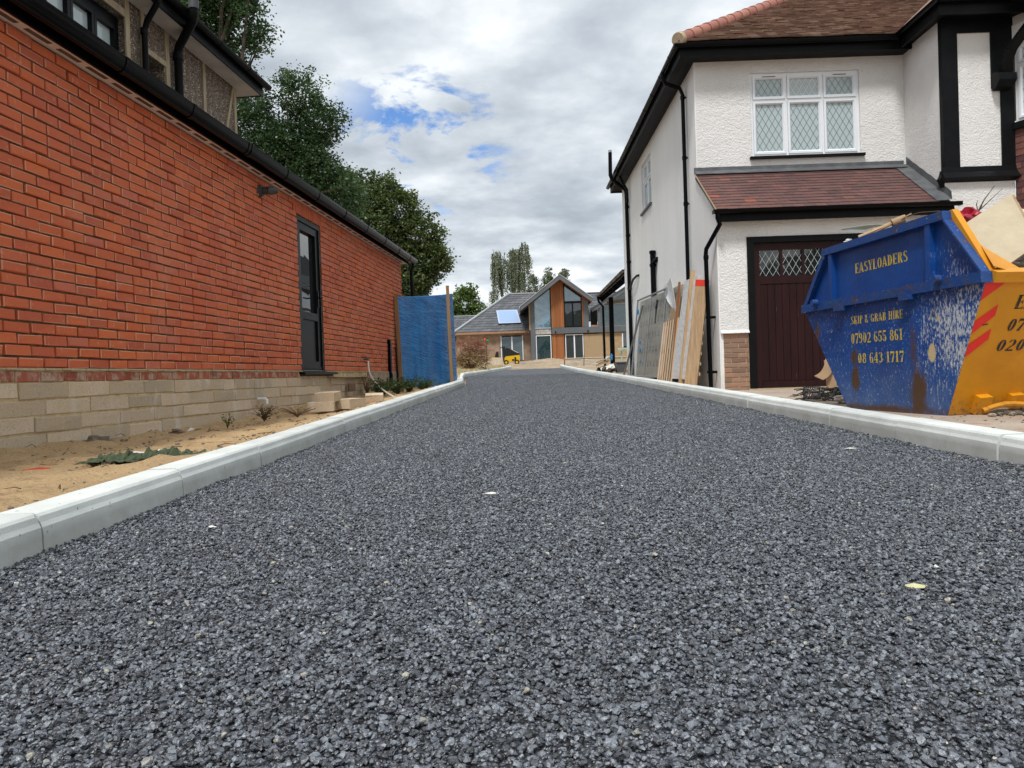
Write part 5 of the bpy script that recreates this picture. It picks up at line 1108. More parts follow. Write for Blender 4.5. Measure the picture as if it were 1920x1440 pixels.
for i, (a, b, lab) in enumerate((((3.20, 4.52, .60), (3.62, 4.66, .80), 'grey timber slat slanting across the skip under the chipboard'), ((3.26, 4.50, .55), (3.70, 4.60, .68), 'lower dark timber slat across the skip under the chipboard'), ((3.30, 4.58, .50), (3.60, 4.80, .74), 'hindmost timber slat under the chipboard in the skip'))):
    mb = MB(); mb.bar(a, b, .05, .018); item(mb, 'timber_offcut', ('wood_dark', 'wood_light', 'wood_dark')[i], lab, 'timber', 'timber slats in the skip')
# litter by the skip
mb = MB(); random.seed(3)
def tangle(mb, c, ext, n, r=.004):
    for i in range(n):
        a = random.random()*6.28; P0 = [Vector((c[0]+ext[0]*random.uniform(-1, 1), c[1]+ext[1]*random.uniform(-1, 1), c[2]+ext[2]*random.random()))]
        for k in range(7):
            a += random.uniform(-1, 1); q = P0[-1]+Vector((math.cos(a), math.sin(a), random.uniform(-.5, .5)))*ext[0]*.35
            q.z = min(max(q.z, c[2]), c[2]+ext[2]); P0.append(q)
        mb.tube(P0, r, 4, caps=False)
tangle(mb, (3.10, 7.1, -.335), (.16, .16, .12), 46, .0055); item(mb, 'netting', 'black_net', 'heap of tangled black plastic netting on the ground beside the skip', 'netting')
mb = MB(); n_ = 22
for i in range(n_):
    a = 6.28*i/n_; mb.tube([(2.97+.075*math.cos(a), 7.35+.05*math.sin(a), -.335), (2.965+.085*math.cos(a+.3), 7.35+.055*math.sin(a+.3), -.27), (2.97+.08*math.cos(a), 7.35+.05*math.sin(a), -.215)], .004, 4)
for z in (-.33, -.27, -.215): mb.tube([(2.97+.082*math.cos(6.28*k/16), 7.35+.052*math.sin(6.28*k/16), z) for k in range(17)], .004, 4)
item(mb, 'plastic_basket', 'black_net', 'small black mesh basket lying left of the netting heap by the garage', 'basket')
mb = MB(); crumple(mb, (2.93, 6.55, -.305), .115, (1.0, .9, .42), n=4, amp=.35); item(mb, 'plastic_bag', 'white_film', 'white plastic bag lying on the ground at the foot of the skip', 'bag', smooth=True)
mb = MB(); N = 8; P0 = []
for i in range(N+1):
    u = i/N; P0.append((3.40-.17*u**1.4, 7.9-.1*u, .075-.20*u-.04*math.sin(u*3.1)))
for p in P0: mb.v += [(p[0]-.05, p[1], p[2]+.015), (p[0]+.05, p[1]+.02, p[2]-.03), (p[0]+.052, p[1]+.02, p[2]-.026), (p[0]-.048, p[1], p[2]+.019)]
for i in range(N):
    for k in range(4): mb.f.append((i*4+k, i*4+(k+1) % 4, (i+1)*4+(k+1) % 4, (i+1)*4+k)); mb.t.append(.5)
item(mb, 'cardboard_flap', 'cardboard', 'curled strip of tan cardboard leaning out from behind the skip', 'cardboard')
mb = MB(); slab(mb, [(3.36, 7.9, -.34), (3.47, 7.9, -.34), (3.44, 7.95, .10), (3.35, 7.95, .05)], .012); slab(mb, [(3.45, 7.7, -.34), (3.62, 7.6, -.34), (3.50, 7.8, .06), (3.44, 7.8, .05)], .012); item(mb, 'cardboard_box', 'cardboard', 'collapsed brown cardboard box standing between garage door and skip', 'box')
mb = MB()
for i in range(9): lump(mb, (2.86+.16*random.random()+.05*i, 4.46+.1*random.random(), -.335), random.uniform(.012, .032), 2, random.random(), (1.3, 1, .8))
tag(mb.build('stones', 'rubble'), 'small brown stones on the ground at the foot of the yellow skip end', kind='stuff')
mb = MB()
for i in range(420):
    x = random.uniform(2.4, 4.6); y = random.uniform(3.3, 8.5)
    if 2.55 < x < 4.0 and 4.6 < y < 6.0: continue
    lump(mb, (x, y, -.343), random.uniform(.002, .010), 1, random.random(), (1.2, 1, .6))
tag(mb.build('yard_grit', 'rubble'), 'grit and crumbs scattered over the forecourt', kind='stuff')

# ----- goods leaning against the side wall
def wx(y): return 3.10+.0079*y
PL = empty('pallet', (0, 0, 0), 0, 'light wooden pallet standing on edge in front of the wrapped sheets', 'pallet')
py0, py1, pz0, pz1, xb, xt = 12.72, 14.00, -.20, .90, 2.74, 2.90
def pp(y, k, d=0): return (xb+(xt-xb)*k+d, y, pz0+(pz1-pz0)*k)
for i in range(7):
    y = py0+.05+i*(py1-py0-.1)/6; mb = MB(); mb.bar(pp(y, 0), pp(y, 1), .098, .009, tint=random.random(), upv=(1, 0, 0)); mb.build('slat', 'wood_pallet', PL)
for k in (.03, .5, .97):
    mb = MB(); mb.bar(pp(py0, k, .05), pp(py1, k, .05), .075, .075, upv=(1, 0, 0), tint=.3); mb.build('bearer', 'wood_dark', PL)
for i in range(4):
    y = py0+.06+i*(py1-py0-.12)/3; mb = MB(); mb.bar(pp(y, 0, .098), pp(y, 1, .098), .10, .018, tint=random.random(), upv=(1, 0, 0)); mb.build('slat', 'wood_dark', PL)
PL2 = empty('pallet', (0, 0, 0), 0, 'dark weathered pallet hidden behind the light pallet', 'pallet')
for i in range(5):
    y = 12.35+i*.26; mb = MB(); mb.bar((2.86, y, -.2), (3.03, y, .92), .09, .02, tint=random.random(), upv=(1, 0, 0)); mb.build('slat', 'wood_dark', PL2)
for k in (.05, .5, .97): mb = MB(); mb.bar((2.91+.15*k, 12.30, -.2+1.1*k), (2.91+.15*k, 13.5, -.2+1.1*k), .08, .08, upv=(1, 0, 0)); mb.build('bearer', 'wood_dark', PL2)
FN = empty('fence_panel', (0, 0, 0), 0, 'galvanised mesh fence panel leaning on the white wall over the wrapped sheets', 'fence panel')
fa, fb, fc, fd = Vector((2.78, 17.2, -.1)), Vector((2.78, 14.1, -.12)), Vector((3.00, 14.1, 1.56)), Vector((2.98, 17.2, 1.64))
mb = MB()
for a, b in ((fa, fb), (fb, fc), (fc, fd), (fd, fa)): mb.tube([a, b], .019, 8)
mb.tube([fa*.48+fb*.52, fd*.48+fc*.52], .015, 8); mb.build('frame', 'galv', FN, smooth=True)
mb = MB()
for i in range(1, 34): u = i/34; mb.tube([fa*(1-u)+fb*u, fd*(1-u)+fc*u], .0022, 4, caps=False)
for i in range(1, 9): u = i/9; mb.tube([fa*(1-u)+fd*u, fb*(1-u)+fc*u], .0026, 4, caps=False)
mb.build('wire_mesh', 'galv', FN, kind='stuff')
WR = MB(); slab(WR, [(3.00, 17.3, -.1), (3.00, 13.1, -.15), (3.155, 13.1, 1.50), (3.155, 17.3, 1.60)], .10, bend=.012); item(WR, 'wrapped_sheets', 'wrap', 'stack of sheets in grey printed plastic wrap leaning against the white wall', 'insulation pack')
mb = MB(); mb.tube([(2.98, 14.9, 1.42), (2.965, 14.90, 1.36), (2.955, 14.92, 1.28), (2.95, 14.94, 1.22), (2.92, 14.95, .95)], [.03, .02, .03, .018, .012], 6); item(mb, 'black_strap', 'black_net', 'short black strap hanging on the printed grey wrap', 'strap')
mb = MB(); slab(mb, [(3.00, 14.5, 1.60), (2.96, 13.6, 1.70), (2.96, 12.95, .80), (2.97, 13.9, 1.30)], .004, bend=.03); item(mb, 'plastic_sheet', 'white_film', 'torn white plastic sheet flapping over the right end of the fence panel', 'plastic sheet', smooth=True)
mb = MB(); slab(mb, [(2.96, 13.72, .72), (2.96, 12.95, .72), (3.03, 12.95, 1.28), (3.03, 13.72, 1.32)], .03); item(mb, 'cardboard_sheet', 'cardboard', 'brown printed cardboard sheet showing behind the torn white plastic', 'cardboard')
mb = MB(); slab(mb, [(2.80, 12.75, -.15), (2.80, 11.85, -.16), (3.04, 11.70, 1.47), (3.04, 12.66, 1.50)], .05, bend=.018); item(mb, 'wrapped_board', 'white_film', 'tall board wrapped in translucent white film leaning beside the planks', 'wrapped board', smooth=True)
def plank(a, b, w, d, mat, label, tint=.5, upv=(1, 0, 0)):
    mb = MB(); mb.bar(a, b, w, d, tint=tint, upv=upv); item(mb, 'plank', mat, label, 'plank', 'timbers leaning on the white wall')
plank((2.79, 12.85, .0), (2.955, 12.85, 1.52), .07, .03, 'cladding', 'rusty brown batten at the left edge of the film-wrapped board')
plank((2.73, 12.0, -.24), (2.985, 12.0, 1.60), .045, .075, 'wood_light', 'tallest thin softwood plank right of the film-wrapped board', .8)
plank((2.80, 11.62, -.25), (3.035, 11.62, 1.39), .20, .045, 'wood_light', 'wide orange-brown plank with a red painted top end', .25, (.55, .83, 0))
plank((2.85, 11.66, -.25), (3.085, 11.66, 1.38), .07, .05, 'wood_dark', 'rough-edged dark plank at the right end of the stack', .9)
mb = MB()
for i in range(9): z = -.1+i*.16; mb.box(2.915+.16*i/9, 2.94+.16*i/9, 11.56, 11.60, z, z+.05, random.random())
item(mb, 'spacer_strip', 'wood_light', 'notched strip of small blocks on the right edge of the planks', 'timber strip')
mb = MB(); mb.bar((3.0215, 11.62, 1.30), (3.0355, 11.62, 1.395), .206, .052, upv=(.55, .83, 0)); item(mb, 'red_end_cap', 'red_plastic', 'red painted end on the wide plank', 'end cap')
mb = MB(); mb.tube([(2.60, 17.2, -.08), (2.86, 15.9, 1.42)], .022, 8); mb.tube([(2.62, 17.2, -.08), (2.90, 17.4, 1.0)], .02, 8) if False else None; item(mb, 'steel_tube', 'galv', 'loose galvanised tube propped against the left end of the fence panel', 'tube', smooth=True)
for i, (y, z, r) in enumerate(((16.2, 1.30, .055), (15.95, .62, .045), (15.95, .45, .05), (16.0, .22, .035))):
    mb = MB(); crumple(mb, (2.80-.02*(i > 0), y, z), r, (.5, 1, 1.5), n=3); item(mb, 'blue_tie', 'blue_plastic', ['blue plastic tie knotted at the top of the propped tube', 'blue plastic tie halfway up the fence panel', 'blue plastic tie just under the middle one', 'lowest blue plastic tie on the fence panel'][i], 'tie', 'blue ties on the fence panel')
# bin, stand, boards and rubble beyond
GY = 20.5
BN = MB(); BN.add([(2.90, 20.3, -.02), (3.12, 20.3, -.02), (3.12, 20.6, -.02), (2.90, 20.6, -.02), (2.865, 20.27, .25), (3.155, 20.27, .25), (3.155, 20.63, .25), (2.865, 20.63, .25)], [(3, 2, 1, 0), (4, 5, 6, 7), (0, 1, 5, 4), (1, 2, 6, 5), (2, 3, 7, 6), (3, 0, 4, 7)]); BN.box(2.85, 3.17, 20.25, 20.65, .25, .275)
item(BN, 'rubble_tub', 'grey_plastic', 'square dark grey plastic tub beside the white corner', 'tub')
mb = MB(); mb.tube([(3.06, 20.5, .0), (3.06, 20.5, .58)], .02, 8); slab(mb, [(2.94, 20.4, .585), (3.20, 20.4, .60), (3.20, 20.6, .62), (2.94, 20.6, .60)], .045, bend=.02); item(mb, 'dusty_stand', 'clear_strip', 'thin post with a dusty pale green tray on top by the tub', 'stand')
mb = MB(); slab(mb, [(2.50, 20.6, .03), (2.86, 20.4, .10), (2.86, 20.7, .22), (2.50, 20.9, .13)], .03); item(mb, 'plaster_slab', 'mark_white', 'pale plaster slab lying on rubble left of the tub', 'slab')
for i, (dx, dz, s) in enumerate(((-.02, .17, 1.), (.06, .22, .8), (.0, .27, .9))):
    mb = MB(); slab(mb, [(2.40+dx, 20.8, dz), (2.72+dx, 20.7, dz+.08), (2.74+dx, 21.0, dz+.10), (2.42+dx, 21.1, dz+.02)], .03, bend=.02); item(mb, 'cardboard_sheet', 'cardboard', ['lowest crumpled cardboard layer on the rubble by the tub', 'middle crumpled cardboard layer on the rubble by the tub', 'topmost crumpled cardboard layer on the rubble by the tub'][i], 'cardboard', 'cardboard layers by the tub')
mb = MB(); crumple(mb, (2.79, 20.6, .42), .07, (.55, .6, 1.6), n=3); item(mb, 'blue_sack', 'blue_plastic', 'bright blue plastic scrap standing on the cardboard by the tub', 'sack')
mb = MB(); crumple(mb, (2.68, 20.7, .40), .055, (1, 1, 1.1), n=3); item(mb, 'white_scrap', 'white_film', 'white crumpled scrap left of the bright blue one', 'scrap')
mb = MB()
for i in range(40): lump(mb, (random.uniform(2.42, 2.9), random.uniform(20.3, 21.2), random.uniform(-.02, .12)), random.uniform(.03, .08), 1, random.random()*.4)
tag(mb.build('rubble_heap', 'wood_dark'), 'dark rubble heaped behind the kerb next to the grey tub', kind='stuff')
WL = empty('garden_wall', (0, 0, 0), 0, 'low cream brick garden wall at the end of the drive', 'wall')
mb = MB(); mb.box(3.07, 6.5, 42.03, 42.2, .0, .83); mb.build('core', 'mortar_tan', WL)
for r in range(9):
    z = .10+r*.078; x = 3.05-(.11 if r % 2 else 0)
    while x < 6.4:
        mb = MB(); mb.box(max(x, 3.05), x+.213, 42.0, 42.05, z, z+.066, random.random())
        if x+.213 < 5.3: mb.build('brick', 'cream_brick', WL)
        x += .225
mb = MB(); mb.box(3.03, 6.5, 41.98, 42.22, .84, .885); mb.build('coping', 'cream_brick', WL)
mb = MB(); mb.tube([(4.02, 41.2, .2), (4.05, 41.2, 1.02)], .02, 6); item(mb, 'stake', 'twig', 'thin rusty stake standing in front of the cream garden wall', 'stake')
mb = MB(); mb.box(3.02, 3.12, 42.4, 42.6, .4, 1.02); item(mb, 'gate_post', 'cladding', 'short reddish post at the left end of the garden wall', 'post')

# ----- tarpaulin screen
TS = empty('tarpaulin_screen', (0, 0, 0), 0, 'blue tarpaulin stretched between two rough timber posts at the end of the brick wall', 'screen')
mb = MB(); mb.bar((-2.12, 14.3, -.60), (-2.18, 14.3, 1.62), .070, .045, upv=(0, 1, 0)); mb.build('post', 'wood_post', TS)
mb = MB(); mb.bar((-1.275, 15.84, -.45), (-1.31, 15.84, 1.96), .064, .05, upv=(0, 1, 0)); mb.build('post', 'wood_post', TS)
mb = MB(); N1, N2 = 90, 110
def tz(u, w): 
    fold = .050*math.sin(u*15+1.4*math.sin(w*3))*(1-w*.75)*(.6+.4*math.sin(u*41))+.014*noise.noise(Vector((u*6, w*2.2, 3)))*2+.014*noise.noise(Vector((u*4+w*9, w*20, 7)))
    return fold+.05*math.sin(3.14*u)*(.4+.6*(1-w))
for j in range(N2+1):
    w = j/N2
    for i in range(N1+1):
        u = i/N1; x = -2.14+.92*u-.05*(w-.5)*.9; zt = 1.60+.24*u-.018*math.sin(u*3.14); mb.v.append((x+.0, 14.37+1.93*u-tz(u, w)*1.3, -.42+(zt+.42)*w))
mb.f = [(j*(N1+1)+i, j*(N1+1)+i+1, (j+1)*(N1+1)+i+1, (j+1)*(N1+1)+i) for j in range(N2) for i in range(N1)]; mb.t = [.5]*len(mb.f)
o = mb.build('tarpaulin', 'tarp', TS, smooth=True); sm_ = o.modifiers.new('thickness', 'SOLIDIFY'); sm_.thickness = .002
# hose
mb = MB(); P_ = []
a, b, c_, d_ = Vector((-2.33, 12.10, .31)), Vector((-2.32, 11.9, .05)), Vector((-2.0, 11.0, -.12)), Vector((-1.62, 10.3, -.26))
for i in range(25): t = i/24; P_.append(a*(1-t)**3+b*3*t*(1-t)**2+c_*3*t*t*(1-t)+d_*t**3)
P_ = P_+[Vector((-1.50, 10.05, -.26))]
mb.tube(P_, .014, 8); item(mb, 'hose', 'hose', 'cream hose hanging from the outside tap down to the kerb', 'hose', smooth=True)

# ----- things on the sand
def lump_item(name, mat, label, cat, c, dims, rz=0, jit=.004, tint=.5, group=None, tilt=0):
    mb = MB(); h = [d/2 for d in dims]; Mx = Matrix.Translation(c) @ Matrix.Rotation(rz, 4, 'Z') @ Matrix.Rotation(tilt, 4, 'X'); b = .008
    bm = bmesh.new(); bmesh.ops.create_cube(bm, size=1); bmesh.ops.scale(bm, vec=dims, verts=bm.verts); bmesh.ops.bevel(bm, geom=bm.edges[:], offset=b, segments=1)
    for v_ in bm.verts: v_.co += Vector((random.uniform(-jit, jit), random.uniform(-jit, jit), random.uniform(-jit, jit)))
    bm.verts.index_update(); mb.add([Mx @ v_.co for v_ in bm.verts], [tuple(v_.index for v_ in f.verts) for f in bm.faces], tint); bm.free()
    return item(mb, name, mat, label, cat, group)
lump_item('loose_block', 'block', 'lower loose concrete block on the sand under another block', 'block', (-2.05, 7.95, -.265), (.27, .20, .10), .15, tint=.3, group='loose blocks by the wall')
lump_item('loose_block', 'block', 'upper loose concrete block resting on two others', 'block', (-2.02, 8.12, -.165), (.215, .22, .10), -.12, tint=.2, group='loose blocks by the wall', tilt=.05)
lump_item('loose_block', 'block', 'right-hand loose block beneath the upper one', 'block', (-1.83, 8.35, -.255), (.20, .42, .11), -.25, tint=.7, group='loose blocks by the wall')
lump_item('stone_slab', 'block', 'tilted pale stone slab against the kerb beside the green weeds', 'slab', (-1.74, 9.35, -.23), (.22, .10, .11), .1, tint=.9, tilt=.25)
lump_item('broken_brick', 'plinth_brick', 'dark broken brick stuck at the end of the block footing', 'brick', (-2.42, 11.2, -.10), (.10, .12, .12), .3, tint=.1)
mb = MB(); crumple(mb, (-2.18, 7.95, -.30), .045, (1, 1, .7), n=3); item(mb, 'plastic_scrap', 'white_film', 'pinkish plastic scrap left of the loose blocks', 'scrap')
def flat_scrap(c, r, name, mat, label, cat, n=9, sx=1.0, amp=.008, rz=0):
    mb = MB(); cs = [(c[0], c[1], c[2]+.008)]; 
    for i in range(n):
        a = 6.283*i/n; q = r*random.uniform(.65, 1.1); x, y = q*math.cos(a)*sx, q*math.sin(a); cs.append((c[0]+x*math.cos(rz)-y*math.sin(rz), c[1]+x*math.sin(rz)+y*math.cos(rz), c[2]+random.uniform(.001, amp)))
    mb.add(cs, [(0, 1+i, 1+(i+1) % n) for i in range(n)]); o = item(mb, name, mat, label, cat); s_ = o.modifiers.new('thickness', 'SOLIDIFY'); s_.thickness = .0015; return o
flat_scrap((-2.46, 3.80, -.412), .06, 'red_marker', 'red_plastic', 'bright red plastic scrap lying on the sand near the kerb', 'scrap', 7, 1.3, .014)
flat_scrap((-1.71, 8.95, -.262), .045, 'red_marker', 'red_plastic', 'small red scrap by the kerb near the stone slab', 'scrap', 6, 1.3, .02)
flat_scrap((-2.12, 4.30, -.388), .10, 'paper_scrap', 'mark_white', 'grubby white paper behind the green fabric on the sand', 'paper', 9, 1.6, .03, -.3)
flat_scrap((-2.58, 6.0, -.365), .05, 'paper_scrap', 'mark_white', 'crumpled white scrap at the foot of the block wall', 'paper', 8, 1.4, .03)
flat_scrap((.92, 1.72, -.522), .018, 'fallen_leaf', 'lime_flake', 'pale yellow leaf on the chippings at lower right', 'leaf', 7, 1.5, .004, -.2)
flat_scrap((1.05, 1.86, -.518), .006, 'fallen_leaf', 'mark_white', 'tiny pale flake just beyond the yellow leaf', 'leaf', 6, 1.5, .002, -.2)
flat_scrap((-.10, 3.10, -.492), .022, 'stone_chip', 'mark_white', 'thin pale chip in the middle of the drive', 'chip', 7, 2.0, .003)
flat_scrap((1.86, 4.1, -.468), .020, 'stone_chip', 'mark_white', 'white chip on the drive near the right kerb', 'chip', 6, 2.2, .003)
flat_scrap((-1.08, 2.62, -.503), .014, 'stone_chip', 'mark_white', 'white chip on the drive near the left kerb', 'chip', 6, 2.0, .003)
# folded green fabric with leaves
mb = MB(); N1, N2 = 60, 20
for j in range(N2+1):
    for i in range(N1+1):
        u, w = i/N1, j/N2; x = -2.30+.50*u+.03*math.sin(w*7); y = 3.86+.28*w+.03*math.sin(u*9)+.14*u
        e = min(u, 1-u, w, 1-w)*6; zz_ = -.402+min(1, e)*.003+min(1, max(e, .4))*.034*abs(noise.noise(Vector((u*9, w*4.5, 2)))+.8*noise.noise(Vector((u*21, w*10, 5))))*1.9; mb.v.append((x, y, zz_+.012))
mb.f = [(j*(N1+1)+i, j*(N1+1)+i+1, (j+1)*(N1+1)+i+1, (j+1)*(N1+1)+i) for j in range(N2) for i in range(N1)]; mb.t = [.5]*len(mb.f)
o = item(mb, 'green_fabric', 'green_sheet', 'crumpled dull green fabric lying on the sand beside the left kerb', 'fabric'); o.modifiers.new('t', 'SOLIDIFY').thickness = .003
# twigs, stems, grit
mb = MB()
for i in range(95):
    k = random.random(); y = random.uniform(2.5, 9); xw = lw_xy(0, y)[0]; x = xw+(left_x(y)-.16-xw)*k; z = sand_z(y, k)+.012; a = random.random()*3.14; L = random.uniform(.02, .12)
    mb.tube([(x, y, z), (x+L*.5*math.cos(a), y+L*.5*math.sin(a), z+random.uniform(0, .02)), (x+L*math.cos(a+.3), y+L*math.sin(a+.3), z)], [.003, .002, .001], 4)
tag(mb.build('twig_litter', 'twig'), 'dead twigs and stalks littering the sand', kind='stuff')
mb = MB()
for i in range(900):
    k = random.random()**.7; y = random.uniform(2.2, 10); xw = lw_xy(0, y)[0]; x = xw+(left_x(y)-.15-xw)*k; lump(mb, (x, y, sand_z(y, k)+.002), random.uniform(.002, .011)*(1.6 if random.random() < .04 else 1), 1, random.random(), (1.3, 1, .7))
tag(mb.build('sand_grit', 'rubble'), 'small stones and crumbs scattered on the sand', kind='stuff')
mb = MB()
for (x, y, L, a) in ((-2.55, 3.92, .12, .1), (-2.36, 3.98, .14, -.05), (-2.14, 4.86, .30, -.12)): mb.bar((x, y, sand_z(y, .5)+.018), (x+L*math.cos(a), y+L*math.sin(a), sand_z(y, .5)+.02), .012, .007)
tag(mb.build('wood_splinters', 'wood_light'), 'flat wood splinters on the sand near the green fabric', kind='stuff')
for q, lab in (((-2.95, 5.25, -.37, .055), 'brown clod with straw at the foot of the block wall'), ((-2.70, 5.95, -.36, .03), 'small dark clod near the crumpled white scrap')):
    mb = MB(); lump(mb, q[:3], q[3], 3, .3, (1.7, 1, .6), .5); item(mb, 'earth_clod', 'rubble', lab, 'clod')
def fern(name, c, n, h, spread, mat, label, cat, leaf=.02, seed=1):
    rs_ = random.Random(seed); st = MB(); lf_ = MB(); root = empty(name, c, 0, label, cat)
    for i in range(n):
        a = rs_.random()*6.28; L = h*rs_.uniform(.5, 1); P0 = [Vector((0, 0, -.01))]; k = rs_.uniform(.3, 1)
        for s in range(1, 6): t = s/5; P0.append(Vector((math.cos(a)*spread*k*t**1.3, math.sin(a)*spread*k*t**1.3, L*(t-.25*t*t*k))))
        st.tube(P0, [.0035, .003, .0025, .002, .0015, .001], 4)
        for s in range(1, 6):
            for q in range(3):
                p = P0[s]+Vector((rs_.uniform(-1, 1), rs_.uniform(-1, 1), rs_.uniform(-.5, 1)))*leaf; ax = Vector((rs_.uniform(-1, 1), rs_.uniform(-1, 1), rs_.uniform(-.3, .8))).normalized(); bx = ax.cross(Vector((rs_.random(), rs_.random(), 1))).normalized(); l_ = leaf*rs_.uniform(.5, 1.2)
                lf_.add([p-ax*l_, p+bx*l_*.45, p+ax*l_, p-bx*l_*.45], [(0, 1, 2, 3)], rs_.random())
    st.build('stem', 'twig', root); lf_.build('foliage', mat, root, kind='stuff'); return root
fern('weed', (-2.45, 6.35, -.36), 5, .12, .10, 'leaf_green', 'small green weed with drooping leaves on the sand', 'weed', .016, 2)
fern('dead_weed', (-2.30, 6.85, -.34), 26, .17, .14, 'twig', 'dark dead weed clump against the block footing', 'weed', .012, 3)
fern('dead_weed', (-2.05, 7.05, -.32), 34, .12, .26, 'leaf_dry', 'sprawling dry weed between the dark clump and the loose blocks', 'weed', .008, 4)
fern('dead_weed', (-3.10, 4.30, -.30), 6, .26, .12, 'twig', 'bare weed stems at the left edge by the block wall', 'weed', .004, 8)
fern('dry_vine', (-2.33, 11.9, -.30), 26, .50, .10, 'leaf_dry', 'withered brown vine climbing the rough plinth', 'vine', .018, 5)
for i, (x, y) in enumerate(((-1.95, 11.0), (-1.80, 11.6), (-1.72, 12.4), (-1.55, 12.9), (-2.05, 11.9))):
    fern('weed_bush', (x, y, -.24), 40, .26+.03*(i % 3), .24, 'leaf_dark', ['nearest low green weed bush by the hose', 'low green weed bush behind the nearest one', 'green weed bush in front of the tarpaulin', 'green weed bush at the foot of the blue tarpaulin by the kerb', 'green weed bush against the rough plinth'][i], 'weed', .028, 20+i)
lump_item('verge_block', 'plinth_brick', 'low brown block edging right of the tarpaulin', 'block', (-2.2, 23.0, -.02), (.9, .3, .28), 0, tint=.2)
lump_item('verge_block', 'rubble', 'pale stone in front of the block edging by the tarpaulin', 'stone', (-1.72, 19.6, -.04), (.30, .3, .10), .2, tint=.9)
# shrub, straw grass, marker post at the kink
def leaves(name, lobes, n, size, mat, parent=None, kind='stuff', seed=1, clump=.35, per=26, flat=.6, droop=0.0, shell=.55):
    """foliage as many small leaf-sized faces gathered in clumps spread through the lobes (x, y, z, rx, ry, rz)"""
    g = np.random.default_rng(seed); wts = np.array([l[3]*l[4]*l[5] for l in lobes])**.8; wts /= wts.sum(); nc = max(1, n//per)
    li = g.choice(len(lobes), nc, p=wts); L = np.array(lobes)[li]; d = g.normal(size=(nc, 3)); d /= np.linalg.norm(d, axis=1)[:, None]
    r = (shell**3+(1-shell**3)*g.random(nc))**(1/3.); r *= g.uniform(.82, 1.08, nc); C_ = L[:, :3]+d*L[:, 3:6]*r[:, None]
    cs = clump*g.uniform(.55, 1.25, nc); idx = np.repeat(np.arange(nc), per); m_ = len(idx)
    P0 = C_[idx]+g.normal(size=(m_, 3))*cs[idx][:, None]*np.array([.55, .55, .38]); P0[:, 2] -= droop*g.random(m_)
    ax = g.normal(size=(m_, 3)); ax[:, 2] *= flat; ax /= np.linalg.norm(ax, axis=1)[:, None]
    if droop: ax = np.tile(np.array([[0, 0, -1.]]), (m_, 1))+g.normal(size=(m_, 3))*.35; ax /= np.linalg.norm(ax, axis=1)[:, None]
    up_ = g.normal(size=(m_, 3))*.6+np.array([0, 0, 1.]); bx = np.cross(ax, up_); bx /= np.linalg.norm(bx, axis=1)[:, None]+1e-9; s = (size*g.uniform(.6, 1.35, m_))[:, None]
    V = np.empty((m_, 4, 3)); V[:, 0] = P0-ax*s*.5; V[:, 1] = P0+bx*s*.34; V[:, 2] = P0+ax*s*.6; V[:, 3] = P0-bx*s*.34
    me = bpy.data.meshes.new(name); me.vertices.add(m_*4); me.vertices.foreach_set('co', V.reshape(-1)); me.loops.add(m_*4); me.loops.foreach_set('vertex_index', np.arange(m_*4)); me.polygons.add(m_); me.polygons.foreach_set('loop_start', np.arange(0, m_*4, 4)); me.update()
    tn = np.clip(g.normal(.4, .22, nc)[idx]+g.normal(0, .15, m_), 0, 1); a = me.attributes.new('tint', 'FLOAT', 'FACE'); a.data.foreach_set('value', tn); me.materials.append(MAT[mat]); me.validate()
    return link(name, me, parent, kind), C_
def tree(name, label, base, trunk_r, lobes, n, size, mat, cat='tree', group=None, seed=1, clump=.35, per=26, limbs=14, droop=0.0, shell=.55, top=None, flat=.6):
    root = empty(name, base, 0, label, cat, group); rl = [(l[0]-base[0], l[1]-base[1], l[2]-base[2], *l[3:]) for l in lobes]
    fo, C_ = leaves('crown', rl, n, size, mat, root, seed=seed, clump=clump, per=per, droop=droop, shell=shell, flat=flat)
    rs_ = random.Random(seed); zc = np.average([l[2] for l in rl]); cx_, cy_ = np.average([l[0] for l in rl]), np.average([l[1] for l in rl])
    mb = MB(); tp = Vector((cx_*.8, cy_*.8, top-base[2] if top else zc)); P0 = [Vector((0, 0, -.3))]
    for k in range(1, 8): t = k/7; P0.append(Vector((tp.x*t*t+rs_.uniform(-1, 1)*trunk_r*.6, tp.y*t*t+rs_.uniform(-1, 1)*trunk_r*.6, tp.z*t)))
    mb.tube(P0, [trunk_r*(1.25 if k == 0 else 1-.11*k) for k in range(8)], 10); mb.build('trunk', 'bark', root, smooth=True)
    mb = MB()
    for k in range(limbs):
        c = Vector(C_[rs_.randrange(len(C_))]); s = rs_.randrange(2, 7); a = P0[s]; mid = a*.5+c*.5+Vector((rs_.uniform(-.4, .4), rs_.uniform(-.4, .4), rs_.uniform(-.1, .5))); mb.tube([a, a*.7+mid*.3, mid, mid*.4+c*.6, c], [trunk_r*.32, trunk_r*.26, trunk_r*.18, trunk_r*.11, trunk_r*.04], 6)
    mb.build('limbs', 'bark', root); return root
random.seed(21)
SH = empty('dry_shrub', (-1.75, 31.5, .10), 0, 'dried shrub with rusty top and cream seed heads behind the left kerb', 'shrub')
leaves('foliage', [(0, 0, .70, .62, .5, .62), (.50, 0, .60, .38, .4, .52), (-.50, 0, .50, .45, .4, .45)], 6500, .05, 'leaf_dry', SH, seed=5, clump=.12, per=12, shell=.2)
leaves('seed_heads', [(-.02, 0, 1.28, .60, .4, .36), (.5, 0, 1.12, .30, .3, .34)], 2600, .045, 'leaf_rust', SH, seed=6, clump=.12, per=12, shell=.2)
leaves('seed_heads', [(-.80, -.2, .65, .25, .3, .28), (.1, -.3, .6, .5, .2, .25)], 700, .06, 'straw', SH, seed=9, clump=.10, per=8, shell=.2)
mb = MB()
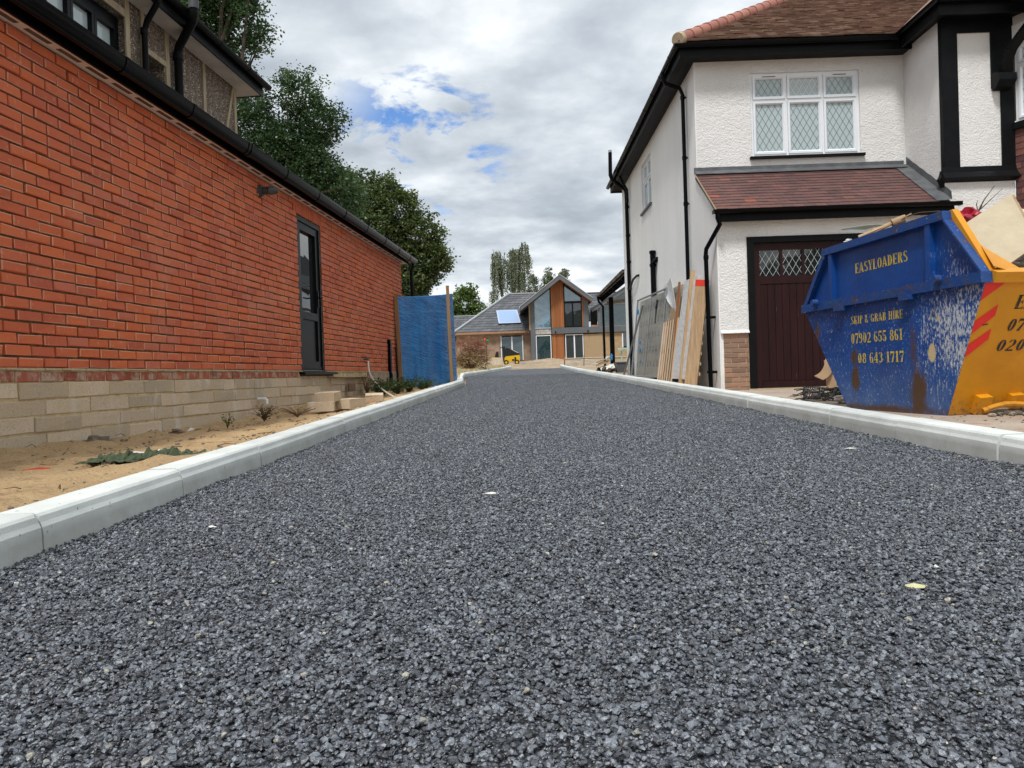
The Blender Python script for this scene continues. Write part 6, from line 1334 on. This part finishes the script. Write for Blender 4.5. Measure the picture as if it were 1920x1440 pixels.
for i in range(70):
    a = random.random()*6.28; L = random.uniform(.6, 1.3); k = random.uniform(.1, .75); mb.tube([(0, 0, 0), (math.cos(a)*k*.4, math.sin(a)*k*.4, L*.5), (math.cos(a)*k, math.sin(a)*k, L)], [.012, .008, .004], 4)
mb.build('stem', 'twig', SH)
mb = MB()
for i in range(9000):
    y = random.uniform(17, 40.5); d = random.random()**1.3*2.6; x = left_x(y)-.17-d; z = ktop(y)-.05+.03*d; a = random.random()*6.28; h = random.uniform(.05, .17)*(1+.5*(d > .8)); w = .004+.00022*y
    tx, ty = h*.5*math.cos(a), h*.5*math.sin(a); mb.add([(x-w, y, z), (x+w, y, z), (x+tx, y+ty, z+h)], [(0, 1, 2)], random.random())
tag(mb.build('dry_grass', 'straw'), 'straw coloured dry grass on the verge behind the left kerb', 'grass', kind='stuff')
MP = empty('marker_post', (-1.33, 40.5, .45), 0, 'rusty post topped with a red and a green cap by the shrub', 'post')
mb = MB(); mb.tube([(0, 0, 0), (0, 0, 1.42)], .03, 6); mb.build('pole', 'twig', MP)
mb = MB(); lump(mb, (-.07, 0, 1.55), .07, 2, .5, (1, 1, 1), .1); mb.build('red_cap', 'red_plastic', MP, smooth=True)
MAT['green_cap'] = simple('green_plastic', (.02, .22, .09), (.02, .18, .07), 6, .4, .4)
mb = MB(); lump(mb, (.07, 0, 1.48), .075, 2, .5, (1, 1, 1), .1); mb.build('green_cap', 'green_cap', MP, smooth=True)
lump_item('low_block', 'block', 'rough pale concrete base left of the yellow machine', 'block', (-.98, 45.0, .80), (.95, .5, .60), 0, tint=.9)
# compact yellow loader
LD = empty('mini_loader', (.0, 45.0, .66), 0, 'small yellow and black compact loader parked at the end of the drive', 'loader')
mb = MB(); mb.prism([(-.38, .14), (.50, .16), (.54, .40), (.50, .56), (-.32, .50), (-.40, .40)], lambda u, v_, d: (u, d, v_), -.45, .35); mb.build('body', 'yellow_mach', LD)
mb = MB(); mb.prism([(-.42, .50), (-.30, 1.02), (-.12, .98), (.50, .66), (.52, .58), (-.32, .52)], lambda u, v_, d: (u, d, v_), -.40, .32); mb.build('hood', 'rubber', LD)
mb = MB(); mb.prism([(.12, .84), (.44, .68), (.44, .71), (.12, .87)], lambda u, v_, d: (u, d, v_), -.405, -.402); mb.build('stripe', 'mark_white', LD)
for x in (-.30, .34):
    mb = MB(); mb.tube([(x, -.52, .13), (x, -.38, .13)], .15, 16); w_ = mb.build('wheel', 'rubber', LD, smooth=True)
    mb = MB(); mb.tube([(x, -.53, .13), (x, -.515, .13)], .07, 12); mb.build('rim', 'yellow_mach', w_)
mb = MB(); mb.box(.20, .30, -.47, -.44, .18, .44); mb.box(.05, .18, -.47, -.445, .22, .32); mb.build('grille', 'rubber', LD)
mb = MB(); mb.box(.52, .86, -.4, .3, .02, .10); mb.build('bucket', 'grey_trim', LD)
mb = MB(); mb.bar((-.42, -.2, .5), (-.50, -.2, 1.15), .07, .05); mb.build('lever', 'rubber', LD)
DG = empty('mini_digger', (-1.15, 47.5, .75), 0, 'yellow machine with a black dipper arm half hidden by the dry shrub', 'digger')
mb = MB(); mb.prism([(-.35, .1), (.40, .1), (.25, .42), (-.35, .5)], lambda u, v_, d: (u, d, v_), -.4, .3); mb.build('body', 'yellow_mach', DG)
mb = MB(); mb.prism([(.10, .42), (.22, .80), (.34, .80), (.36, .45)], lambda u, v_, d: (u, d, v_), -.3, .1); mb.build('engine_cover', 'rubber', DG)
mb = MB(); mb.bar((.72, -.2, .28), (.72, -.2, 1.05), .16, .12); mb.bar((.45, -.2, 1.02), (.80, -.2, 1.10), .06, .05); mb.build('dipper_arm', 'rubber', DG)

MAT['roof_glass'] = glassy('roof_glass_with_painted_sky', (.30, .42, .62), .06, 1.9)  # reflected blue sky is put into the base colour of the rooflight
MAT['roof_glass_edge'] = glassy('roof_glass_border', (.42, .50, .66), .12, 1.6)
MAT['glass_dark_far'] = glassy('dark_far_glass', (.010, .020, .022), .03, 2.0, .006)
# ================================================================= new house at the end
FH = empty('gabled_house', (0, 0, 0), 0, 'new grey roofed house with glazed timber clad gable at the end of the drive', 'house')
def bx(name, mat, *b, t=.5, kind=None, par=None):
    mb = MB(); mb.box(*b, tint=t); return mb.build(name, mat, par or FH, kind)
GYF = 58.0; PKX, PKZ = 3.95, 7.30; sl_ = .745
def und(x): return PKZ-abs(x-PKX)*sl_       # underside line of the gable roof
bx('wall', 'stock', -4.08, 1.60, 59.9, 60.2, .9, 3.42)
bx('wall', 'stock', -4.38, -4.08, 59.9, 67, .9, 3.42)
for x0_, x1_, z0_, z1_ in ((-.80, 1.01, 1.22, 3.20),):
    w = bx('patio_door', 'white_pvc', x0_, x0_+.07, 59.80, 59.89, z0_, z1_); 
    bx('frame', 'white_pvc', x1_-.07, x1_, 59.80, 59.89, z0_, z1_, par=w); bx('frame', 'anthracite', x0_+.07, x1_-.07, 59.80, 59.89, z1_-.07, z1_, par=w); bx('frame', 'white_pvc', (x0_+x1_)/2-.05, (x0_+x1_)/2+.05, 59.80, 59.89, z0_, z1_-.07, par=w)
    bx('pane', 'glass_mid', x0_+.07, x1_-.07, 59.84, 59.86, z0_, z1_-.07, par=w)
bx('fascia', 'fascia_wood', -4.45, 1.72, 59.42, 59.47, 3.40, 3.56); bx('soffit', 'soffit', -4.45, 1.62, 59.47, 59.9, 3.39, 3.42)
# left hipped roof
def roofrows(name, e0, e1, r0_, r1_, rows, mat='slate'):
    """courses between eave line e0-e1 and ridge line r0-r1"""
    mb = MB(); e0, e1, r0_, r1_ = map(Vector, (e0, e1, r0_, r1_)); n = (e1-e0).cross(r0_-e0).normalized()
    if n.z < 0: n = -n
    for r in range(rows):
        a, b = r/rows, (r+1.25)/rows; b = min(b, 1); L0, L1 = e0.lerp(r0_, a), e1.lerp(r1_, a); H0, H1 = e0.lerp(r0_, b), e1.lerp(r1_, b); W_ = (L1-L0).length; nt_ = max(1, int(W_/.34)); off = .5*(r % 2)
        cuts = sorted({0, 1} | {min(1, max(0, (k+off)/nt_)) for k in range(nt_+1)})
        for u0_, u1_ in zip(cuts, cuts[1:]):
            if u1_-u0_ < .002: continue
            g_ = .0012
            p = [L0.lerp(L1, u0_+g_)+n*.045, L0.lerp(L1, u1_-g_)+n*.045, H0.lerp(H1, u1_-g_)+n*.012, H0.lerp(H1, u0_+g_)+n*.012]; q = [L0.lerp(L1, u0_+g_), L0.lerp(L1, u1_-g_)]
            mb.add(p+q, [(0, 1, 2, 3), (0, 4, 5, 1)], random.random())
    mb.build(name, mat, FH, kind='stuff')
    mb = MB(); mb.add([e0-n*.05, e1-n*.05, r1_-n*.05, r0_-n*.05, e0, e1, r1_, r0_], [(0, 1, 2, 3), (4, 5, 6, 7), (0, 1, 5, 4), (1, 2, 6, 5), (2, 3, 7, 6), (3, 0, 4, 7)]); mb.build('roof_deck', 'wood_dark', FH)
EL, ER, RL, RR = (-4.5, 59.42, 3.57), (2.6, 59.42, 3.57), (-.05, 63.6, 6.93), (6.0, 63.6, 6.93)
roofrows('roof_tiles', EL, ER, RL, RR, 15)
roofrows('roof_tiles', (-4.5, 68, 3.57), EL, (-.05, 63.7, 6.93), RL, 15)
mb = MB(); mb.bar((-4.53, 59.38, 3.62), (-.05, 63.6, 7.0), .24, .10); mb.build('hip_cap', 'grey_trim', FH)
mb = MB(); mb.bar((-.15, 63.6, 7.0), (6.0, 63.6, 7.0), .20, .10); mb.build('ridge_cap', 'grey_trim', FH)
mb = MB(); mb.bar((-4.9, 59.2, 3.30), (-4.5, 59.4, 3.60), .1, .16); mb.build('eaves_end', 'white_pvc', FH)
roofrows('roof_tiles', (-12, 61, 3.35), (-4.2, 61, 3.35), (-12, 63.2, 5.15), (-2.0, 63.2, 5.15), 9)
mb = MB(); mb.bar((-12, 63.2, 5.2), (-2.3, 63.2, 5.2), .15, .08); mb.build('ridge_cap', 'grey_trim', FH)
bx('wall', 'stock', -12, -4.4, 61.3, 61.6, .9, 3.34)
# rooflight lying on the slope
def rs2(x, k, h=0): n = Vector((0, -.626, .78)); p = Vector((x, 59.42+4.18*k, 3.57+3.36*k))+n*h; return p
mb = MB(); A = [rs2(-.93, .15, .06), rs2(.93, .15, .06), rs2(.66, .52, .06), rs2(-1.08+.0, .52, .06)]
def slabn(mb, pts, n, h): mb.add(pts+[p+n*h for p in pts], [(3, 2, 1, 0), (4, 5, 6, 7), (0, 1, 5, 4), (1, 2, 6, 5), (2, 3, 7, 6), (3, 0, 4, 7)])
nn = Vector((0, -.626, .78))
A = [rs2(-.93, .16, .05), rs2(.90, .16, .05), rs2(.64, .52, .05), rs2(-1.13, .52, .05)]
slabn(mb, A, nn, .10); rl_ = mb.build('rooflight', 'anthracite', FH)
cen = sum(A, Vector())/4; Bq = [cen+(p-cen)*.985+nn*.102 for p in A]; mb = MB(); slabn(mb, Bq, nn, .012); mb.build('pane_edge', 'roof_glass_edge', rl_)
Bq = [cen+(p-cen)*.84+nn*.115 for p in A]; mb = MB(); slabn(mb, Bq, nn, .006); mb.build('pane', 'roof_glass', rl_)
# gable
def gpost(name, mat, x0_, x1_, z0_, y0_=GYF, y1_=GYF+.25, dz=.0, par=None, t=.5):
    mb = MB(); pts = [(x0_, z0_), (x1_, z0_), (x1_, und(x1_)-dz)] + ([(PKX, und(PKX)-dz)] if x0_ < PKX < x1_ else []) + [(x0_, und(x0_)-dz)]
    mb.prism(pts, lambda u, v_, d: (u, d, v_), y0_, y1_, t); return mb.build(name, mat, par or FH)
gpost('gable_post', 'grey_panel', 1.60, 1.955, .9); gpost('gable_post', 'grey_panel', 5.76, 6.16, 3.62)
bx('gable_edge', 'osb', 1.50, 1.598, GYF+.02, GYF+.3, 3.5, und(1.5)); 
gpost('gable_side', 'slate', 1.60, 1.70, .9, GYF+.26, GYF+6)
w = gpost('gable_window', 'glass_sky', 1.957, 3.17, 3.66, GYF+.12, GYF+.15, .02)
bx('mullion', 'anthracite', 3.172, 3.25, GYF+.04, GYF+.2, 3.62, und(3.25)-.02)
bx('window_sill', 'grey_trim', 1.957, 3.20, GYF+.0, GYF+.2, 3.58, 3.655)
nb = 8
for i in range(nb):
    a = 3.255+i*(4.245-3.255)/nb; b = a+(4.245-3.255)/nb-.008; gpost('cladding_board', 'cladding', a, b, 3.62, GYF+.05-.01*(i % 2), GYF+.2, .01, t=random.random())
gpost('gable_window', 'glass_sky', 4.33, 5.60, 5.66, GYF+.12, GYF+.15, .02)
mb = MB(); mb.bar((4.30, GYF+.11, und(4.30)-.06), (5.62, GYF+.11, und(5.62)-.06), .10, .10, upv=(0, 1, 0)); mb.box(4.25, 4.33, GYF+.04, GYF+.2, 3.62, und(4.29)-.05); mb.box(5.58, 5.65, GYF+.04, GYF+.2, 3.62, und(5.62)-.05); mb.box(4.33, 5.58, GYF+.04, GYF+.2, 5.50, 5.66); mb.box(4.88, 4.98, GYF+.05, GYF+.2, 3.66, 5.50); mb.box(4.33, 5.58, GYF+.04, GYF+.2, 3.62, 3.70); mb.build('window_frame', 'anthracite', FH)
bx('pane', 'glass_dark_far', 4.33, 4.88, GYF+.12, GYF+.14, 3.70, 5.50); bx('pane', 'glass_dark_far', 4.98, 5.58, GYF+.12, GYF+.14, 3.70, 5.50)
bx('cladding_board', 'cladding', 5.655, 5.755, GYF+.04, GYF+.2, 3.62, und(5.70)-.01)
# timber soffit and verge of the gable roof
for s in (-1, 1):
    xe = PKX+s*(3.10 if s < 0 else 2.45); ze = und(xe)
    mb = MB(); mb.add([(PKX, GYF-.75, PKZ+.02), (xe, GYF-.75, ze+.02), (xe, GYF+6, ze+.02), (PKX, GYF+6, PKZ+.02), (PKX, GYF-.75, PKZ+.06), (xe, GYF-.75, ze+.06), (xe, GYF+6, ze+.06), (PKX, GYF+6, PKZ+.06)], [(0, 1, 2, 3), (4, 7, 6, 5), (0, 4, 5, 1), (1, 5, 6, 2), (2, 6, 7, 3), (3, 7, 4, 0)]); mb.build('soffit', 'cladding' if s > 0 else 'grey_panel', FH)
    mb = MB(); mb.prism([(PKX, PKZ-.02), (xe, ze-.02), (xe, ze+.27), (PKX, PKZ+.33)], lambda u, v_, d: (u, d, v_), GYF-.82, GYF-.76); mb.build('verge_board', 'grey_panel', FH)
    mb = MB(); mb.add([(PKX, GYF-.80, PKZ+.34), (xe-.04*(-s), GYF-.80, ze+.28), (xe, GYF+6, ze+.28), (PKX, GYF+6, PKZ+.34)], [(0, 1, 2, 3)]); mb.build('roof_slope', 'slate', FH)
    mb = MB(); mb.bar((PKX, GYF-.80, PKZ+.37), (xe+.04*s, GYF-.80, ze+.31), .10, .05); mb.build('verge_trim', 'grey_trim', FH)
mb = MB(); mb.bar((.80, GYF-.5, 5.28), (.80, GYF+3, 5.28), .10, .2); mb.build('eaves_gutter', 'grey_trim', FH)
# left roof slope is seen from below its verge: pale underside strip
# first-floor beam and ground floor
mb = MB(); mb.box(3.26, 12, GYF-.10, GYF+.3, 3.14, 3.60); mb.build('floor_beam', 'grey_panel', FH)
bx('beam_end', 'anthracite', 3.24, 3.258, GYF-.08, GYF+.2, 3.14, 3.60)
for x in (3.48, 6.02): bx('wall_light', 'rubber', x, x+.10, GYF-.17, GYF-.102, 3.20, 3.34)
x = 1.96; r = 0
for r in range(2):
    x = 1.96-.15*r
    while x < 3.22: bx('block', 'grey_block', max(x, 1.96), min(x+.40, 3.22), GYF+.06, GYF+.2, 3.14+r*.22, 3.35+r*.22, t=random.random()); x += .42
bx('mortar_bed', 'mortar', 1.96, 3.22, GYF+.08, GYF+.2, 3.12, 3.58)
def gdoor(x0_, x1_, z0_, z1_, mull, glass='glass_mid', frame='white_pvc'):
    w = bx('glazed_door', frame, x0_, x0_+.06, GYF+.05, GYF+.15, z0_, z1_); bx('frame', frame, x1_-.06, x1_, GYF+.05, GYF+.15, z0_, z1_, par=w); bx('frame', frame, x0_+.06, x1_-.06, GYF+.05, GYF+.15, z1_-.06, z1_, par=w); bx('frame', frame, x0_+.06, x1_-.06, GYF+.05, GYF+.15, z0_, z0_+.04, par=w)
    if mull: bx('frame', frame, (x0_+x1_)/2-.05, (x0_+x1_)/2+.05, GYF+.05, GYF+.15, z0_+.04, z1_-.06, par=w)
    bx('pane', glass, x0_+.06, x1_-.06, GYF+.10, GYF+.12, z0_+.04, z1_-.06, par=w)
gdoor(1.98, 3.18, 1.06, 3.06, False, 'glass_mid'); gdoor(4.28, 5.70, 1.18, 3.06, True, 'glass_dark_far')
for i in range(7):
    a = 3.255+i*(4.20-3.255)/7; bx('cladding_board', 'cladding', a, a+.128, GYF+.04-.01*(i % 2), GYF+.2, 1.02, 3.12, t=random.random())
bx('boarding', 'osb', 5.74, 7.20, GYF+.04, GYF+.2, 1.0, 3.04); bx('wall', 'stock2', 7.20, 12, GYF+.10, GYF+.3, .9, 3.12); bx('wall', 'stock', 6.9, 7.3, GYF+.09, GYF+.25, .9, 3.12)
w = bx('small_window', 'white_pvc', 8.72, 8.80, GYF-.0, GYF+.09, 1.9, 3.05); bx('frame', 'anthracite', 8.80, 9.2, GYF+.0, GYF+.09, 1.9, 2.0, par=w); bx('pane', 'glass_dark_far', 8.80, 9.2, GYF+.02, GYF+.05, 2.0, 3.05, par=w)
bx('wall', 'stock', 1.70, 12, GYF+.6, GYF+.7, .9, 3.6)
bx('room_back', 'grey_panel', 1.96, 6.1, GYF+1.6, GYF+1.7, 3.6, 5.7)
# right wing: roof behind, dormer with tinted glass
roofrows('roof_tiles', (5.2, 60.2, 4.2), (13, 60.2, 4.2), (5.2, 62.8, 6.70), (13, 62.8, 6.70), 11)
mb = MB(); mb.bar((5.9, 62.8, 6.76), (13, 62.8, 6.76), .15, .08); mb.build('ridge_cap', 'anthracite', FH)
mb = MB(); mb.bar((6.38, GYF-.1, 4.86), (9.3, GYF-.1, 6.6), .10, .30); mb.bar((6.36, GYF-.16, 5.02), (9.3, GYF-.16, 6.77), .12, .05); mb.build('verge_board', 'grey_panel', FH)
bx('wing_post', 'grey_panel', 6.88, 7.08, GYF, GYF+.2, 3.6, 5.25); bx('wing_recess', 'anthracite', 6.36, 6.88, GYF+.4, GYF+.5, 3.6, 5.0); bx('wing_sill', 'fascia_wood', 6.36, 6.88, GYF+.1, GYF+.4, 3.60, 3.74)
mb = MB(); mb.prism([(7.08, 3.62), (12, 3.62), (12, 6.2), (9.3, 6.5), (7.08, 5.20)], lambda u, v_, d: (u, d, v_), GYF+.1, GYF+.13); mb.build('wing_window', 'glass_mid', FH)
for x in (7.9, 9.4): bx('mullion', 'anthracite', x, x+.06, GYF+.04, GYF+.15, 3.62, 5.6)
bx('transom', 'grey_panel', 7.08, 12, GYF+.04, GYF+.09, 5.28, 5.38)
bx('neighbour_shed', 'grey_trim', -4.95, -4.45, 50, 51, 1.0, 2.35)

# ================================================================= trees
tree('maple_tree', 'tall dark maple rising behind the pebbledashed house', (-9.6, 23.5, -.2), .32, [(-9.16, 24.00, 13.41, 1.7, 1.7, 1.7), (-8.28, 24.00, 11.68, 0.95, 0.95, 0.95), (-7.74, 24.00, 11.06, 0.55, 0.55, 0.55), (-8.76, 24.00, 10.33, 0.8, 0.8, 0.8), (-10.08, 24.00, 11.91, 1.5, 1.5, 1.5), (-9.19, 24.00, 12.56, 1.2, 1.2, 1.2), (-10.18, 24.50, 10.23, 1.6, 1.6, 1.6), (-7.82, 24.00, 13.54, 0.8, 0.8, 0.8)], 36000, .10, 'leaf_dark', seed=3, clump=.30, shell=.45, limbs=34, per=22, group='trees on the left boundary')
tree('maple_tree', 'dark lobed maple between the pebbledashed house and the chestnut', (-9.0, 30, -.2), .35, [(-8.14, 30.00, 11.58, 1.05, 1.05, 1.05), (-7.39, 30.00, 10.40, 1, 1, 1), (-8.27, 30.00, 9.72, 1.2, 1.2, 1.2), (-9.37, 30.00, 9.00, 1.5, 1.5, 1.5), (-10.19, 30.00, 11.39, 0.95, 0.95, 0.95), (-10.09, 30.00, 10.10, 1.5, 1.5, 1.5), (-7.67, 30.00, 8.52, 1.25, 1.25, 1.25), (-6.64, 30.00, 7.37, 1.2, 1.2, 1.2), (-8.72, 30.00, 12.19, 0.5, 0.5, 0.5), (-6.69, 30.00, 10.74, 0.35, 0.35, 0.35), (-8.15, 30.00, 7.25, 1.6, 1.6, 1.6), (-7.98, 30.00, 8.96, 0.8, 0.8, 0.8)], 58000, .105, 'leaf_dark', seed=4, clump=.32, shell=.4, limbs=40, per=24, group='trees on the left boundary')
tree('chestnut_tree', 'broad olive green chestnut above the far end of the brick wall', (-7.6, 42, .3), .5, [(-8.07, 42.00, 10.58, 1.35, 1.35, 1.35), (-6.30, 42.00, 9.52, 1.55, 1.55, 1.55), (-4.99, 42.00, 8.13, 1.45, 1.45, 1.45), (-4.59, 42.00, 6.61, 1.4, 1.4, 1.4), (-4.14, 42.00, 6.75, 0.9, 0.9, 0.9), (-5.53, 42.00, 5.74, 1.5, 1.5, 1.5), (-7.56, 42.00, 8.21, 2, 2, 2), (-8.95, 42.00, 11.27, 0.8, 0.8, 0.8), (-6.86, 42.00, 10.90, 0.9, 0.9, 0.9), (-5.71, 42.00, 4.99, 1.3, 1.3, 1.3), (-8.13, 43.00, 5.95, 2.2, 2.2, 2.2), (-5.31, 42.00, 3.32, 1.3, 1.3, 1.3)], 58000, .165, 'leaf_olive', seed=6, clump=.36, per=24, shell=.5, limbs=30, group='trees on the left boundary')
tree('round_tree', 'round green tree above the low grey roof at the far left', (-4.4, 80, .8), .35, [(-4.90, 80.00, 7.58, 2, 2, 2.1), (-3.49, 80.00, 6.67, 1.4, 1.4, 1.4), (-6.07, 80.00, 6.76, 1.4, 1.4, 1.4), (-4.39, 80.00, 9.00, 1.1, 1.1, 1.1), (-4.98, 80.00, 5.00, 2.2, 2.2, 2.2)], 12000, .26, 'leaf_green', seed=8, clump=.40, per=18, group='trees behind the gabled house')
def weeping(name, label, base, lobes, nstr, leaf, mat, group, seed):
    """a birch whose fine shoots hang in long curtains from the limb ends"""
    g = random.Random(seed); root = empty(name, base, 0, label, 'tree', group); V = []; F = []; Tn = []; tops = []
    for k in range(nstr):
        l = g.choices(lobes, weights=[q[3]*q[5] for q in lobes])[0]; a = g.random()*6.28; r = math.sqrt(g.random()); x = l[0]-base[0]+math.cos(a)*r*l[3]; y = l[1]-base[1]+math.sin(a)*r*l[3]
        z1 = l[2]-base[2]+l[5]*math.sqrt(max(0, 1-r*r))*g.uniform(.7, 1.0); L = l[6]*g.uniform(.35, 1.0); tops.append(Vector((x, y, z1))); n = int(L/.085); tt = g.uniform(.15, .85); dx, dy = g.uniform(-.12, .12), g.uniform(-.12, .12)
        for q in range(n):
            u = q/max(1, n); p = Vector((x+dx*u*L*.3+g.gauss(0, .05), y+dy*u*L*.3+g.gauss(0, .05), z1-u*L+g.gauss(0, .04))); ax = Vector((g.gauss(0, .5), g.gauss(0, .5), -1)).normalized(); bx_ = ax.cross(Vector((g.gauss(0, 1), g.gauss(0, 1), .1))).normalized(); s = leaf*g.uniform(.6, 1.3); b = len(V)
            V += [p-ax*s*.5, p+bx_*s*.36, p+ax*s*.5, p-bx_*s*.36]; F.append((b, b+1, b+2, b+3)); Tn.append(min(1, max(0, tt+g.gauss(0, .15))))
    mb = MB(); mb.v = [tuple(v) for v in V]; mb.f = F; mb.t = Tn; me = bpy.data.meshes.new('crown'); me.from_pydata(mb.v, [], mb.f); me.update(); at = me.attributes.new('tint', 'FLOAT', 'FACE'); at.data.foreach_set('value', Tn); me.materials.append(MAT[mat]); link('crown', me, root, 'stuff')
    mb = MB(); ht = max(l[2]+l[5] for l in lobes)-base[2]
    for s in (-1, 1):
        P0 = [Vector((0, 0, -.3))]+[Vector((s*(.2+1.3*t*t)+g.uniform(-.1, .1), g.uniform(-.2, .2), ht*.95*t)) for t in (.2, .35, .5, .65, .8, 1.0)]; mb.tube(P0, [.26, .22, .17, .13, .09, .06, .02], 8)
    mb.build('trunk', 'bark', root, smooth=True); mb = MB()
    for k in range(60):
        c = g.choice(tops); zz2 = min(c.z-.3, ht*.9)*g.uniform(.75, 1); a = Vector(((1 if c.x > 0 else -1)*(.2+1.3*(zz2/ht)**2), 0, zz2)); mid = (a+c)/2+Vector((0, 0, .35)); mb.tube([a, mid, c], [.05, .035, .012], 5)
    mb.build('limbs', 'bark', root)
weeping('weeping_birch', 'tall weeping birch with hanging grey-green branches behind the ridge', (-.1, 85, .8), [(*q[:3], q[3], q[4], q[5], L) for q, L in (((-1.05, 85.00, 13.59, 0.85, 0.85, 0.7), 4.6), ((-1.39, 85.00, 12.51, 0.75, 0.75, 0.6), 4.2), ((0.85, 85.00, 13.65, 1, 1, 0.9), 4.8), ((1.85, 85.00, 14.47, 0.55, 0.55, 0.8), 3.2), ((2.30, 85.00, 13.12, 0.5, 0.5, 0.7), 3.4), ((0.14, 85.00, 12.46, 1, 1, 0.9), 4.4), ((-1.74, 85.00, 9.35, 0.6, 0.6, 0.5), 2.6), ((1.14, 85.00, 11.20, 0.9, 0.9, 0.8), 3.6))], 330, .20, 'leaf_birch', 'trees behind the gabled house', 9)
for i, (c, c2_) in enumerate((((3.17, 95.0, 12.32), (2.95, 95.0, 9.74)), ((5.17, 95.0, 12.94), (4.96, 95.0, 10.7)), ((7.08, 95.0, 12.74), (6.89, 95.0, 10.97)))):
    tree('poplar_tree', ['left and lowest of three pale poplar tops behind the gable', 'middle of three pale poplar tops behind the gable', 'right one of three pale poplar tops, over the gable slope'][i], (c[0], 95, .8), .2, [(c[0], 95, c[2]-.1, .55, .6, .9), (c2_[0], 95, c2_[2], .95, .9, 1.9), (c[0]-.1, 95, (c[2]+c2_[2])/2, .8, .8, 1.2), (c[0]-.1, 95, c2_[2]-2, 1.0, .9, 1.9)], 3600, .22, 'leaf_birch', seed=12+i, clump=.30, per=16, limbs=8, flat=1.2, group='trees behind the gabled house')
# trees over the road behind the viewer: they stand where the glazing sees them
for i, (x, y, s) in enumerate(((-13, -24, 1.0), (8, -30, 1.15), (17, -21, .95))):
    tree('street_tree', ['leafy tree across the street, left', 'leafy tree across the street, middle', 'leafy tree across the street, right'][i], (x, y, -.8), .3, [(x, y, 4.6*s, 3.0*s, 3*s, 2.6*s), (x+1.6, y, 6.3*s, 2.0*s, 2*s, 1.8*s), (x-1.8, y, 3.6*s, 2.0*s, 2*s, 1.8*s)], 3600, .42, 'leaf_dark', seed=30+i, clump=.6, per=16, limbs=8, group='trees across the street')
